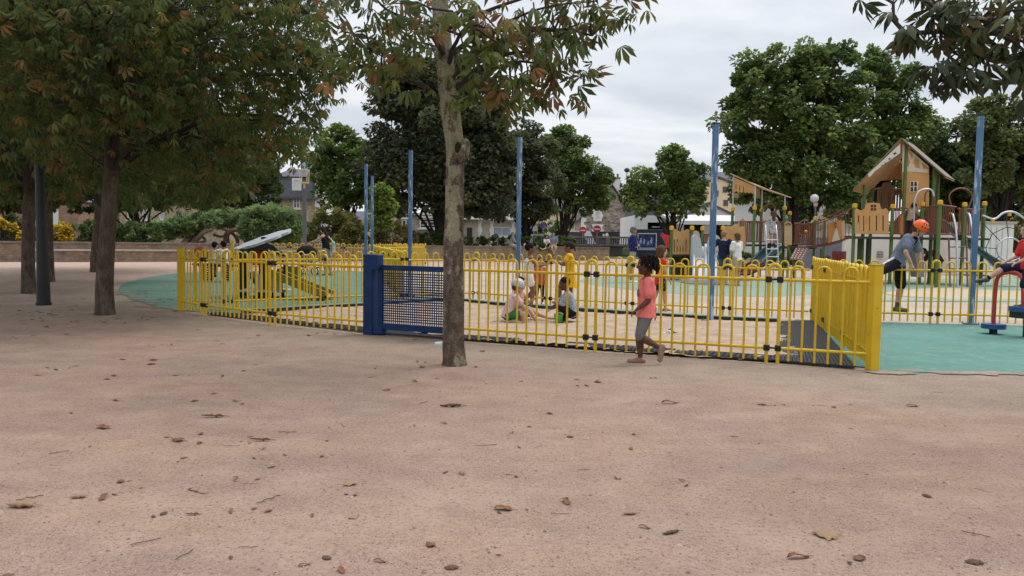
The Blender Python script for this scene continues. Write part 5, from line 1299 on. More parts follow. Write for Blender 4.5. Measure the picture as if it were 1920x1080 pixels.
# wavy side of the stair up to the tower
panel(r1, 'wave_panel', [(1356, 468), (1357, 432), (1360, 426), (1366, 425), (1372, 429), (1377, 424), (1383, 424), (1390, 425), (1397, 424), (1398, 466), (1393, 470), (1389, 466), (1386, 456), (1376, 456), (1370, 464)], D1 + .9, .03, MPN)
panel(r1, 'beige_panel', [(1354, 440), (1355, 430), (1359, 425), (1366, 423.5), (1372, 425), (1377, 421), (1384, 420), (1384, 424), (1377, 426), (1372, 430), (1364, 428), (1359, 432)], D1 + 1.25, .03, MPB)
# ---- tower with the slanted roof
FLp, FRp, BLp, BRp = GD(1412, 28.5), GD(1468, 29.3), GD(1371, 29.6), GD(1425, 30.4)
for x, y, dd in ((1412, 392, 28.5), (1468, 392, 29.3), (1371, 394, 29.6), (1425, 396, 30.4)): post(r1, x, y, dd, .115)
tops = []
for x, y0, y1, dd in ((1412, 388, 347.5, 28.5), (1468, 388, 367, 29.3), (1371, 390, 329, 29.6), (1425, 392, 355, 30.4)):
    b = GD(x, dd); z0, z1 = Z(y0, dd, x), Z(y1, dd, x); mb = MB(); mb.tube([V((b.x, b.y, z0)), V((b.x, b.y, z1))], .03, 8); mb.build('roof_strut', MSI, r1); tops.append(V((b.x, b.y, z1)))
FLt, FRt, BLt, BRt = tops
du = (FRt - FLt).normalized(); ds = (BLt - FLt).normalized()
q = [FLt - du * .08 - ds * .12, FRt + du * .22 - ds * .12, BRt + du * .22 + ds * .12, BLt - du * .08 + ds * .12]
mb = MB(); mb.prism([p + V((0, 0, .0)) for p in q], (0, 0, .04)); mb.build('roof_sheet', MPB, r1)
# zigzag valances on the left and inner side
def valance(a, b, h0, h1, n, mat, slots=False):
    mb = MB(); pts = [a, b]; m_ = 2 * n; low = []
    for i in range(m_ + 1):
        s = 1 - i / m_; p = a.lerp(b, s); low.append(p - V((0, 0, (h0 + (h1 - h0) * s) * (1.0 if i % 2 else .86))))
    nn = (b - a).cross(V((0, 0, 1))).normalized() * .025
    mb.prism(pts + low, nn); return mb
va = valance(BLt - V((0, 0, .06)), FLt - V((0, 0, .03)), .58, .28, 6, MPN).build('valance', MPN, r1)
mb = MB(); nn = (FLt - BLt).cross(V((0, 0, 1))).normalized()
for s in (.15, .32, .5): p = BLt.lerp(FLt, s) - V((0, 0, .38 - .1 * s)) + nn * .030; mb.bar(p - V((0, 0, .09)), p + V((0, 0, .09)), .03, .006, upv=nn)
mb.build('slot', MDK, va)
valance(BRt - V((0, 0, .1)), FRt.lerp(BRt, .9) - V((0, 0, .1)), .2, .2, 2, MPB)
panel(r1, 'beige_panel', [(1412.5, 371), (1412.5, 350), (1425, 354), (1425, 372)], 30.2, .03, MPB)
panel(r1, 'beige_panel', [(1373, 371), (1373, 362), (1385, 362), (1385, 371)], 29.9, .03, MPB)
zd1, zr1 = Z(459, 28.5, 1412), Z(415, 28.5, 1412)
mb = MB(); mb.prism([V((p.x, p.y, zd1 - .06)) for p in (FLp, FRp, BRp, BLp)], (0, 0, .08)); mb.build('deck', MDK, r1)
bars(r1, FLp.lerp(FRp, .05), FLp.lerp(FRp, .36), zd1 + .12, zr1, 7, .014); bars(r1, FLp.lerp(FRp, .66), FLp.lerp(FRp, .97), zd1 + .12, zr1, 7, .014)
bars(r1, FLp, BLp, zd1 + .12, zr1, 12, .014); bars(r1, BLp, BRp, zd1 + .12, zr1, 14, .014)
panel(r1, 'gable_panel', [(1384, 462), (1384, 418), (1392, 408.5), (1400, 417), (1400, 462)], 29.2, .03, MPB)
hp = [P(1427, 420, 28.9), P(1428, 402, 28.9), P(1431, 390, 28.9), P(1440, 382.5, 28.9), P(1449, 383.5, 28.95), P(1454, 392, 29), P(1455, 404, 29), P(1456, 420, 29)]
mb = MB(); mb.tube(spline(hp, 4), .024, 8); mb.build('entry_hoop', MBR, r1)
# ladder
mb = MB()
for xa, xb in ((1434, 1439), (1454, 1461)):
    mb.tube(spline([P(xa - 1.5, 420, 28.75), P(xa + .5, 421, 28.4), P(xa + 1.8, 428, 28.15), P((xa + xb) / 2 + .5, 455, 27.9), V((P(xb, 500, 27.6).x, 27.6, .02))], 4), .022, 8)
ld = mb.build('ladder_rails', MSI, r1); mb = MB()
for y in (450, 467, 481.5, 496): mb.tube([P(1437 + (y - 450) * .05, y, 27.86 - (y - 450) * .005), P(1457.5 + (y - 450) * .07, y, 27.86 - (y - 450) * .005)], .018, 8)
mb.build('rungs', MSI, ld)
# teal slide behind, ending in a maroon run-out
def trough(root, path, w_, mat, name, rim=.035, sidev=None):
    mb = MB(); n = len(path); Lf = []; Rt = []
    for i, p in enumerate(path):
        t_ = (path[min(i + 1, n - 1)] - path[max(i - 1, 0)]); sd_ = V((t_.y, -t_.x, 0)).normalized() if V((t_.x, t_.y, 0)).length > .01 else V((1, 0, 0))
        Lf.append(p - sd_ * w_ / 2); Rt.append(p + sd_ * w_ / 2)
    mb.add(Lf + Rt, [(i, n + i, n + i + 1, i + 1) for i in range(n - 1)], True)
    mb.add([q - V((0, 0, .05)) for q in Lf + Rt], [(i, i + 1, n + i + 1, n + i) for i in range(n - 1)], True)
    for S in (Lf, Rt):
        mb.add(S + [q + V((0, 0, .20)) for q in S], [(i, i + 1, n + i + 1, n + i) for i in range(n - 1)], True); mb.tube([q + V((0, 0, .20)) for q in S], rim, 7)
    return mb.build(name, mat, root)
trough(r1, spline([P(1455, 470, 28.9), P(1440, 478, 28.6), P(1426, 492, 28.2), P(1418, 500, 28.0)], 4), .45, MTL, 'slide_chute')
trough(r1, spline([P(1420, 500, 28.0), P(1408, 507, 27.6), P(1396, 512, 27.2), P(1390, 514, 27.0)], 4), .45, MRS, 'slide_run_out')
# ---- link between the towers: panels, posts, net ramp
panel(r1, 'arched_panel', [(1471, 459), (1471, 420), (1474, 416), (1478, 415), (1483, 417), (1485, 421), (1485, 459)], 28.6, .03, MPB)
mb = MB(); mb.tube(spline([P(1473, 421, 28.56), P(1478, 418, 28.56), P(1483, 421, 28.56)], 4), .03, 6); mb.build('arch_trim', MBR, r1)
panel(r1, 'yellow_strip', [(1472, 459.2), (1472, 456), (1484, 456), (1484, 459.2)], 28.57, .02, MYC)
for x, y, dd in ((1478, 402, 29.9), (1526, 412, 28.4), (1544, 414, 29.6)): post(r1, x, y, dd)
d_ = 28.6; mb = MB(); p0, p1 = GD(1471, d_), GD(1530, d_); zl = Z(462, d_); mb.box(((p0.x + p1.x) / 2, d_ + .6, zl - .05), (p1.x - p0.x, 1.2, .08)); mb.build('deck', MDK, r1)
bars(r1, GD(1487, d_), GD(1499, d_), zl + .08, Z(419, d_), 5, .014); bars(r1, GD(1511, d_), GD(1525, d_), zl + .08, Z(418, d_), 6, .016)
bars(r1, GD(1487, d_ + 1.2), GD(1526, d_ + 1.2), zl + .08, Z(419, d_), 9, .02, MBP, slats=True)
mb = MB(); mb.tube(spline([P(1498, 419, d_), P(1506, 413.5, d_), P(1513, 414, d_), P(1518, 419, d_)], 4), .022, 8); mb.build('top_rail', MBR, r1)
mb = MB(); mb.tube(spline([P(1498, 437, d_ - .05), P(1502, 441, d_ - .1), P(1508, 441, d_ - .1), P(1512, 436, d_ - .05)], 4), .02, 8); mb.build('chain_bar', MBR, r1)
mb = MB(); mb.ell(P(1511, 434, d_ - .05), .06, 10, 6); mb.build('knob', MYC, r1)
# net ramp of ropes
A0, A1, B0, B1 = P(1494, 464, d_ - .1), P(1517, 464, d_ - .1), P(1482, 487, d_ - 1.1), P(1503, 489, d_ - 1.1)
mb = MB()
for i in range(8): s = i / 7; mb.tube([A0.lerp(A1, s), B0.lerp(B1, s)], .022, 6)
for i in range(1, 7): s = i / 7; mb.tube([A0.lerp(B0, s), A1.lerp(B1, s)], .022, 6)
mb.cur = 1
for i in range(1, 7):
    for k in range(0, 8, 2): mb.ell(A0.lerp(B0, i / 7).lerp(A1.lerp(B1, i / 7), k / 7) - V((0, .02, 0)), .034, 6, 4)
mb.build('net_ramp', [MBP, MWP], r1)
for (x0, y0, x1, y1, dd) in ((1477, 464, 1490, 500, 28.3), (1494, 490, 1506, 503, 27.7), (1540, 466, 1531, 500, 29)): mb = MB(); a = P(x0, y0, dd); b = P(x1, y1, dd); b.z = 0; mb.tube([a, a.lerp(b, .5) + V((.1, 0, 0)), b], .05, 8); mb.build('brace', MGR, r1)

# ---- house tower
D2 = 26.0
r2 = empty('house_tower', GD(1690, D2), 'house-shaped climbing tower with a steep gable roof and half-timbered wall', 'climbing frame')
# sloping rope bridge from the link
Ba, Bb = 28.0, D2 + .1
def bp(x, y): return P(x, y, Ba + (Bb - Ba) * (x - 1528) / 70)
mb = MB()
for k in range(14):
    s = k / 13; x = 1529 + 69 * s; y = 463 - 20 * s + 3.5 * math.sin(math.pi * s); p = bp(x, y); mb.box(p + V((0, .35, 0)), (.085, .8, .05), 0)
bd = mb.build('bridge_planks', MBP, r2)
mb = MB()
for off_, yy in ((0, 420), (.7, 420), (0, 463), (.7, 463)):
    pts = [bp(1529 + 69 * s, yy - (30 if yy == 420 else 20) * s + 3 * math.sin(math.pi * s)) + V((0, off_, 0)) for s in [i / 8 for i in range(9)]]; mb.tube(pts, .022, 7)
mb.build('bridge_rope', MBR, r2)
mb = MB()
for k in range(12):
    s = k / 11
    for off_ in (0, .7): a = bp(1529 + 69 * s, 420 - 30 * s + 3 * math.sin(math.pi * s)) + V((0, off_, 0)); b = bp(1529 + 69 * s, 463 - 20 * s + 3 * math.sin(math.pi * s)) + V((0, off_, 0)); mb.tube([a, b], .012, 5)
mb.build('bridge_hanger', MBR, r2)
mb = MB(); mb.prism([bp(1552, 456) - V((0, .03, 0)), bp(1552, 419) - V((0, .03, 0)), bp(1577, 412) - V((0, .03, 0)), bp(1577, 449) - V((0, .03, 0))], (0, .025, 0)); sp_ = mb.build('picture_panel', M('orange_panel', (.53, .21, .055), .55, .08, 2), r2)
mb = MB(); e = V((0, .042, 0)); mb.prism([bp(1559, 453.5) - e, bp(1566, 427) - e, bp(1568.5, 427) - e, bp(1574, 449.5) - e], (0, .01, 0)); mb.build('white_cone', M('cone_white', (.58, .5, .38), .6, .1, 12), sp_)
mb = MB()
for k in range(14): a_ = 2 * math.pi * k / 14; c = bp(1567, 422) - e; mb.bar(c + V((math.cos(a_) * .04, 0, math.sin(a_) * .04)), c + V((math.cos(a_) * .15, 0, math.sin(a_) * .13)), .02, .01)
mb.build('sun_rays', MDK, sp_)
mb = MB(); mb.prism([bp(1578, 449) - V((0, .03, 0)), bp(1578, 415) - V((0, .03, 0)), bp(1583, 413.5) - V((0, .03, 0)), bp(1583, 447.5) - V((0, .03, 0))], (0, .025, 0)); mb.build('beige_panel', MPB, r2)
# posts
for x, y, dd in ((1599, 388, D2), (1670, 389, D2), (1725.5, 385, D2 + .2), (1758, 382, D2 - 1.6), (1804, 386, D2 - .2), (1841, 384, D2 + .3)): post(r2, x, y, dd, .115)
for x, y, dd in ((1690, 260, D2 + .5), (1744, 315, D2 + .6), (1616, 347, D2 + .6), (1752, 322, D2 + 1.7), (1630, 352, D2 + 1.8)): post(r2, x, y, dd, .12, cap=False)
for x, dd in ((1610, D2 + .5), (1626, D2 + 1.0)): post(r2, x, 446, dd, .11, cap=False, mat=M('dark_green_post', (.05, .075, .03), .6, .15, 3))
# the deck line
zd2 = Z(443.5, D2, 1640); mb = MB(); p0, p1 = GD(1597, D2), GD(1848, D2); mb.box(((p0.x + p1.x) / 2, D2 + .8, zd2 - .04), (p1.x - p0.x, 1.9, .07)); mb.build('deck', MDK, r2)
# balcony panel with little window and slots
slotted(r2, 'balcony_panel', 1603, 1666.5, [(1603, 396), (1606, 390), (1610, 393), (1616, 395), (1622, 391), (1624.5, 381), (1637, 380), (1649.5, 381), (1652, 391), (1656, 393), (1661, 390), (1666.5, 396)], 438.5, 404, 433, [(1610, 2.6), (1619.5, 2.2), (1630.5, 2.4), (1643.5, 2.4), (1656, 2.6)], D2 - .08, .035, MPN)
mb = MB()
for x in (1635, 1640.8):
    for y in (386.2, 392.3): mb.prism(pp([(x - 2.1, y + 2.3), (x - 2.1, y - 2.3), (x + 2.1, y - 2.3), (x + 2.1, y + 2.3)], D2 - .092), (0, .012, 0))
mb.build('window_hole', M('hole_brown', (.10, .03, .025), .7), r2)
# gable wall on the right of the ridge post, timbers, window
Dg = D2 + .5
panel(r2, 'gable_wall', [(1692, 393), (1692, 268), (1742, 312), (1742, 393)], Dg, .04, MPN)
tb = [([(1692, 270), (1697, 273), (1695, 322), (1692, 323)]), ([(1697, 274), (1701, 277), (1719, 321), (1712, 322)]), ([(1696, 312), (1740, 317), (1740, 324), (1696, 321)]), ([(1714, 288), (1717.5, 291), (1706, 319), (1700, 319)]), ([(1722, 296), (1727, 299), (1731, 316), (1725, 315.5)]), ([(1702, 277.5), (1741, 311), (1741, 315), (1715, 294)])]
mb = MB()
for k, pts in enumerate(tb): mb.prism(pp(pts, Dg - .012 - .0025 * k), (0, .012, 0))
mb.build('timber', M('timber_white', (.60, .52, .40), .7, .15, 14), r2)
mb = MB(); mb.prism(pp([(1705.5, 361), (1706.5, 340), (1721.5, 339), (1721, 360)], Dg - .03), (0, .03, 0)); w_ = mb.build('window', M('timber_white', (.6, .5, .4)), r2)
mb = MB()
for x, y in ((1710.3, 344.8), (1717, 344.5), (1710, 354.8), (1716.8, 354.5)): mb.prism(pp([(x - 2.3, y + 4.2), (x - 1.8, y - 4), (x + 1.8, y - 4), (x + 2.3, y + 4)], Dg - .045), (0, .012, 0))
mb.build('pane', M('pane_dark', (.03, .025, .022), .5), w_)
# roof: two thin slopes running back, white board with birds along the front of the left one
def slope(pts_f, back, th, mat, name):
    mb = MB(); a, b = [P(x, y, Dg - .25) for x, y in pts_f]; mb.prism([a, b, b + V((back * .62, back * .82, 0)), a + V((back * .62, back * .82, 0))], th); return mb.build(name, mat, r2)
slope([(1689, 262.5), (1601, 357)], 2.0, V((-.03, 0, -.035)), MPN, 'roof_slope'); slope([(1691, 262.5), (1771, 331)], 2.0, V((.03, 0, -.035)), MPN, 'roof_slope')
mb = MB(); a, b = P(1690, 260, Dg - .28), P(1600, 356.5, Dg - .28); mb.prism([a, b, b + V((1.28, 1.69, 0)), a + V((1.28, 1.69, 0))], V((-.02, 0, .02)))
a, b = P(1690, 260, Dg - .28), P(1772, 330.5, Dg - .28); mb.prism([a, b, b + V((1.28, 1.69, 0)), a + V((1.28, 1.69, 0))], V((.02, 0, .02))); mb.build('roof_edge', M('roof_grey', (.20, .165, .13), .7, .1, 3), r2)
wb = panel(r2, 'barge_board', [(1688, 270), (1688, 287), (1640, 321), (1633, 330), (1629, 332), (1627, 327)], Dg - .29, .025, MWP)
mb = MB()
for x, y, s in ((1678, 288, 2.2), (1668, 298, 1.6), (1660, 306, 1.3), (1654, 310, 1.0)): c = P(x, y, Dg - .305); k = s * D2 / F; mb.prism([c + V((-2 * k, 0, .2 * k)), c + V((-.3 * k, 0, .5 * k)), c + V((.6 * k, 0, 2 * k)), c + V((.5 * k, 0, .4 * k)), c + V((2.2 * k, 0, .9 * k)), c + V((.4 * k, 0, -.5 * k)), c + V((-.6 * k, 0, -1.4 * k)), c + V((-.5 * k, 0, -.3 * k))], (0, .008, 0))
mb.build('painted_bird', MDK, wb)
panel(r2, 'roof_lining', [(1640, 344), (1690, 300), (1690, 336), (1640, 340)], Dg + 1.5, .03, M('lining_tan', (.42, .20, .075), .6, .08, 2))
bars(r2, GD(1636, Dg + 1.6), GD(1688, Dg + 1.6), Z(394, Dg + 1.6, 1660), Z(354, Dg + 1.6, 1660), 9, .02, MBP, slats=True)
slotted(r2, 'inner_panel', 1646, 1676, [(1646, 360), (1648, 354), (1654, 350), (1657, 343), (1669, 342), (1672, 350), (1676, 354)], 393, 362, 388, [(1653, 2), (1667, 2)], Dg + 1.45, .03, M('umber_panel', (.22, .125, .07), .6, .1, 2))
panel(r2, 'side_panel', [(1616, 392), (1616, 371), (1620, 369), (1625, 374), (1627, 382), (1624, 392)], Dg + .2, .03, MPN)
# railings round the right part, arches
zr2 = Z(391, D2, 1690)
bars(r2, GD(1673, D2), GD(1686, D2), zd2 + .12, zr2, 4, .016); panel(r2, 'brown_panel', [(1694, 441), (1694, 394), (1722, 392), (1722, 441)], Dg + 1.2, .03, MBP)
panel(r2, 'orange_panel', [(1685, 440), (1685, 410), (1694, 400), (1694, 440)], D2 + .15, .03, MATS['orange_panel'])
mb = MB(); mb.tube(spline([P(1672, 391.5, D2), P(1682, 392, D2), P(1692, 389, D2), P(1702, 393, D2), P(1690, 402, D2), P(1682, 410, D2), P(1676, 420, D2), P(1676, 436, D2)], 4), .024, 7); mb.build('curved_rail', MBR, r2)
bars(r2, GD(1728, D2 + .1), GD(1756, D2 - 1.4), zd2 + .1, Z(389, D2, 1740), 5, .02, MBP, slats=True)
bars(r2, GD(1761, D2 - 1.5), GD(1788, D2 - .4), zd2 + .1, Z(389, D2, 1780), 7, .016); bars(r2, GD(1791, D2 - .3), GD(1822, D2), zd2 + .1, Z(392, D2, 1800), 6, .02, MBP, slats=True); bars(r2, GD(1822, D2), GD(1840, D2 + .3), zd2 + .1, Z(391, D2, 1830), 4, .016)
mb = MB(); mb.tube(spline([P(1714, 436, D2 - .3), P(1714, 400, D2 - .3), P(1715, 376, D2 - .3), P(1722, 360, D2 - .3), P(1735, 354.5, D2 - .3), P(1747, 357, D2 - .3), P(1751, 368, D2 - .3)], 5), .028, 9); mb.build('silver_arch', MSI, r2)
for pts, nm in (([(1737, 392), (1734, 376), (1736, 362), (1744, 356), (1751, 364), (1752, 376), (1748, 392)], 'rust_arch'), ([(1786, 392), (1780, 374), (1781, 364), (1790, 356), (1801, 353), (1814, 356), (1822, 364), (1822, 374), (1815, 392)], 'rust_arch')):
    mb = MB(); mb.tube(spline([P(x, y, D2 + .2) for x, y in pts], 5), .026, 8); mb.build(nm, MBR, r2)
# ladder with silver handrails
mb = MB()
for xa, xb in ((1784, 1797), (1815, 1826)): mb.tube(spline([P(xa - 3, 400, D2 - .2), P(xa + 1, 401, D2 - .6), P(xa + 4, 408, D2 - .8), P((xa + xb) / 2 + 3, 445, D2 - 1.1), V((P(xb, 510, D2 - 1.4).x, D2 - 1.4, .02))], 5), .034, 9)
ld = mb.build('handrail', MSI, r2); mb = MB()
for xa in (1779, 1812): mb.tube([P(xa, 446, D2 - .4), V((P(xa + 4, 505, D2 - 1.2).x, D2 - 1.2, .02))], .03, 7)
for y in (463, 484, 504): mb.tube([P(1781, y, D2 - .7), P(1815, y, D2 - .7)], .02, 7)
mb.build('ladder', MBR, r2)
# long green slide running down to the right
trough(r2, spline([P(1764, 424, D2 + .6), P(1778, 432, D2 + .5), P(1800, 450, D2 + .3), P(1830, 473, D2 + .1), P(1856, 492, D2 - .1), P(1872, 503, D2 - .2)], 4), .55, MTL, 'slide_chute', .05)
trough(r2, spline([P(1870, 502, D2 - .2), P(1884, 511, D2 - .3), P(1900, 516, D2 - .4), P(1912, 517, D2 - .5)], 4), .55, M('brown_slide', (.16, .075, .05), .5, .15, 2), 'slide_run_out', .05)
mb = MB(); mb.prism(pp([(1722, 520), (1716, 470), (1722, 462), (1732, 468), (1733, 520)], D2 - .2), (0, .5, 0)); mb.build('grey_pillar', M('pillar_grey', (.24, .245, .25), .6, .1, 2), r2)
# ---- net arch at right
r3 = empty('net_arch', GD(1890, 25.5), 'climbing net arch with a wavy silver top rail and a rope spider web', 'climbing frame'); D3 = 25.5
mb = MB(); wv = [(1842, 404), (1852, 408), (1862, 411), (1870, 408), (1880, 400), (1892, 397), (1904, 399), (1914, 405), (1924, 412), (1936, 414), (1950, 406), (1962, 402)]
mb.tube(spline([P(x, y, D3) for x, y in wv], 5), .035, 9); mb.build('wavy_rail', MSI, r3)
cx, cy = 1893, 468; mb = MB()
ring = lambda rx, n=28, dd=D3: [P(cx + rx * math.cos(2 * math.pi * i / n), cy + rx * .93 * math.sin(2 * math.pi * i / n), dd) for i in range(n + 1)]
mb.tube(ring(23.5), .028, 8, caps=False); mb.build('steel_ring', MSI, r3)
mb = MB()
for k in range(9):
    a_ = math.pi * (.5 + 2 * k / 9 + .03)
    e = P(cx + 24 * math.cos(a_), cy - 22 * math.sin(a_), D3); rr_ = 72 if math.sin(a_) > 0 else 44
    f_ = P(cx + rr_ * math.cos(a_), max(405, cy - rr_ * math.sin(a_)) if math.sin(a_) > 0 else min(506, cy - rr_ * math.sin(a_)), D3); mb.tube([e, f_], .013, 6)
for rx in (45,):
    mb.tube([P(cx + rx * math.cos(2 * math.pi * i / 9 + .1 + .5 * math.pi), cy - rx * .95 * math.sin(2 * math.pi * i / 9 + .1 + .5 * math.pi), D3) for i in range(10)], .013, 6)
mb.build('rope_web', M('rope_dark', (.05, .045, .04), .8), r3)
for x, y in ((1861, 414), (1892.5, 402)): mb = MB(); mb.tube([P(x, y - 3, D3), P(x, y + 3, D3)], .06, 8, smooth=False); mb.build('rope_clamp', MYC, r3)
post(r3, 1962, 404, D3, .11)

# ------------------------------------------------------------------ toddler play hut
DT = 16.6
r4 = empty('play_hut', GD(495, DT), 'toddler play hut with a cloud-shaped white roof and a sloping olive ramp', 'play equipment')
MBN = M('bottle_green', (.012, .022, .022), .5, .2, 4); MOL = M('olive_ramp', (.22, .19, .035), .55, .15, 4, col2=(.30, .22, .04)); MOG = M('olive_panel', (.16, .19, .05), .6, .1, 3)
c = P(493, 450, DT); ang = math.atan2(34, 95); u = V((math.cos(ang), .10, math.sin(ang))).normalized(); vv_ = V((-.25, .9, .15)).normalized(); nn = u.cross(vv_).normalized(); vv_ = nn.cross(u).normalized()
pts = []
for i in range(72):
    a_ = 2 * math.pi * i / 72; k = 1 + .13 * abs(math.sin(a_ * 4.5)); pts.append(c + u * (math.cos(a_) * .57 * k) + vv_ * (math.sin(a_) * .36 * k))
mb = MB(); mb.prism([p - nn * .025 for p in pts], nn * .05); cr = mb.build('cloud_roof', M('cloud_white', (.47, .49, .52), .5, .05, 3), r4)
mb = MB(); mb.ell(c - nn * .02 * (1 if nn.z > 0 else -1) * -1 + V((.03, -.0, .02)), (.07, .05, .035), 10, 6); mb.build('hub', MBN, cr)
mb = MB(); mb.tube([P(494, 462, DT), GD(494, DT)], .10, 10); mb.build('post', M('dark_brown_post', (.035, .022, .018), .6), r4)
for x, dd, y in ((450, DT - .2, 474), (459, DT + .4, 476)): mb = MB(); mb.tube([P(x, y, dd), GD(x, dd)], .055, 10); mb.build('post', MBN, r4)
def wavebeam(pts, dd, th=.06): mb = MB(); mb.prism(pp(pts, dd), (0, th, 0)); return mb.build('roof_beam', MBN, r4)
wavebeam([(447, 474), (450, 467), (462, 467), (476, 463), (490, 458), (500, 456), (512, 460), (520, 468), (527, 472), (536, 474), (537, 482), (527, 480), (515, 475), (503, 466), (490, 468), (472, 473), (456, 476)], DT - .35)
panel(r4, 'red_panel', [(470, 497), (470, 476), (474, 468), (480, 464), (488, 466), (488, 498)], DT - .1, .03, MRE)
panel(r4, 'pale_panel', [(501, 500), (501, 474), (508, 470), (515, 476), (516, 500)], DT - .05, .03, M('pale_green_panel', (.42, .45, .33), .6, .1, 2))
panel(r4, 'tan_panel', [(477, 544), (479, 522), (484, 515), (492, 514), (492, 544)], DT - .25, .03, MPB); panel(r4, 'tan_panel', [(504, 545), (504, 514), (514, 512), (528, 518), (530, 545)], DT - .2, .03, MPB)
panel(r4, 'olive_panel', [(524, 520), (524, 502), (534, 499), (560, 500), (566, 506), (566, 531), (545, 524)], DT + .5, .03, MOG)
mb = MB(); p0, p1 = P(451, 545, DT - .2), P(535, 545, DT - .2); mb.box(((p0.x + p1.x) / 2, DT, p0.z), (p1.x - p0.x, .7, .045), bev=.01); mb.build('platform', M('pale_board', (.45, .44, .40), .6, .1, 3), r4)
for x in (464, 486, 512, 530): mb = MB(); q = GD(x, DT - .15); mb.tube([q, V((q.x, q.y, p0.z))], .035, 8); mb.build('leg', MBN, r4)
a, b = P(512, 514, DT - .1), P(619, 556, DT - .5); mb = MB(); b.z = .06; mb.bar(a, b, .5, .05); mb.build('ramp', MOL, r4)
for yo in (-.27, .27): mb = MB(); mb.bar(a + V((0, yo, .05)), b + V((0, yo, .05)), .04, .15); mb.build('ramp_side', MOL, r4)
mb = MB(); mb.tube(spline([P(524, 478, DT), P(534, 500, DT - .2), P(528, 530, DT - .1)], 4), .03, 7); mb.build('dark_rail', MBN, r4)
panel(r4, 'dark_stair', [(461, 512), (468, 510), (483, 530), (484, 541), (474, 530)], DT + .2, .4, MBN)
# spring toys
def spring(root, b, h, r=.09, n=6):
    mb = MB(); mb.tube([b + V((r * math.cos(2 * math.pi * n * i / 90), r * math.sin(2 * math.pi * n * i / 90), .03 + h * i / 90)) for i in range(91)], .016, 6); return mb.build('spring', M('spring_dark', (.02, .02, .022), .5), root)
DS = 22.0; b = GD(381, DS); r5 = empty('spring_rocker', b, 'spring rocker with an orange-red round side panel left of the play hut', 'spring rider')
spring(r5, b, .42); mb = MB(); cc = P(380, 477, DS); mb.prism([cc + V((.22 * math.cos(2 * math.pi * i / 20), -.16, .22 * math.sin(2 * math.pi * i / 20))) for i in range(20)], (0, .03, 0)); mb.build('round_panel', M('orange_red', (.50, .09, .05), .5, .1, 3), r5)
mb = MB(); mb.box(V((cc.x + .05, DS, .50)), (.6, .34, .05), bev=.01); mb.bar(V((cc.x, DS - .10, .5)), V((cc.x, DS - .10, cc.z)), .08); mb.build('seat', MBN, r5)
b = GD(410, DS); r6 = empty('spring_seesaw', b, 'dark spring see-saw bench that the two children in white sit on', 'spring rider'); spring(r6, b + V((-.25, 0, 0)), .40); spring(r6, b + V((.25, 0, 0)), .40)
mb = MB(); mb.box(b + V((0, 0, .47)), (1.1, .28, .06), bev=.01); mb.build('seat', MBN, r6)
# ------------------------------------------------------------------ spinner
MSR = M('spinner_red', (.42, .035, .035), .35, .1, 4, spec=.45); MSB = M('spinner_blue', (.02, .075, .21), .45, .15, 4); MSBk = M('spinner_dark', (.02, .022, .024), .6)
b = G(1862, 627); d = b.y; r7 = empty('disc_spinner', b, 'red tube spinner with two round blue foot discs that the boy in red sits on', 'play equipment')
c1 = P(1863, 611, d); mb = MB(); mb.tube([V((c1.x, c1.y, c1.z - .04)), V((c1.x, c1.y, c1.z + .03))], .165, 24, smooth=False); mb.build('foot_disc', MSB, r7)
mb = MB(); mb.tube([b, V((b.x, b.y, c1.z - .03))], .055, 12); mb.build('stem', MSBk, r7)
x2 = P(1924, 583, d - .35); mb = MB(); mb.tube([x2 - V((0, 0, .01)), x2 + V((0, 0, .06))], .22, 24, smooth=False); mb.build('foot_disc', MSB, r7)
mb = MB(); mb.tube([V((x2.x, x2.y, x2.z - .10)), V((x2.x, x2.y, x2.z - .01))], .205, 24, smooth=False); mb.tube([V((x2.x + .05, x2.y, 0)), V((x2.x + .05, x2.y, x2.z - .05))], .07, 12); mb.build('disc_base', MSBk, r7)
arc = [V((c1.x, c1.y, c1.z)), P(1863.5, 590, d), P(1866, 550, d), P(1869, 526, d - .02), P(1876, 515, d - .05), P(1890, 511, d - .12), P(1905, 511.5, d - .2), P(1914, 518, d - .28), P(1918, 530, d - .32), P(1918.5, 555, d - .35), V((P(1918.5, 580, d - .35).x, d - .35, x2.z + .05))]
mb = MB(); mb.tube(spline(arc, 5), .028, 12); mb.build('arch_tube', MSR, r7)
# ------------------------------------------------------------------ people
def skinmat(name, c):
    m, t, b = nt(name); n = noise(t, objvec(t), 14, 4)
    t.links.new(ramp(t, n, [(.3, tuple(x * .88 for x in c)), (.7, tuple(min(1, x * 1.1) for x in c))]), b.inputs['Base Color'])
    b.inputs['Roughness'].default_value = .55; b.inputs['Specular IOR Level'].default_value = .3
    b.inputs['Subsurface Weight'].default_value = .08; b.inputs['Subsurface Radius'].default_value = (.012, .005, .003); MATS[name] = m; return m


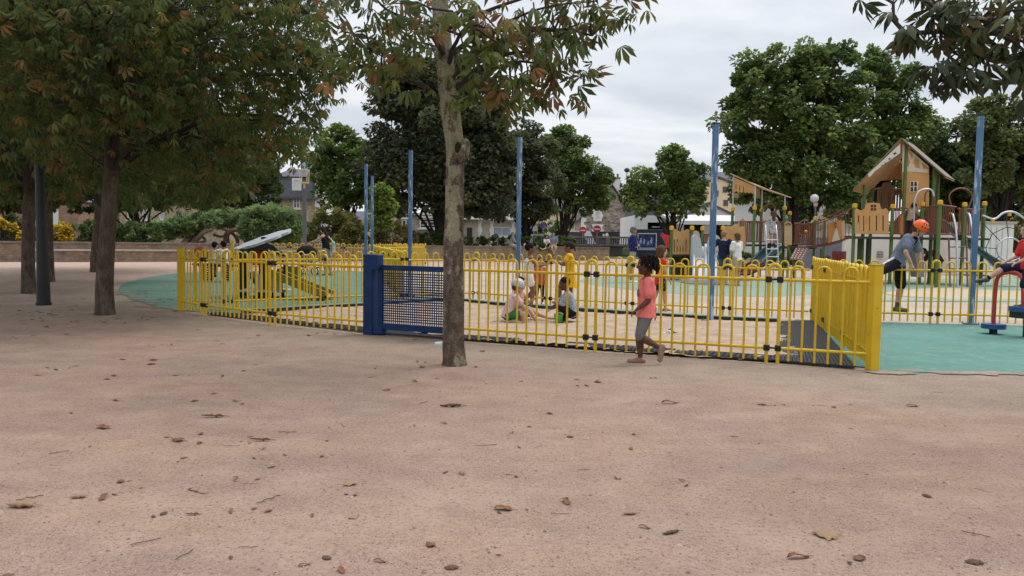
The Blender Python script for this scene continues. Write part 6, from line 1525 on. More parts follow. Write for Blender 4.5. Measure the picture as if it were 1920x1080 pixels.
SK = {'dark': skinmat('dark_skin', (.105, .047, .027)), 'brown': skinmat('brown_skin', (.20, .095, .055)), 'tan': skinmat('tan_skin', (.40, .22, .14)), 'fair': skinmat('fair_skin', (.52, .31, .215))}
def cloth(name, c, c2=None, scale=14, **k):
    if name in MATS: return MATS[name]
    m = M(name, c, .85, .16, scale, 0, col2=c2, spec=.15, **k); t = m.node_tree; b = t.nodes['Principled BSDF']
    f = noise(t, objvec(t, (1, 1, .55)), 13, 3, .5); g = noise(t, objvec(t), 260, 2)
    h_ = N(t, 'ShaderNodeMath', operation='MULTIPLY_ADD', i_1=.06); t.links.new(g, h_.inputs[0]); t.links.new(f, h_.inputs[2])
    bumpit(t, b, h_.outputs[0], .8, .045); return m
HAIR = {k: M('hair_' + k, c, .75, .35, 40, .5, 90, spec=.1) for k, c in {'black': (.012, .009, .008), 'dark': (.028, .017, .012), 'brown': (.10, .055, .03), 'blond': (.26, .16, .075), 'auburn': (.12, .045, .03), 'grey': (.16, .14, .125)}.items()}
MEYE = M('eye_dark', (.012, .01, .009), .2, .1, 5, spec=.6); MEW = M('eye_white', (.62, .60, .57), .3, .04, 5); MLIP = M('lip', (.30, .10, .085), .5, .1, 5)


def cap(mb, p0, p1, r0, r1, n=10):
    p0 = V(p0); p1 = V(p1); d = p1 - p0; d = d.normalized() if d.length > 1e-6 else V((0, 0, 1))
    mb.tube([p0 - d * r0, p0 - d * r0 * .75, p0 - d * r0 * .3, p0, p1, p1 + d * r1 * .3, p1 + d * r1 * .75, p1 + d * r1], [r0 * .06, r0 * .66, r0 * .95, r0, r1, r1 * .95, r1 * .66, r1 * .06], n)


def loft(mb, rings, X, n=16):
    """rings: (centre, half width, half depth, axis); X: sideways direction"""
    vs = []; k = len(rings)
    for c, rx, ry, ax in rings:
        ax = ax.normalized(); x = (X - ax * X.dot(ax)).normalized(); y = ax.cross(x)
        for j in range(n): a = 2 * math.pi * j / n; vs.append(c + x * math.cos(a) * rx + y * math.sin(a) * ry)
    fs = [(i * n + j, i * n + (j + 1) % n, (i + 1) * n + (j + 1) % n, (i + 1) * n + j) for i in range(k - 1) for j in range(n)]
    fs += [list(range(n))[::-1], [(k - 1) * n + j for j in range(n)]]
    mb.add(vs, fs, True)


def fuse(mb, name, mat, parent, vox, smooth=2, fac=.5):
    """weld the shapes into one continuous surface"""
    o = mb.build(name, mat, parent, smooth=True)
    r_ = o.modifiers.new('weld', 'REMESH'); r_.mode = 'VOXEL'; r_.voxel_size = vox; r_.use_smooth_shade = True
    if smooth: s = o.modifiers.new('soften', 'SMOOTH'); s.iterations = smooth; s.factor = fac
    return o


def person(label, at, face, H, pose, wear, skin='fair', hr=.165, sw=.1, vox=.008, group=None, girth=1.0, pz=None):
    """one figure: a fused body (skin) with clothes, shoes and hair as parts. `at` is the ground point under the hips"""
    a = R(face); Fv = V((math.sin(a), math.cos(a), 0)); Rv = V((math.cos(a), -math.sin(a), 0)); Zv = V((0, 0, 1))
    loc = lambda v: (Rv * v[0] + Fv * v[1] + Zv * v[2])
    nd = lambda v: loc(v).normalized()
    legL = (1 - hr - .035 - .30 - .042) / 2 * H
    T = nd(pose.get('lean', (0, .04, 1))); tw = R(pose.get('twist', 0))
    Sx = (Rv * math.cos(tw) + Fv * math.sin(tw)); Sx = (Sx - T * Sx.dot(T)).normalized(); bend = nd(pose.get('bend', pose.get('lean', (0, .04, 1))))
    Pv = V((0, 0, 0)); waist = Pv + T * .11 * H; T2 = (T + bend).normalized()
    chest = waist + T2 * .10 * H; Nk = chest + bend * .095 * H; sh = chest + bend * .066 * H
    J = {}
    for s, k in ((-1, 'L'), (1, 'R')):
        th, shn = pose.get('leg' + k, ((0, 0, -1), (0, 0, -1)))[:2]
        hip = Pv + Rv * s * .048 * H - Zv * .012 * H
        kn = hip + nd(th) * legL; an = kn + nd(shn) * legL
        ft = pose.get('foot' + k); fd = nd(ft) if ft else (Fv + Rv * s * .15).normalized()
        J['hip' + k], J['kn' + k], J['an' + k], J['fd' + k] = hip, kn, an, fd
        ua, fa = pose.get('arm' + k, ((s * .12, .02, -1), (s * .02, .12, -1)))[:2]
        so = sh + Sx * s * sw * H; el = so + nd(ua) * .165 * H; wr = el + nd(fa) * .135 * H
        J['so' + k], J['el' + k], J['wr' + k], J['hd' + k] = so, el, wr, nd(pose.get('hand' + k, fa))
    zmin = min(min(J['an' + k].z - .042 * H, (J['an' + k] + J['fd' + k] * .10 * H).z - .02 * H) for k in 'LR')
    off_ = V((at[0], at[1], (pz if pz is not None else at[2] - zmin)))
    for k in J:
        if not k.startswith(('fd', 'hd')): J[k] = J[k] + off_
    Pv, waist, chest, Nk, sh = [p + off_ for p in (Pv, waist, chest, Nk, sh)]
    root = empty('person', (at[0], at[1], at[2]), label, 'person', group)
    g = girth; kid = hr > .15
    # ---- body
    mb = MB()
    rings = [(Pv - T * .055 * H, .055 * H * g, .045 * H * g, T), (Pv - T * .02 * H, .082 * H * g, .06 * H * g, T), (Pv + T * .03 * H, .086 * H * g, .062 * H * g, T), (waist, (.076 if kid else .078) * H * g, .058 * H * g, T2),
             (waist.lerp(chest, .6), .083 * H * g, .06 * H * g, T2), (chest + bend * .02 * H, .088 * H * g, .058 * H * g, bend), (sh + bend * .008 * H, .075 * H * g, .042 * H * g, bend), (Nk, .034 * H, .033 * H, bend)]
    loft(mb, rings, Sx)
    hu = nd(pose.get('headup', (0, .06, 1))); lk = nd(pose.get('look', (0, 1, 0))); lk = (lk - hu * lk.dot(hu)).normalized(); hx = hu.cross(lk) * -1
    h = hr * H; hc = Nk + hu * (.028 * H + h * .52)
    cap(mb, Nk - bend * .02 * H, hc - hu * h * .28 - lk * h * .04, .031 * H, .029 * H)
    HA = Matrix((hx, lk, hu)).transposed(); hp = lambda x, y, z: hc + hx * x * h + lk * y * h + hu * z * h
    mb.ell(hp(0, -.03, .08), (.36 * h, .43 * h, .40 * h), 18, 12, HA)
    mb.ell(hp(0, .08, -.20), (.27 * h, .31 * h, .29 * h), 14, 10, HA)
    mb.ell(hp(0, .27, -.36), (.12 * h, .11 * h, .10 * h), 10, 6, HA)
    cap(mb, hp(0, .38, .02), hp(0, .44, -.10), .035 * h, .06 * h, 8)
    for s in (-1, 1):
        mb.ell(hp(s * .35, -.04, -.06), (.05 * h, .09 * h, .13 * h), 8, 6, HA); mb.ell(hp(s * .17, .27, -.13), (.10 * h, .09 * h, .10 * h), 8, 6, HA)
        mb.ell(hp(s * .16, .345, .10), (.12 * h, .05 * h, .04 * h), 8, 6, HA)
    for z in (-.215, -.25): mb.ell(hp(0, .365, z), (.10 * h, .035 * h, .018 * h), 8, 5, HA)
    for s, k in ((-1, 'L'), (1, 'R')):
        cap(mb, J['hip' + k], J['kn' + k], .052 * H * g, .035 * H * g); cap(mb, J['kn' + k], J['kn' + k].lerp(J['an' + k], .35), .034 * H * g, .036 * H * g); cap(mb, J['kn' + k].lerp(J['an' + k], .35), J['an' + k], .035 * H * g, .021 * H)
        an, fd = J['an' + k], J['fd' + k]; dn = (J['kn' + k] - an).normalized() * -1
        heel = an + dn * .022 * H - fd * .018 * H; toe = an + dn * .026 * H + fd * .095 * H
        cap(mb, heel, toe, .019 * H, .015 * H); cap(mb, an, toe.lerp(heel, .3), .022 * H, .017 * H)
        mb.ell(J['so' + k], .034 * H * g, 10, 8)
        cap(mb, J['so' + k], J['el' + k], .028 * H * g, .022 * H * g); cap(mb, J['el' + k], J['el' + k].lerp(J['wr' + k], .3), .022 * H * g, .0225 * H * g); cap(mb, J['el' + k].lerp(J['wr' + k], .3), J['wr' + k], .022 * H * g, .0145 * H)
        # hand: palm, four fingers of different lengths with a knuckle bend, thumb from the side of the palm
        hd = J['hd' + k]; w = J['wr' + k]; side = hd.cross(Fv + Zv * .35); side = side.normalized() if side.length > .1 else Rv
        pn = side.cross(hd).normalized(); curl = pose.get('curl' + k, .45)
        if pn.dot(Pv - w) < 0: pn = -pn
        pal = w + hd * .045 * H; q = .0105 * H
        for u in (-1, 0, 1): cap(mb, w + hd * .008 * H + side * u * q * .7, pal + side * u * q * 1.15, q * .75, q * .72, 7)
        for i, ln in enumerate((.034, .040, .042, .036)):
            b0_ = pal + side * (i - 1.5) * q * .95; k1 = b0_ + (hd * (1 - curl * .5) + pn * curl * .8).normalized() * ln * .55 * H; k2 = k1 + (hd * (1 - curl) + pn * curl * 1.3).normalized() * ln * .5 * H
            cap(mb, b0_, k1, q * .52, q * .46, 6); cap(mb, k1, k2, q * .46, q * .38, 6)
        t0 = w + hd * .018 * H + side * 1.5 * q; t1 = t0 + (hd * .8 + side * .75 + pn * .3).normalized() * .022 * H; t2 = t1 + (hd + pn * .5).normalized() * .018 * H
        cap(mb, t0, t1, q * .6, q * .55, 6); cap(mb, t1, t2, q * .53, q * .42, 6)
    body = fuse(mb, 'body', SK[skin], root, vox, 2)
    # ---- face
    for s in (-1, 1):
        e = MB(); e.ell(hp(s * .155, .352, .015), (.058 * h, .03 * h, .034 * h), 8, 6, HA); eo = e.build('eye', MEW, root)
        e = MB(); e.ell(hp(s * .155, .372, .015), (.030 * h, .02 * h, .030 * h), 8, 6, HA); e.build('iris', MEYE, eo)
        e = MB(); e.tube([hp(s * .07, .385, .085), hp(s * .16, .385, .115), hp(s * .25, .34, .09)], .014 * h, 5); e.build('eyebrow', HAIR[wear.get('brow', 'dark')], root)
    e = MB(); e.ell(hp(0, .39, -.232), (.10 * h, .022 * h, .028 * h), 10, 6, HA); e.build('mouth', MLIP, root)
    # ---- clothes
    up_ = wear.get('top')
    if up_:
        mt, sl = up_[0], up_[1]; hem = up_[2] if len(up_) > 2 else .05; e = .009 + .0085 * H; low = up_[3] if len(up_) > 3 else 1.0; mb = MB()
        rr = [(Pv - T * hem * H, .094 * H * g + e, .070 * H * g + e, T)] + [(c, rx + e, ry + e, ax) for c, rx, ry, ax in rings[2:6]]
        if low >= 1: rr += [(rings[6][0], rings[6][1] + e, rings[6][2] + e, bend), (Nk - bend * .012 * H, .043 * H + e * .5, .041 * H + e * .5, bend)]
        elif low > .5: rr += [(sh - bend * .0 * H, .07 * H * g, .045 * H * g, bend)]
        loft(mb, rr, Sx)
        if sl > 0:
            for k in 'LR':
                so, el, wr = J['so' + k], J['el' + k], J['wr' + k]
                mb.ell(so, .036 * H * g + e, 10, 8)
                en = so.lerp(el, min(1, sl)); cap(mb, so, en, .033 * H * g + e, (.033 if sl < 1.2 else .025) * H * g + e)
                if sl > 1: cap(mb, el, el.lerp(wr, sl - 1), .024 * H * g + e, .02 * H * g + e)
        to = fuse(mb, up_[4] if len(up_) > 4 else 'shirt', mt, root, vox, 2)
        if low < 1:
            mb = MB()
            for s in (-1, 1): mb.tube([sh + Sx * s * .045 * H - bend * .01 * H + Fv * .05 * H * g, sh + Sx * s * .05 * H + bend * .022 * H, sh + Sx * s * .045 * H - bend * .02 * H - Fv * .05 * H * g], .008 * H, 6)
            mb.build('strap', mt, to)
    lo = wear.get('bottom')
    if lo:
        kind, mt, ln = lo[:3]; e = .003 if kind == 'leggings' else .006 + .005 * H; mb = MB(); nm = {'shorts': 'shorts', 'pants': 'trousers', 'skirt': 'skirt', 'leggings': 'leggings'}[kind]
        fl = {'shorts': 1.22, 'pants': 1.15, 'leggings': 1.04, 'skirt': 1}[kind]
        if kind == 'skirt':
            k0 = (J['knL'] + J['knR']) / 2 - (J['hipL'] + J['hipR']) / 2; dn = (k0.normalized() - Zv).normalized(); wdt = lo[3] if len(lo) > 3 else 1.5
            loft(mb, [(waist - T * .01 * H, .080 * H * g + e, .062 * H * g + e, T), (Pv, .095 * H * g + e, .075 * H * g + e, T)] + [(Pv + dn * ln * legL * s_, (.095 + .03 * wdt * s_) * H * g + e, (.078 + .03 * wdt * s_) * H * g + e, -dn) for s_ in (.5, 1)], Rv)
        else:
            loft(mb, [(Pv - T * .06 * H, .065 * H * g + e, .055 * H * g + e, T), (Pv - T * .02 * H, .088 * H * g + e, .066 * H * g + e, T), (Pv + T * .05 * H, .086 * H * g + e, .064 * H * g + e, T), (waist - T * .02 * H, .078 * H * g + e, .06 * H * g + e, T)], Rv)
            for k in 'LR':
                hp_, kn, an = J['hip' + k], J['kn' + k], J['an' + k]
                cap(mb, hp_, hp_.lerp(kn, min(1, ln)), .054 * H * g * (1 + (fl - 1) * .4) + e, (.053 - .016 * min(1, ln)) * H * g * fl + e)
                if ln > 1: cap(mb, kn, kn.lerp(an, ln - 1), .037 * H * g * fl + e, (.036 - .012 * (ln - 1)) * H * g * fl + e)
        fuse(mb, nm, mt, root, vox, 2)
    so_ = wear.get('socks')
    for k in 'LR':
        an, fd, kn = J['an' + k], J['fd' + k], J['kn' + k]; dn = (an - kn).normalized()
        if so_: mb = MB(); cap(mb, an.lerp(kn, so_[1]), an, .027 * H, .025 * H); fuse(mb, 'sock', so_[0], root, vox, 1)
        if wear.get('shoes'):
            mb = MB(); sd_ = fd.cross(dn).normalized(); q = .0045 + .004 * H
            heel = an + dn * .024 * H - fd * .022 * H; toe = an + dn * .028 * H + fd * .10 * H
            cap(mb, heel, toe, .020 * H + q, .0165 * H + q); cap(mb, an + dn * .012 * H, toe.lerp(heel, .35), .023 * H + q, .018 * H + q)
            fuse(mb, 'shoe', wear['shoes'], root, vox, 2)
    # ---- hair
    hk, hm = wear.get('hair', ('short', 'dark')); hm = HAIR[hm]; mb = MB()
    if hk in ('short', 'bob', 'long', 'bun', 'pony', 'crop', 'twists'):
        k = {'crop': .985, 'short': 1.05, 'twists': 1.03}.get(hk, 1.05)
        mb.ell(hp(0, -.08, .13), (.385 * h * k, .43 * h * k, .40 * h * k), 16, 10, HA)
        if hk in ('short', 'bob', 'long'): mb.ell(hp(0, -.20, -.02), (.36 * h * k, .30 * h * k, .36 * h * k), 14, 8, HA)
    if hk in ('bob', 'long', 'pony'):
        ed = -.42 if hk == 'bob' else -.2
        for s in (-1, 1):
            if hk != 'pony': cap(mb, hp(s * .33, -.02, .12), hp(s * .33, -.04, ed), .11 * h, .10 * h); cap(mb, hp(s * .26, -.24, .0), hp(s * .26, -.26, ed), .15 * h, .13 * h)
        if hk != 'pony': cap(mb, hp(0, -.32, 0), hp(0, -.34, ed), .17 * h, .15 * h)
        mb.ell(hp(0, .22, .30), (.28 * h, .16 * h, .12 * h), 10, 6, HA)
    if hk == 'long':
        for x in (-.2, 0, .2): cap(mb, hp(x, -.32, -.1), Nk - bend * .09 * H - Fv * .075 * H + Sx * x * h, .17 * h, .10 * h)
    if hk == 'bun': mb.ell(hp(0, -.32, .52), (.20 * h, .20 * h, .19 * h), 12, 8, HA); mb.ell(hp(0, -.22, .36), (.2 * h, .2 * h, .2 * h), 12, 8, HA)
    if hk == 'pony': mb.ell(hp(0, -.44, .10), .12 * h, 8, 6); cap(mb, hp(0, -.48, .06), hp(0, -.56, -.42), .11 * h, .06 * h)
    if mb.v: fuse(mb, 'hair', hm, root, vox, 2)
    if hk == 'twists':
        mb = MB(); rg = np.random.default_rng(3)
        for i in range(64):
            az = rg.uniform(-2.35, 2.35); z0 = rg.uniform(.10, .42)
            fr_ = abs(az) > 2.0
            d0 = V((math.sin(az) * .39, -math.cos(az) * .43 - .06, z0)); ln = rg.uniform(.30, .62) * (.5 if abs(az) > 1.75 else 1)
            p0 = hp(d0.x, d0.y, d0.z); p1 = hp(d0.x * 1.16, d0.y * 1.13, d0.z - ln * .5); p2 = hp(d0.x * 1.14 + rg.normal(0, .03), d0.y * 1.1 + rg.normal(0, .03), d0.z - ln)
            mb.tube(spline([p0, p1, p2], 4), [.052 * h] * 6 + [.046 * h] * 2 + [.03 * h], 6)
        for i in range(22):
            a_ = rg.uniform(0, 6.28); q_ = rg.uniform(0, .33); p0 = hp(math.cos(a_) * q_, math.sin(a_) * q_ - .08, .52 - q_ * .25); p1 = hp(math.cos(a_) * (q_ + .16), math.sin(a_) * (q_ + .16) - .08, .44 - q_ * .45)
            mb.tube([p0, p0.lerp(p1, .5) + hu * .04 * h, p1], .05 * h, 6)
        tw_ = mb.build('hair_twists', hm, root)
        mb = MB()
        for x, y, z in ((.40, -.10, -.12), (-.44, .02, -.16), (-.42, -.16, -.2), (-.36, -.3, -.22), (-.46, -.06, .0)): mb.ell(hp(x, y, z), .04 * h, 6, 5)
        mb.build('hair_bead', cloth('bead_brown', (.28, .17, .07)), tw_)
    hat = wear.get('hat')
    if hat:
        kind, mt = hat[:2]; mb = MB()
        if kind == 'cap':
            mb.ell(hp(0, -.05, .16), (.41 * h, .46 * h, .40 * h), 16, 8, HA, zmin=0.0); ho = mb.build('cap', mt, root)
            mb = MB(); mb.ell(hp(0, .46, .17), (.30 * h, .30 * h, .03 * h), 14, 6, HA); mb.build('visor', mt, ho)
        if kind == 'helmet':
            mb.ell(hp(0, -.06, .12), (.48 * h, .53 * h, .52 * h), 20, 12, HA, zmin=-.28); ho = mb.build('helmet', mt, root)
            mb = MB()
            for s in (-1, 1): mb.tube([hp(s * .42, .02, .1), hp(s * .34, .10, -.25), hp(s * .1, .26, -.46)], .02 * h, 6)
            mb.build('chin_strap', M('strap_black', (.012, .012, .013), .6), ho)
            if len(hat) > 2:
                mb = MB()
                for az in (-1.15, -.7, -.25, .25, .7, 1.15):
                    for z, L_ in ((.50, .16), (.28, .14), (.62, .1)):
                        rr = math.sqrt(max(.02, 1 - ((z - .12) / .5) ** 2)); c = hp(math.sin(az + .25) * .475 * rr, -.06 + math.cos(az + .25) * .525 * rr, z)
                        q = (c - hp(0, -.06, .12)).normalized(); mb.ell(c, (.045 * h, .085 * h, .03 * h), 8, 6, Matrix((q.cross(hu).normalized(), q.cross(q.cross(hu)).normalized(), q)).transposed())
                mb.ell(hp(0, -.42, .02), (.32 * h, .16 * h, .22 * h), 12, 8, HA)
                mb.build('vent', hat[2], ho)
                mb = MB(); mb.ell(hp(0, .42, .13), (.32 * h, .17 * h, .03 * h), 12, 6, HA); mb.build('visor', hat[2], ho)
    if wear.get('beard'): pass
    J.update(P=Pv, N=Nk, hc=hc, chest=chest, waist=waist, sh=sh, Rv=Rv, Fv=Fv, H=H, root=root, hp=hp)
    return J


# cloth colours
CC = lambda n, *c, **k: cloth(n, c, **k)
c_coral = CC('coral_cotton', .78, .20, .17); c_grey = CC('grey_knit', .17, .165, .165); c_sandal = M('sandal_leather', (.27, .165, .115), .6, .15, 12)
c_pink = CC('pale_pink_cotton', .66, .44, .47); c_green = CC('green_cotton', .045, .16, .06); c_denim = cloth('denim_check', (.20, .25, .30), c2=(.42, .46, .50), scale=30); c_navy = CC('navy_cotton', .014, .018, .045)
c_white = CC('white_cotton', .66, .65, .62); c_black = CC('black_cotton', .012, .012, .014); c_yel = CC('yellow_cotton', .72, .41, .02); c_red = CC('red_cotton', .60, .04, .035); c_blue = CC('royal_navy_cotton', .018, .028, .12)
c_khaki = CC('khaki_cotton', .36, .27, .17); c_jean = CC('jean_blue', .07, .10, .16); c_beige = CC('beige_cotton', .40, .31, .215); c_swim = cloth('swim_print', (.05, .30, .36), c2=(.55, .10, .10), scale=22)
c_slate = CC('slate_cotton', .19, .20, .21); c_helm = M('helmet_grey', (.40, .41, .41), .35, .06, 4, spec=.4); c_orange = M('helmet_orange', (.85, .12, .015), .35, .08, 4, spec=.4); c_vent = M('vent_dark', (.035, .012, .012), .6)
c_shoew = M('shoe_white', (.6, .59, .57), .6, .08, 8); c_shoed = M('shoe_dark', (.03, .03, .034), .6, .2, 9); c_shoey = M('shoe_lime', (.20, .24, .06), .6, .4, 14, col2=(.06, .07, .05)); c_print = cloth('dot_print', (.62, .61, .60), c2=(.12, .12, .15), scale=26, lo=.5, hi=.58); c_jers = CC('cycling_grey', .17, .20, .26)
c_sage = cloth('blue_check', (.13, .17, .25), c2=(.26, .30, .38), scale=30); c_brick = CC('brick_fleece', .16, .045, .035)

# 1 the girl walking past the fence
b = G(1209, 682)
girl = person('girl in a coral T-shirt and grey capri leggings walking left outside the fence', b, -90, 1.17,
              dict(lean=(0, -.03, 1), bend=(0, .02, 1), legR=((.02, .22, -1), (0, -.06, -1)), legL=((0, .30, -1), (0, -.90, -.50)), footL=(0, .22, -1), armL=((-.10, .02, -1), (-.02, .80, -.62)), armR=((.16, -.46, -1), (.04, -.24, -1)), headup=(0, .06, 1), look=(0, 1, -.06), curlL=.6, curlR=.35),
              dict(top=(c_coral, .62, .045), bottom=('leggings', c_grey, 1.0), shoes=c_sandal, hair=('twists', 'black'), brow='black'), 'dark', hr=.195, sw=.088, vox=.0055, girth=1.10)
mb = MB(); q = girl['chest'].lerp(girl['waist'], .35) + girl['Fv'] * .094; mb.ell(q, (.012, .05, .045), 10, 6); mb.build('shirt_print', cloth('print_grey', (.20, .12, .12)), girl['root'])
# 2..4 sitting in the sand
b = G(951, 606); person('child in a grey helmet, pale pink top and green shorts sitting in the sand', b, 80, 1.12, dict(lean=(0, .28, 1), bend=(0, .55, 1), legL=((-.25, .9, .28), (.05, .15, -1)), legR=((.3, .95, .2), (0, .1, -1)), armL=((-.1, .75, -.8), (.1, .55, -1)), armR=((.1, .8, -.9), (-.05, .6, -.8)), headup=(0, .3, 1), look=(.2, .8, -.4)),
                        dict(top=(c_pink, .6, .04), bottom=('shorts', c_green, .6), hair=('short', 'brown'), hat=('helmet', c_helm)), 'fair', hr=.185, sw=.09, vox=.007, pz=.13)
b = G(976, 598); b = GD(976, 12.6); person('shirtless child in colourful swim shorts sitting in the sand beyond the helmeted child', b, 118, 1.12, dict(lean=(0, -.08, 1), bend=(0, .1, 1), legL=((-.2, 1, .05), (.1, .9, -.25)), legR=((.2, 1, .25), (0, .6, -.7)), armL=((-.2, .5, -.7), (.1, .7, .5)), armR=((.3, .3, -1), (0, .8, -.1)), look=(-.1, 1, -.3)),
                                               dict(bottom=('shorts', c_swim, .7), hair=('short', 'dark')), 'fair', hr=.185, sw=.09, vox=.007, pz=.13)
b = G(1074, 606); kid4 = person('child in a pale checked shirt crouching in the sand over a green bucket', b, -88, 1.14, dict(lean=(0, .22, 1), bend=(0, .42, 1), legL=((-.2, .85, .45), (0, -.12, -1)), legR=((.35, .95, -.1), (0, -.7, -.6)), footR=(0, -.6, -.6), armL=((-.05, .55, -.9), (.1, .85, -.4)), armR=((.1, .7, -.8), (-.1, .8, -.5)), headup=(0, .3, 1), look=(0, .9, -.5)),
                                  dict(top=(c_denim, .9, .05), bottom=('shorts', c_black, .9), hair=('crop', 'black'), brow='black', shoes=c_shoed), 'dark', hr=.185, sw=.09, vox=.007, pz=.16)
# 5..8 along the rear fence
b = GD(991, 14.75); person('girl with a high bun in a white strappy top and white shorts', b, 80, 1.26, dict(lean=(0, .02, 1), bend=(0, .10, 1), legR=((.03, .30, -1), (0, -.12, -1)), legL=((-.04, .55, -1), (0, -.75, -.8)), footL=(0, .5, -.8), armL=((-.1, .55, -.75), (.05, 1, .35)), armR=((.12, .6, -.7), (0, 1, .25)), look=(0, 1, -.05)),
                           dict(top=(c_white, 0, .03, .8, 'strappy_top'), bottom=('shorts', c_white, .42), hair=('bun', 'black'), brow='black', shoes=c_sandal), 'brown', hr=.17, sw=.088, vox=.007)
b = GD(1013, 15.75); person('small child in a coral shirt and black leggings between the two girls', b, 170, .96, dict(legL=((-.05, .02, -1), (0, -.03, -1)), legR=((.07, .0, -1), (0, -.04, -1)), armL=((-.12, .2, -1), (0, .35, -1)), armR=((.14, .05, -1), (.02, .15, -1))),
                            dict(top=(CC('salmon_cotton', .62, .16, .12), 1.9, .05), bottom=('leggings', c_black, 1.9), hair=('short', 'brown'), shoes=c_shoew), 'fair', hr=.20, sw=.088, vox=.007)
b = GD(1070, 15.25); person('girl in a bright yellow dress stepping up on the rear fence rail', b, -82, 1.28, dict(lean=(0, .05, 1), bend=(0, .08, 1), legR=((.04, -.06, -1), (0, -.05, -1)), legL=((-.05, .70, -.75), (0, -.02, -1)), armL=((-.1, .6, -.75), (.05, .85, .45)), armR=((.1, .5, -.8), (0, .9, .4)), headup=(0, .12, 1), look=(0, 1, -.2)),
                            dict(top=(c_yel, .45, .0, 1.0, 'bodice'), bottom=('skirt', c_yel, .85, 2.0), hair=('pony', 'dark'), shoes=CC('pink_shoe', .5, .2, .25)), 'brown', hr=.165, sw=.088, vox=.007)
b = GD(1239, 14.7); person('child with a brown bob in a red sleeveless top walking right behind the rear fence', b, 78, 1.24, dict(lean=(0, .03, 1), legR=((.02, .30, -1), (0, .05, -1)), legL=((0, -.22, -1), (0, -.4, -1)), footR=(0, 1, -.1), armL=((-.1, .5, -.8), (.2, .55, .8)), armR=((.12, .15, -1), (0, .5, -.8)), look=(.05, 1, 0)),
                           dict(top=(c_red, .12, .07), bottom=('shorts', cloth('dark_print_shorts', (.03, .03, .06), c2=(.35, .35, .4), scale=30, lo=.55, hi=.65), .55), hair=('bob', 'brown'), shoes=c_sandal), 'fair', hr=.185, sw=.09, vox=.007)
# 9..11 adults on the plaza
b = GD(1185, 24.6); man = person('man in a grey cap, navy T-shirt and khaki shorts with folded arms', b, 95, 1.76, dict(legL=((-.05, .03, -1), (0, -.03, -1)), legR=((.06, -.04, -1), (0, -.03, -1)), armL=((-.12, .2, -1), (1, .55, .08)), armR=((.14, .25, -1), (-1, .5, .15)), look=(0, 1, -.03)),
                                   dict(top=(c_blue, .8, .06), bottom=('shorts', c_khaki, .95), hair=('short', 'grey'), hat=('cap', CC('cap_grey', .10, .105, .12)), shoes=c_shoew), 'tan', hr=.133, sw=.112, vox=.011, girth=1.12)
b = GD(1356, 24.0); w1 = person('woman with short blonde hair in a navy T-shirt and denim shorts, hand on hip', b, 25, 1.67, dict(legL=((-.04, .02, -1), (0, -.03, -1)), legR=((.08, .0, -1), (0, -.03, -1)), armL=((-.62, -.25, -.8), (.75, .15, -.55)), armR=((.2, .15, -1), (-.1, .8, -.2)), look=(.2, 1, .0)),
                                 dict(top=(c_navy, .75, .05), bottom=('shorts', c_jean, .62), hair=('short', 'blond'), shoes=c_sandal), 'fair', hr=.138, sw=.104, vox=.011)
b = GD(1382, 23.6); w2 = person('woman with a brown bob in a white T-shirt and beige shorts beside the blonde woman', b, -35, 1.60, dict(legL=((-.04, .0, -1), (0, -.02, -1)), legR=((.06, .02, -1), (0, -.03, -1)), armL=((-.2, .1, -1), (.05, .3, -1)), armR=((.14, .05, -1), (.02, .3, -1)), look=(-.3, 1, -.02)),
                                 dict(top=(c_white, .7, .05), bottom=('shorts', c_beige, .8), hair=('bob', 'brown'), shoes=c_sandal), 'tan', hr=.14, sw=.1, vox=.011)
b = GD(612, 26.6); w3 = person('woman with long dark hair in a black tank top pushing a stroller', b, -80, 1.66, dict(lean=(0, .12, 1), bend=(0, .22, 1), legL=((-.03, .1, -1), (0, -.12, -1)), legR=((.05, -.12, -1), (0, -.18, -1)), armL=((-.08, .8, -.55), (0, 1, -.28)), armR=((.1, .8, -.55), (0, 1, -.28)), headup=(0, .25, 1), look=(0, 1, -.35)),
                                dict(top=(c_black, 0, .0, .8, 'tank_top'), bottom=('shorts', CC('grey_denim', .27, .28, .31), .45), hair=('long', 'dark'), shoes=c_sandal), 'fair', hr=.135, sw=.1, vox=.011)
# 12, 13 the pair on the spring see-saw
for px, lab, fc, hh in ((401, 'dark-haired child in white facing away on the left of the spring see-saw', 20, 1.1), (421, 'dark-haired child in white turned left on the right of the spring see-saw', -60, 1.15)):
    b = GD(px, 21.9 if px < 410 else 22.15); person(lab, b, fc, hh, dict(lean=(0, .1, 1), bend=(0, .2, 1), legL=((-.4, .8, -.5), (0, .05, -1)), legR=((.4, .8, -.5), (0, .05, -1)), armL=((-.1, .5, -.9), (.1, .9, -.1)), armR=((.1, .5, -.9), (-.1, .9, -.1))), dict(top=(c_white, 1.0, .05), bottom=('pants', CC('mid_grey_cotton', .2, .2, .22), 1.5), hair=('short', 'black'), shoes=c_shoed), 'tan', hr=.18, sw=.09, vox=.011, pz=.58)
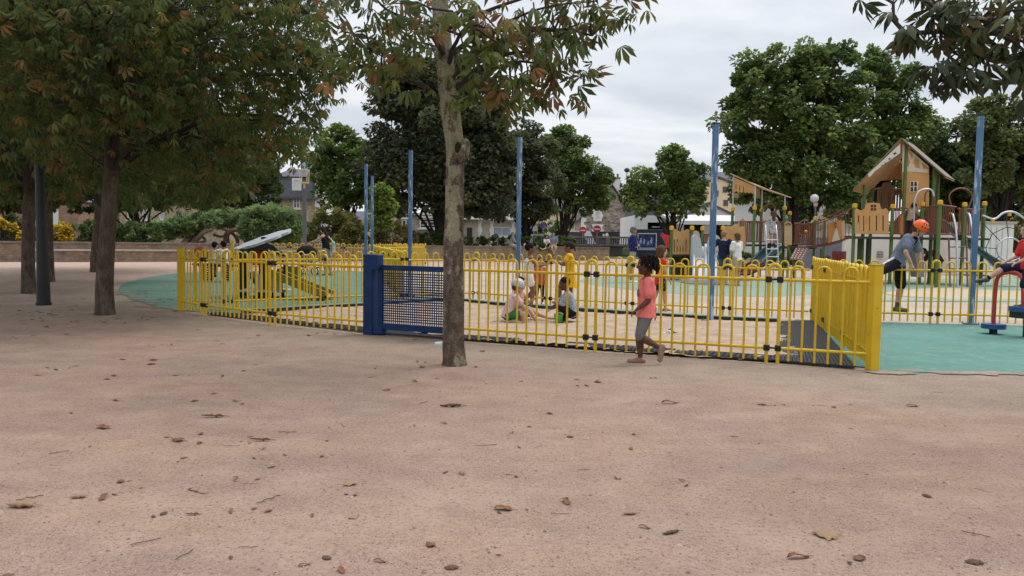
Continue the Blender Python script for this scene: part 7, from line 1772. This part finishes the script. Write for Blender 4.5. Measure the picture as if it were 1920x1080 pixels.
# 14..16 on the wall
def onwall(px): 
    for i in range(200):
        x = -10 + i * .08; w_ = W(x) - wn * .16; 
        if (w_ - CAM).dot(rt) / (w_ - CAM).dot(fw) * F + 960 > px: return w_
    return W(0)
w_ = onwall(958); person('man in a grey shirt and grey shorts sitting on the wall, leaning forward', w_, 95, 1.74, dict(lean=(0, .05, 1), bend=(0, .38, 1), legL=((-.1, 1, -.25), (0, -.05, -1)), legR=((.12, 1, -.3), (0, -.1, -1)), armL=((-.1, .45, -1), (0, .85, -.45)), armR=((.12, .45, -1), (0, .85, -.45)), look=(0, 1, -.05)),
                         dict(top=(c_slate, .8, .04), bottom=('shorts', CC('mid_grey_shorts', .27, .27, .28), .9), hair=('crop', 'grey'), shoes=c_sandal), 'tan', hr=.133, sw=.11, vox=.014, pz=1.02)
w_ = onwall(1022); person('dark-haired child in a white T-shirt sitting on the wall with folded arms', w_, 165, 1.3, dict(lean=(0, .1, 1), bend=(0, .35, 1), legL=((-.6, 1, .15), (.5, .3, -.8)), legR=((.6, 1, .15), (-.5, .3, -.8)), armL=((-.3, .5, -1), (.7, .8, -.1)), armR=((.3, .5, -1), (-.7, .8, -.1))),
                          dict(top=(c_white, .8, .04), bottom=('shorts', c_black, .9), hair=('short', 'black'), shoes=c_shoed), 'tan', hr=.17, sw=.095, vox=.014, pz=1.0)
w_ = onwall(1036); person('man in a blue checked shirt and beige trousers sitting on the wall with crossed ankles', w_, 178, 1.76, dict(lean=(0, .0, 1), bend=(0, .15, 1), legL=((-.15, 1, -.35), (.35, .3, -1)), legR=((.15, 1, -.35), (-.35, .35, -1)), armL=((-.14, .25, -1), (.3, .8, -.6)), armR=((.14, .25, -1), (-.3, .8, -.6)), look=(.1, 1, -.1)),
                          dict(top=(c_sage, .8, .04), bottom=('pants', c_beige, 1.3), hair=('crop', 'dark'), shoes=c_sandal), 'tan', hr=.133, sw=.11, vox=.014, pz=1.02)
# 17..20 round the climbing frames
b = GD(1549, 27.0); person('toddler in a navy cap and white vest near the rope bridge', b, 70, .92, dict(lean=(0, .15, 1), bend=(0, .3, 1), legL=((-.05, .3, -1), (0, -.2, -1)), legR=((.06, .1, -1), (0, -.2, -1)), armL=((-.1, .6, -.8), (0, 1, -.3)), armR=((.1, .6, -.8), (0, 1, -.3)), look=(0, 1, -.3)),
                           dict(top=(c_white, .15, .05), bottom=('shorts', c_beige, .5), hair=('short', 'brown'), hat=('cap', CC('cap_navy', .04, .06, .14)), shoes=c_shoew), 'fair', hr=.21, sw=.09, vox=.011)
b = GD(1447, 28.85); person('girl in a white dotted dress standing at the top of the ladder', V((b.x, b.y, zd1 + .02)), -10, 1.22, dict(legL=((-.05, .02, -1), (0, -.03, -1)), legR=((.06, .0, -1), (0, -.03, -1)), armL=((-.5, .45, -.4), (-.2, .7, .5)), armR=((.55, .4, -.5), (.2, .7, .4)), look=(0, 1, -.1)),
                            dict(top=(c_print, .5, .0, 1.0, 'bodice'), bottom=('skirt', c_print, .75, 1.0), hair=('long', 'brown'), shoes=c_shoed), 'fair', hr=.17, sw=.09, vox=.011)
b = GD(1703, D2 + .35); person('child in a beige top and dark trousers climbing on the house tower deck', V((b.x, b.y, zd2)), 60, 1.2, dict(lean=(0, .2, 1), bend=(0, .6, 1), legL=((-.1, .25, -1), (0, -.1, -1)), legR=((.12, .35, -1), (0, -.25, -1)), armL=((-.2, .8, -.4), (.1, .9, .1)), armR=((.3, .7, -.7), (.1, .8, .2)), headup=(0, .6, 1), look=(.1, .9, -.5)),
                               dict(top=(c_beige, .9, .04), bottom=('pants', CC('plum_cotton', .07, .04, .045), 1.9), hair=('short', 'black'), shoes=c_shoew), 'tan', hr=.175, sw=.09, vox=.011)
b = GD(1762, D2 + 1.0); person('person in a brick red fleece and blue shorts bending under the house tower deck', b, -70, 1.55, dict(lean=(0, .5, 1), bend=(0, 1, .12), legL=((-.05, .15, -1), (0, -.12, -1)), legR=((.08, .05, -1), (0, -.1, -1)), armL=((-.1, .5, -.8), (0, .7, -.7)), armR=((.1, .5, -.8), (0, .9, -.5)), headup=(0, 1, .25), look=(0, .3, -1)),
                               dict(top=(c_brick, 1.9, .05), bottom=('shorts', CC('vivid_blue_shorts', .03, .05, .20), .95), hair=('short', 'dark'), shoes=c_shoed), 'tan', hr=.15, sw=.1, vox=.011)
# 21 the boy climbing over the fence
b = GD(1688, 13.10); boy = person('boy in an orange cycle helmet and grey jersey climbing over the fence corner', V((b.x - .05, b.y, .19)), 138, 1.60, dict(lean=(-.10, .32, 1), bend=(-.12, .80, 1), legL=((-.02, .12, -1), (0, -.12, -1)), legR=((.95, -.20, -.30), (.15, -.30, -1)), footR=(.3, .8, -.2), armL=((-.30, .25, -1), (.05, .12, -1)), armR=((.52, .10, -1), (-.30, .42, -1)), headup=(-.05, .75, 1), look=(-.30, .85, -.62)),
                                  dict(top=(c_jers, .6, .03), bottom=('shorts', c_black, .98), hair=('short', 'brown'), hat=('helmet', c_orange, c_vent), shoes=c_shoey, socks=(CC('sock_grey', .10, .11, .13), .22)), 'fair', hr=.15, sw=.098, vox=.0075)
# collar and white side stripe of his kit
mb = MB(); mb.tube(spline([boy['N'] + boy['Rv'] * .045 + boy['Fv'] * .02, boy['N'] + boy['Fv'] * .06 - V((0, 0, .03)), boy['N'] - boy['Rv'] * .045 + boy['Fv'] * .02, boy['N'] - boy['Fv'] * .045], 5, True), .022, 8); mb.tube([boy['N'] + boy['Fv'] * .07 - V((0, 0, .05)), boy['chest'] + boy['Fv'] * .115 - V((0, 0, .02))], .014, 6); mb.build('collar', c_black, boy['root'])
mb = MB(); mb.tube([boy['hipR'].lerp(boy['knR'], .05) + V((-.02, -.03, .10)), boy['hipR'].lerp(boy['knR'], .5) + V((-.02, -.02, .085)), boy['hipR'].lerp(boy['knR'], .85) + V((-.02, -.01, .07))], .022, 8); mb.build('side_stripe', c_white, boy['root'])
# 22 the boy on the spinner
sp_top = P(1912, 512, G(1862, 627).y - .22)
red = person('boy in a red T-shirt and navy shorts sitting astride the red spinner tube', V((P(1927, 500, sp_top.y).x, sp_top.y, 0)), -86, 1.24, dict(lean=(0, -.02, 1), bend=(0, .12, 1), legR=((.20, 1, -.02), (.05, .80, -.62)), footR=(.0, 1, -.12), legL=((-.22, .34, -.86), (0, -.04, -1)), footL=(0, 1, .05), armL=((-.16, .25, -1), (.1, .92, -.45)), armR=((.2, .3, -1), (-.1, .9, -.4)), look=(-.05, 1, -.08)),
             dict(top=(c_red, .72, .03), bottom=('shorts', c_navy, .97), hair=('short', 'brown'), shoes=M('shoe_grey', (.14, .15, .16), .6, .4, 12, col2=(.04, .04, .045)), socks=(c_black, .12)), 'fair', hr=.175, sw=.092, vox=.0065, pz=sp_top.z + .09)

# ------------------------------------------------------------------ what they carry, and things lying about
def bagbox(name, label, cat, c, size, mat, strap=None, rz=0, smat=None):
    r = empty(name, c - V((0, 0, size[2] / 2)), label, cat); mb = MB(); mb.box(c, size, rz, bev=min(size) * .28); o = fuse(mb, 'bag_body', mat, r, .012, 3)
    if strap: mb = MB(); mb.tube(spline(strap, 5), .012, 6); mb.build('strap', smat or mat, r)
    return r
m_ = man; c = m_['P'] - m_['Fv'] * .17 - m_['Rv'] * .0 + V((-.03, -.12, .04))
bagbox('hip_pouch', 'olive green pouch hanging at the hip of the man in the cap', 'pouch', c, (.24, .13, .26), CC('olive_canvas', .085, .10, .06), [c + V((0, 0, .12)), m_['chest'] + V((0, -.17, 0)), m_['sh'] + V((.1, -.05, .12)), m_['chest'] + V((.2, .08, -.1))], 0)
c = w1['waist'] + w1['Rv'] * .24 + V((.03, -.08, .06)); bagbox('shoulder_bag', 'tan straw bag on the right shoulder of the blonde woman', 'bag', c, (.22, .14, .28), CC('straw_tan', .42, .28, .13), [c + V((0, 0, .12)), w1['soR'] + V((-.03, 0, .06)), c + V((.06, .05, .12))])
c = w3['waist'] - w3['Fv'] * .26 + V((.02, -.06, -.10)); bagbox('tote_bag', 'pale green and white tote bag on the shoulder of the woman in black', 'bag', c, (.10, .30, .40), cloth('tote_green', (.24, .40, .30), c2=(.58, .58, .52), scale=6), [c + V((0, 0, .18)), w3['soR'] + V((.02, 0, .06)), c + V((0, .1, .18))], R(20))
# stroller
d = 26.9; b = GD(578, d); r = empty('stroller', b, 'black stroller with a round hood pushed by the woman in black', 'stroller'); mb = MB()
mb.ell(P(575, 474, d), (.36, .26, .26), 16, 10, zmin=-.2); hd = mb.build('hood', c_black, r)
mb = MB(); mb.tube(spline([P(596, 468, d), P(590, 478, d), P(582, 494, d), GD(567, d) + V((0, 0, .18))], 4), .022, 7); mb.tube([P(585, 486, d), GD(592, d) + V((0, 0, .14))], .022, 7); fr_ = mb.build('frame', M('stroller_frame', (.05, .05, .055), .4, metal=.5), r)
mb = MB(); q = P(577, 489, d); mb.box(q, (.62, .4, .10), bev=.03); mb.box(q + V((-.1, 0, .14)), (.36, .38, .22), bev=.05); mb.build('seat', c_slate, r)
for px, rr in ((566, .17), (593, .14)):
    q = GD(px, d)
    for sy in (-.22, .22):
        mb = MB(); mb.tube([V((q.x + rr * .86 * math.cos(2 * math.pi * i / 18), q.y + sy, rr + rr * .86 * math.sin(2 * math.pi * i / 18))) for i in range(19)], rr * .14, 7); wv_ = mb.build('wheel', MTY, r)
mb = MB(); q = P(577, 478, d - .27); mb.box(q, (.34, .06, .05), bev=.01); mb.build('handle_pad', c_white, r)
# bucket
c = G(1047, 607); r = empty('sand_bucket', c, 'small bright green plastic bucket in front of the crouching child', 'bucket'); mb = MB(); n = 18
ring = lambda rr, z: [c + V((rr * math.cos(2 * math.pi * i / n), rr * math.sin(2 * math.pi * i / n), z)) for i in range(n)]
A = [ring(.055, .02), ring(.075, .15), ring(.08, .155), ring(.068, .15), ring(.05, .04)]; vs = [p for q in A for p in q]
mb.add(vs, [(k * n + i, k * n + (i + 1) % n, (k + 1) * n + (i + 1) % n, (k + 1) * n + i) for k in range(4) for i in range(n)] + [list(range(n))[::-1], [4 * n + i for i in range(n)]], True); mb.build('pail', M('green_plastic', (.08, .50, .08), .35, .08, 4, spec=.45), r)
mb = MB(); mb.tube([c + V((.075 * math.cos(math.pi * i / 10), -.02 - .06 * math.sin(math.pi * i / 10), .15 + .03 * math.sin(math.pi * i / 10))) for i in range(11)], .005, 6); mb.build('handle', c_white, r)
# shoes
def shoe(label, c, ang, mat, sole, s=1.0, tilt=0):
    r = empty('shoe', c, label, 'shoe'); A = Matrix.Rotation(ang, 3, 'Z') @ Matrix.Rotation(tilt, 3, 'X'); q = lambda x, y, z: c + A @ V((x * s, y * s, z * s)); mb = MB()
    cap(mb, q(0, -.07, .04), q(0, .09, .03), .036 * s, .030 * s); cap(mb, q(0, -.06, .075), q(0, -.02, .065), .034 * s, .03 * s); fuse(mb, 'upper', mat, r, .006, 2)
    mb = MB(); mb.prism([q(-.03, -.11, 0), q(.03, -.11, 0), q(.04, -.02, 0), q(.042, .08, 0), q(.02, .125, 0), q(-.02, .125, 0), q(-.042, .08, 0), q(-.035, -.02, 0)], A @ V((0, 0, .022 * s))); mb.build('sole', sole, r)
    return r
c = G(831, 650); shoe('white trainer sticking out from behind the left of the front trunk', c, R(82), c_shoew, M('sole_pale', (.5, .5, .48), .7), .95)
c = G(1249, 630); shoe('white trainer lying in the sand behind the walking girl', c, R(70), c_shoew, MATS['sole_pale'], .8)
c = G(1261, 629); shoe('dark trainer lying on its side in the sand behind the walking girl', c, R(100), c_shoed, M('sole_grey', (.2, .2, .2), .7), .85, R(50))
w_ = onwall(988); mb = MB(); mb.ell(w_ + V((0, 0, 1.0)), (.28, .18, .14), 12, 8); mb.ell(w_ + V((.15, .05, 1.08)), (.12, .12, .10), 10, 6); tag(fuse(mb, 'plastic_bag', c_white, None, .02, 2), 'crumpled white bag lying on the seat wall', 'bag')
w_ = onwall(1011); bagbox('sports_bag', 'black and lime backpack hanging on the wall beside the seated child', 'bag', w_ - wn * .22 + V((0, 0, .88)), (.42, .28, .42), c_black, None); 
o = [x for x in bpy.data.objects if x.name.startswith('sports_bag')][0]; mb = MB(); q = w_ - wn * .36 + V((0, 0, .78)); mb.tube([q + V((-.2, 0, .05)), q + V((0, -.02, -.05)), q + V((.2, 0, .05))], .035, 7); mb.build('lime_trim', M('lime_trim', (.45, .60, .05), .6), o)
# ------------------------------------------------------------------ fallen leaves, twigs, grit
ML = [M('dry_leaf_' + n, c, .8, .3, 25, .3, 60, col2=c2) for n, c, c2 in (('brown', (.13, .06, .03), (.24, .125, .065)), ('tan', (.27, .165, .09), (.36, .25, .15)), ('rust', (.19, .07, .032), (.30, .13, .06)), ('dark', (.085, .05, .032), (.16, .09, .055)))]


def dryleaf(seed, ln=1.0, wd=.42, roll=.9, bendz=.35):
    """one curled leaf: a bent and rolled blade with a short stalk, length 1 along y"""
    rg = np.random.default_rng(seed); mb = MB(); nu, nv = 7, 9; vs = []
    for j in range(nv + 1):
        v = j / nv; w_ = wd * math.sin(math.pi * min(1, .06 + .94 * v) ** .8) ** .8 * (1 + .18 * math.sin(v * 19 + seed))
        zc = bendz * math.sin(math.pi * v) + .10 * math.sin(5 * v + seed)
        for i in range(nu + 1):
            u = (i / nu - .5) * 2; a = roll * u * (1 + .4 * math.sin(3 * v + seed))
            flip = -1 if seed % 2 else 1; vs.append((math.sin(a) * w_ * .9 / max(.3, roll) + rg.normal(0, .03), (v - .5) * ln + rg.normal(0, .012), zc * .5 + flip * (1 - math.cos(a)) * w_ * .8 / max(.3, roll) + rg.normal(0, .03)))
    zm = min(p[2] for p in vs); vs = [(x, y, (z - zm) * .65) for x, y, z in vs]
    fs = [(j * (nu + 1) + i, j * (nu + 1) + i + 1, (j + 1) * (nu + 1) + i + 1, (j + 1) * (nu + 1) + i) for j in range(nv) for i in range(nu)]
    mb.add(vs, fs, True); y0 = -.5 * ln; mb.tube([(0, y0 + .04, vs[nu // 2][2]), (.03, y0 - .12, .06), (.05, y0 - .28, .03)], .014, 5); return mb


protos = []
for k in range(9):
    o = dryleaf(k * 3 + 1, 1, (.42, .30, .5, .36, .26, .45, .34, .22, .38)[k], (.9, 1.5, .6, 1.2, 2.0, .8, 1.7, 2.4, 1.0)[k], (.10, .25, .16, .3, .12, .35, .2, .1, .28)[k]).build('fallen_leaf', ML[(0, 2, 1, 0, 3, 2, 1, 0, 3)[k]]); protos.append(o)
# leaves one can point at: place in the picture, length in m, kind, label
big = [(655, 908, .115, 2, 50, 'tan flat leaf with a ragged edge in the left foreground'), (943, 956, .14, 5, 80, 'reddish curled leaf in the middle foreground, left of the upright one'), (1061, 942, .13, 3, 12, 'curled leaf standing half upright in the middle foreground'),
       (1545, 1004, .165, 2, 75, 'large pale crumpled leaf near the bottom right corner'), (1496, 1047, .15, 1, 100, 'long reddish rolled leaf at the bottom edge right of centre'), (1737, 931, .085, 8, 20, 'dark crumpled leaf alone at the right of the foreground'),
       (1826, 1056, .11, 8, 80, 'dark flat leaf at the bottom right edge'), (195, 934, .13, 3, 8, 'tan leaf standing upright near the left edge of the foreground'), (146, 934, .12, 6, 110, 'tan rolled leaf lying left of the upright one near the left edge'), (38, 951, .2, 6, 95, 'long pale leaf at the left edge of the foreground'),
       (192, 803, .17, 5, 65, 'broad brown leaf on the left side of the gravel'), (1208, 990, .085, 1, 60, 'small rust leaf at the bottom right of centre'), (1258, 1001, .14, 4, 115, 'thin dark shrivelled leaf below the small rust one'), (487, 827, .2, 7, 92, 'long dark rolled leaf left of centre'),
       (845, 763, .26, 4, 93, 'long dry stalky leaf in front of the trunk'), (640, 1071, .08, 5, 30, 'red-brown leaf cut by the bottom edge'), (712, 1054, .085, 1, 70, 'brown curled leaf near the bottom edge left of centre'), (806, 1023, .085, 0, 40, 'crumpled brown leaf above the bottom edge near the middle'),
       (612, 1047, .075, 8, 50, 'small rolled brown leaf at the bottom left of centre'), (433, 960, .085, 1, 20, 'short rust leaf tilted up in the left foreground'), (332, 827, .14, 0, 80, 'flat brown leaf left of the long dark rolled one'), (398, 783, .24, 7, 96, 'long narrow leaf on the left gravel'), (1030, 776, .09, 8, 30, 'rounded brown leaf right of the trunk on the gravel'),
       (1068, 820, .075, 8, 80, 'small dark leaf right of centre'), (1188, 815, .06, 8, 10, 'tiny dark curled leaf right of the small dark one'), (1376, 818, .075, 2, 70, 'small pale leaf on the right gravel'), (868, 890, .06, 1, 0, 'small red-brown upright leaf in the middle of the gravel'), (1710, 762, .14, 5, 85, 'brown leaf in front of the right corner post'), (1255, 757, .2, 1, 95, 'long rust leaf in front of the walking girl'), (1428, 760, .12, 4, 60, 'thin dark leaf right of the long rust one'),
       (846, 1066, .09, 8, 100, 'dark leaf at the bottom edge near the middle'), (570, 1061, .07, 1, 120, 'small red leaf at the bottom edge left of the rolled one'), (360, 966, .1, 7, 95, 'thin curled leaf with a raised tip in the left foreground'), (1180, 965, .11, 6, 100, 'narrow tan leaf right of the upright one in the middle')]
used = set()
def place(k, px, py, ln, rz, label, group=None):
    s = protos[k]
    if k in used: o = s.copy(); COL.objects.link(o)
    else: o = s; used.add(k)
    p = G(px, py) if not isinstance(px, V) else px
    o.location = (p.x, p.y, .002); o.scale = (ln * .64,) * 3; o.rotation_euler = (0, 0, R(rz)); tag(o, label, 'leaf', group); return o
for px, py, ln, k, rz, lab in big: place(k, px, py, ln, rz, lab)
rg = np.random.default_rng(77); n = 0; spots = []
pl_ = [(p.x, p.y) for p in FL] 
while n < 150:
    px, py = rg.uniform(-20, 1940), rg.uniform(590, 1085)
    if n < 110: px = rg.uniform(-20, 1000) if rg.random() < .8 else px; py = 590 + 400 * rg.random() ** 1.7
    p = G(px, py)
    fy = 587 + (px - 340) * (697 - 583) / 1300 + 10
    if py < fy: continue
    if px > 1050 and rg.random() < .45: continue
    if n % 3 == 1: px, py = lastp[0] + rg.normal(0, 26), lastp[1] + rg.normal(0, 5)
    lastp = (px, py)
    k = int(rg.integers(0, 9)); place(k, px, py, rg.uniform(.035, .095) * (1.3 if py < 760 else .8), rg.uniform(0, 360), 'small dry brown leaf scattered on the gravel', 'dry leaves scattered on the gravel'); n += 1
for cx_, cy_, m_n in ((40, 588, 16), (150, 578, 14), (120, 600, 12), (230, 600, 10), (270, 560, 5), (60, 560, 8)):
    for i in range(m_n): place(int(rg.integers(0, 9)), cx_ + rg.normal(0, 38), cy_ + rg.normal(0, 7), rg.uniform(.06, .13), rg.uniform(0, 360), 'dry leaf in the drift under the left grove', 'leaf drift under the left grove')
# leaves on the teal rubber and in the sand
for i in range(28):
    k = int(rg.integers(0, 9)); p = G(rg.uniform(245, 330), rg.uniform(545, 572)); place(k, p, 0, rg.uniform(.06, .12), rg.uniform(0, 360), 'dry leaf on the edge of the dusty teal surface', 'leaves on the teal surface').location.z = .012
for i in range(30):
    x, y = rg.uniform(480, 690), rg.uniform(592, 625); p = G(x, y)
    if not inpoly(p.x, p.y, rimxy): continue
    place(int(rg.integers(0, 9)), p, 0, rg.uniform(.06, .12), rg.uniform(0, 360), 'dry leaf in the shaded left end of the sandpit', 'leaves in the sandpit').location.z = sandz(p.x, p.y)
for i in range(34):
    x, y = rg.uniform(870, 1490), rg.uniform(590, 672); p = G(x, y)
    if not inpoly(p.x, p.y, rimxy): continue
    place(int(rg.integers(0, 9)), p, 0, rg.uniform(.04, .09), rg.uniform(0, 360), 'dry leaf in the sand behind the front fence', 'leaves in the sandpit').location.z = sandz(p.x, p.y)
# twigs
MTG = M('dead_twig', (.10, .065, .045), .9, .35, 20); tp_ = []
for k in range(4):
    mb = MB(); pts = [V((rg.normal(0, .03), -.5 + i / 6, .03 + abs(rg.normal(0, .015)))) for i in range(7)]; mb.tube(spline(pts, 3), .016, 5)
    if k % 2: mb.tube([pts[3], pts[3] + V((.12, .12, .02))], .012, 5)
    tp_.append(mb.build('twig', MTG))
for i in range(26):
    o = tp_[i] if i < 4 else tp_[i % 4].copy()
    if i >= 4: COL.objects.link(o)
    while True:
        px, py = rg.uniform(0, 1900), 600 + 450 * rg.random() ** 1.4
        if py > 600 + (px - 340) * .0877 + 8: break
    p = G(px, py); o.location = (p.x, p.y, .002); o.rotation_euler = (0, 0, rg.uniform(0, 6.3)); o.scale = (rg.uniform(.05, .14),) * 3
    tag(o, 'thin dead twig lying on the gravel', 'twig', 'twigs scattered on the gravel')
# grit: small stones, too many to count
nst = 9000; py = 610 + 475 * rg.random(nst) ** .75; px = rg.uniform(-40, 1960, nst); keep = py > 600 + np.maximum(0, px - 340) * .0877 + 6; px, py = px[keep], py[keep]; nst = len(px)
pos = np.array([list(G(float(a), float(b))) for a, b in zip(px, py)]); sz = rg.uniform(.0018, .0055, nst) * (1 + 1.2 * (rg.random(nst) > .93))
oc = np.array([[1, 0, 0], [0, 1, 0], [-1, 0, 0], [0, -1, 0], [.2, .1, .75], [0, 0, -.6]]); of = np.array([[0, 1, 4], [1, 2, 4], [2, 3, 4], [3, 0, 4]])
an = rg.uniform(0, 6.28, nst); ca, sa = np.cos(an), np.sin(an); asp = rg.uniform(.6, 1.3, nst)
vx = oc[None, :, 0] * asp[:, None]; vy = oc[None, :, 1] + rg.normal(0, .15, (nst, 6)); vz = np.repeat(oc[None, :, 2], nst, 0)
vv = np.stack([vx * ca[:, None] - vy * sa[:, None], vx * sa[:, None] + vy * ca[:, None], vz], 2) * sz[:, None, None] + pos[:, None, :]
m, t, b = nt('grit_stone'); g_ = N(t, 'ShaderNodeNewGeometry'); t.links.new(ramp(t, g_.outputs['Random Per Island'], [(0, (.10, .075, .065)), (.4, (.24, .175, .14)), (.8, (.34, .255, .205)), (1, (.38, .30, .25))]), b.inputs['Base Color']); b.inputs['Roughness'].default_value = .9
o = npmesh('grit', vv.reshape(-1, 3), (of[None] + (np.arange(nst) * 6)[:, None, None]).reshape(-1, 3), m); o['kind'] = 'stuff'
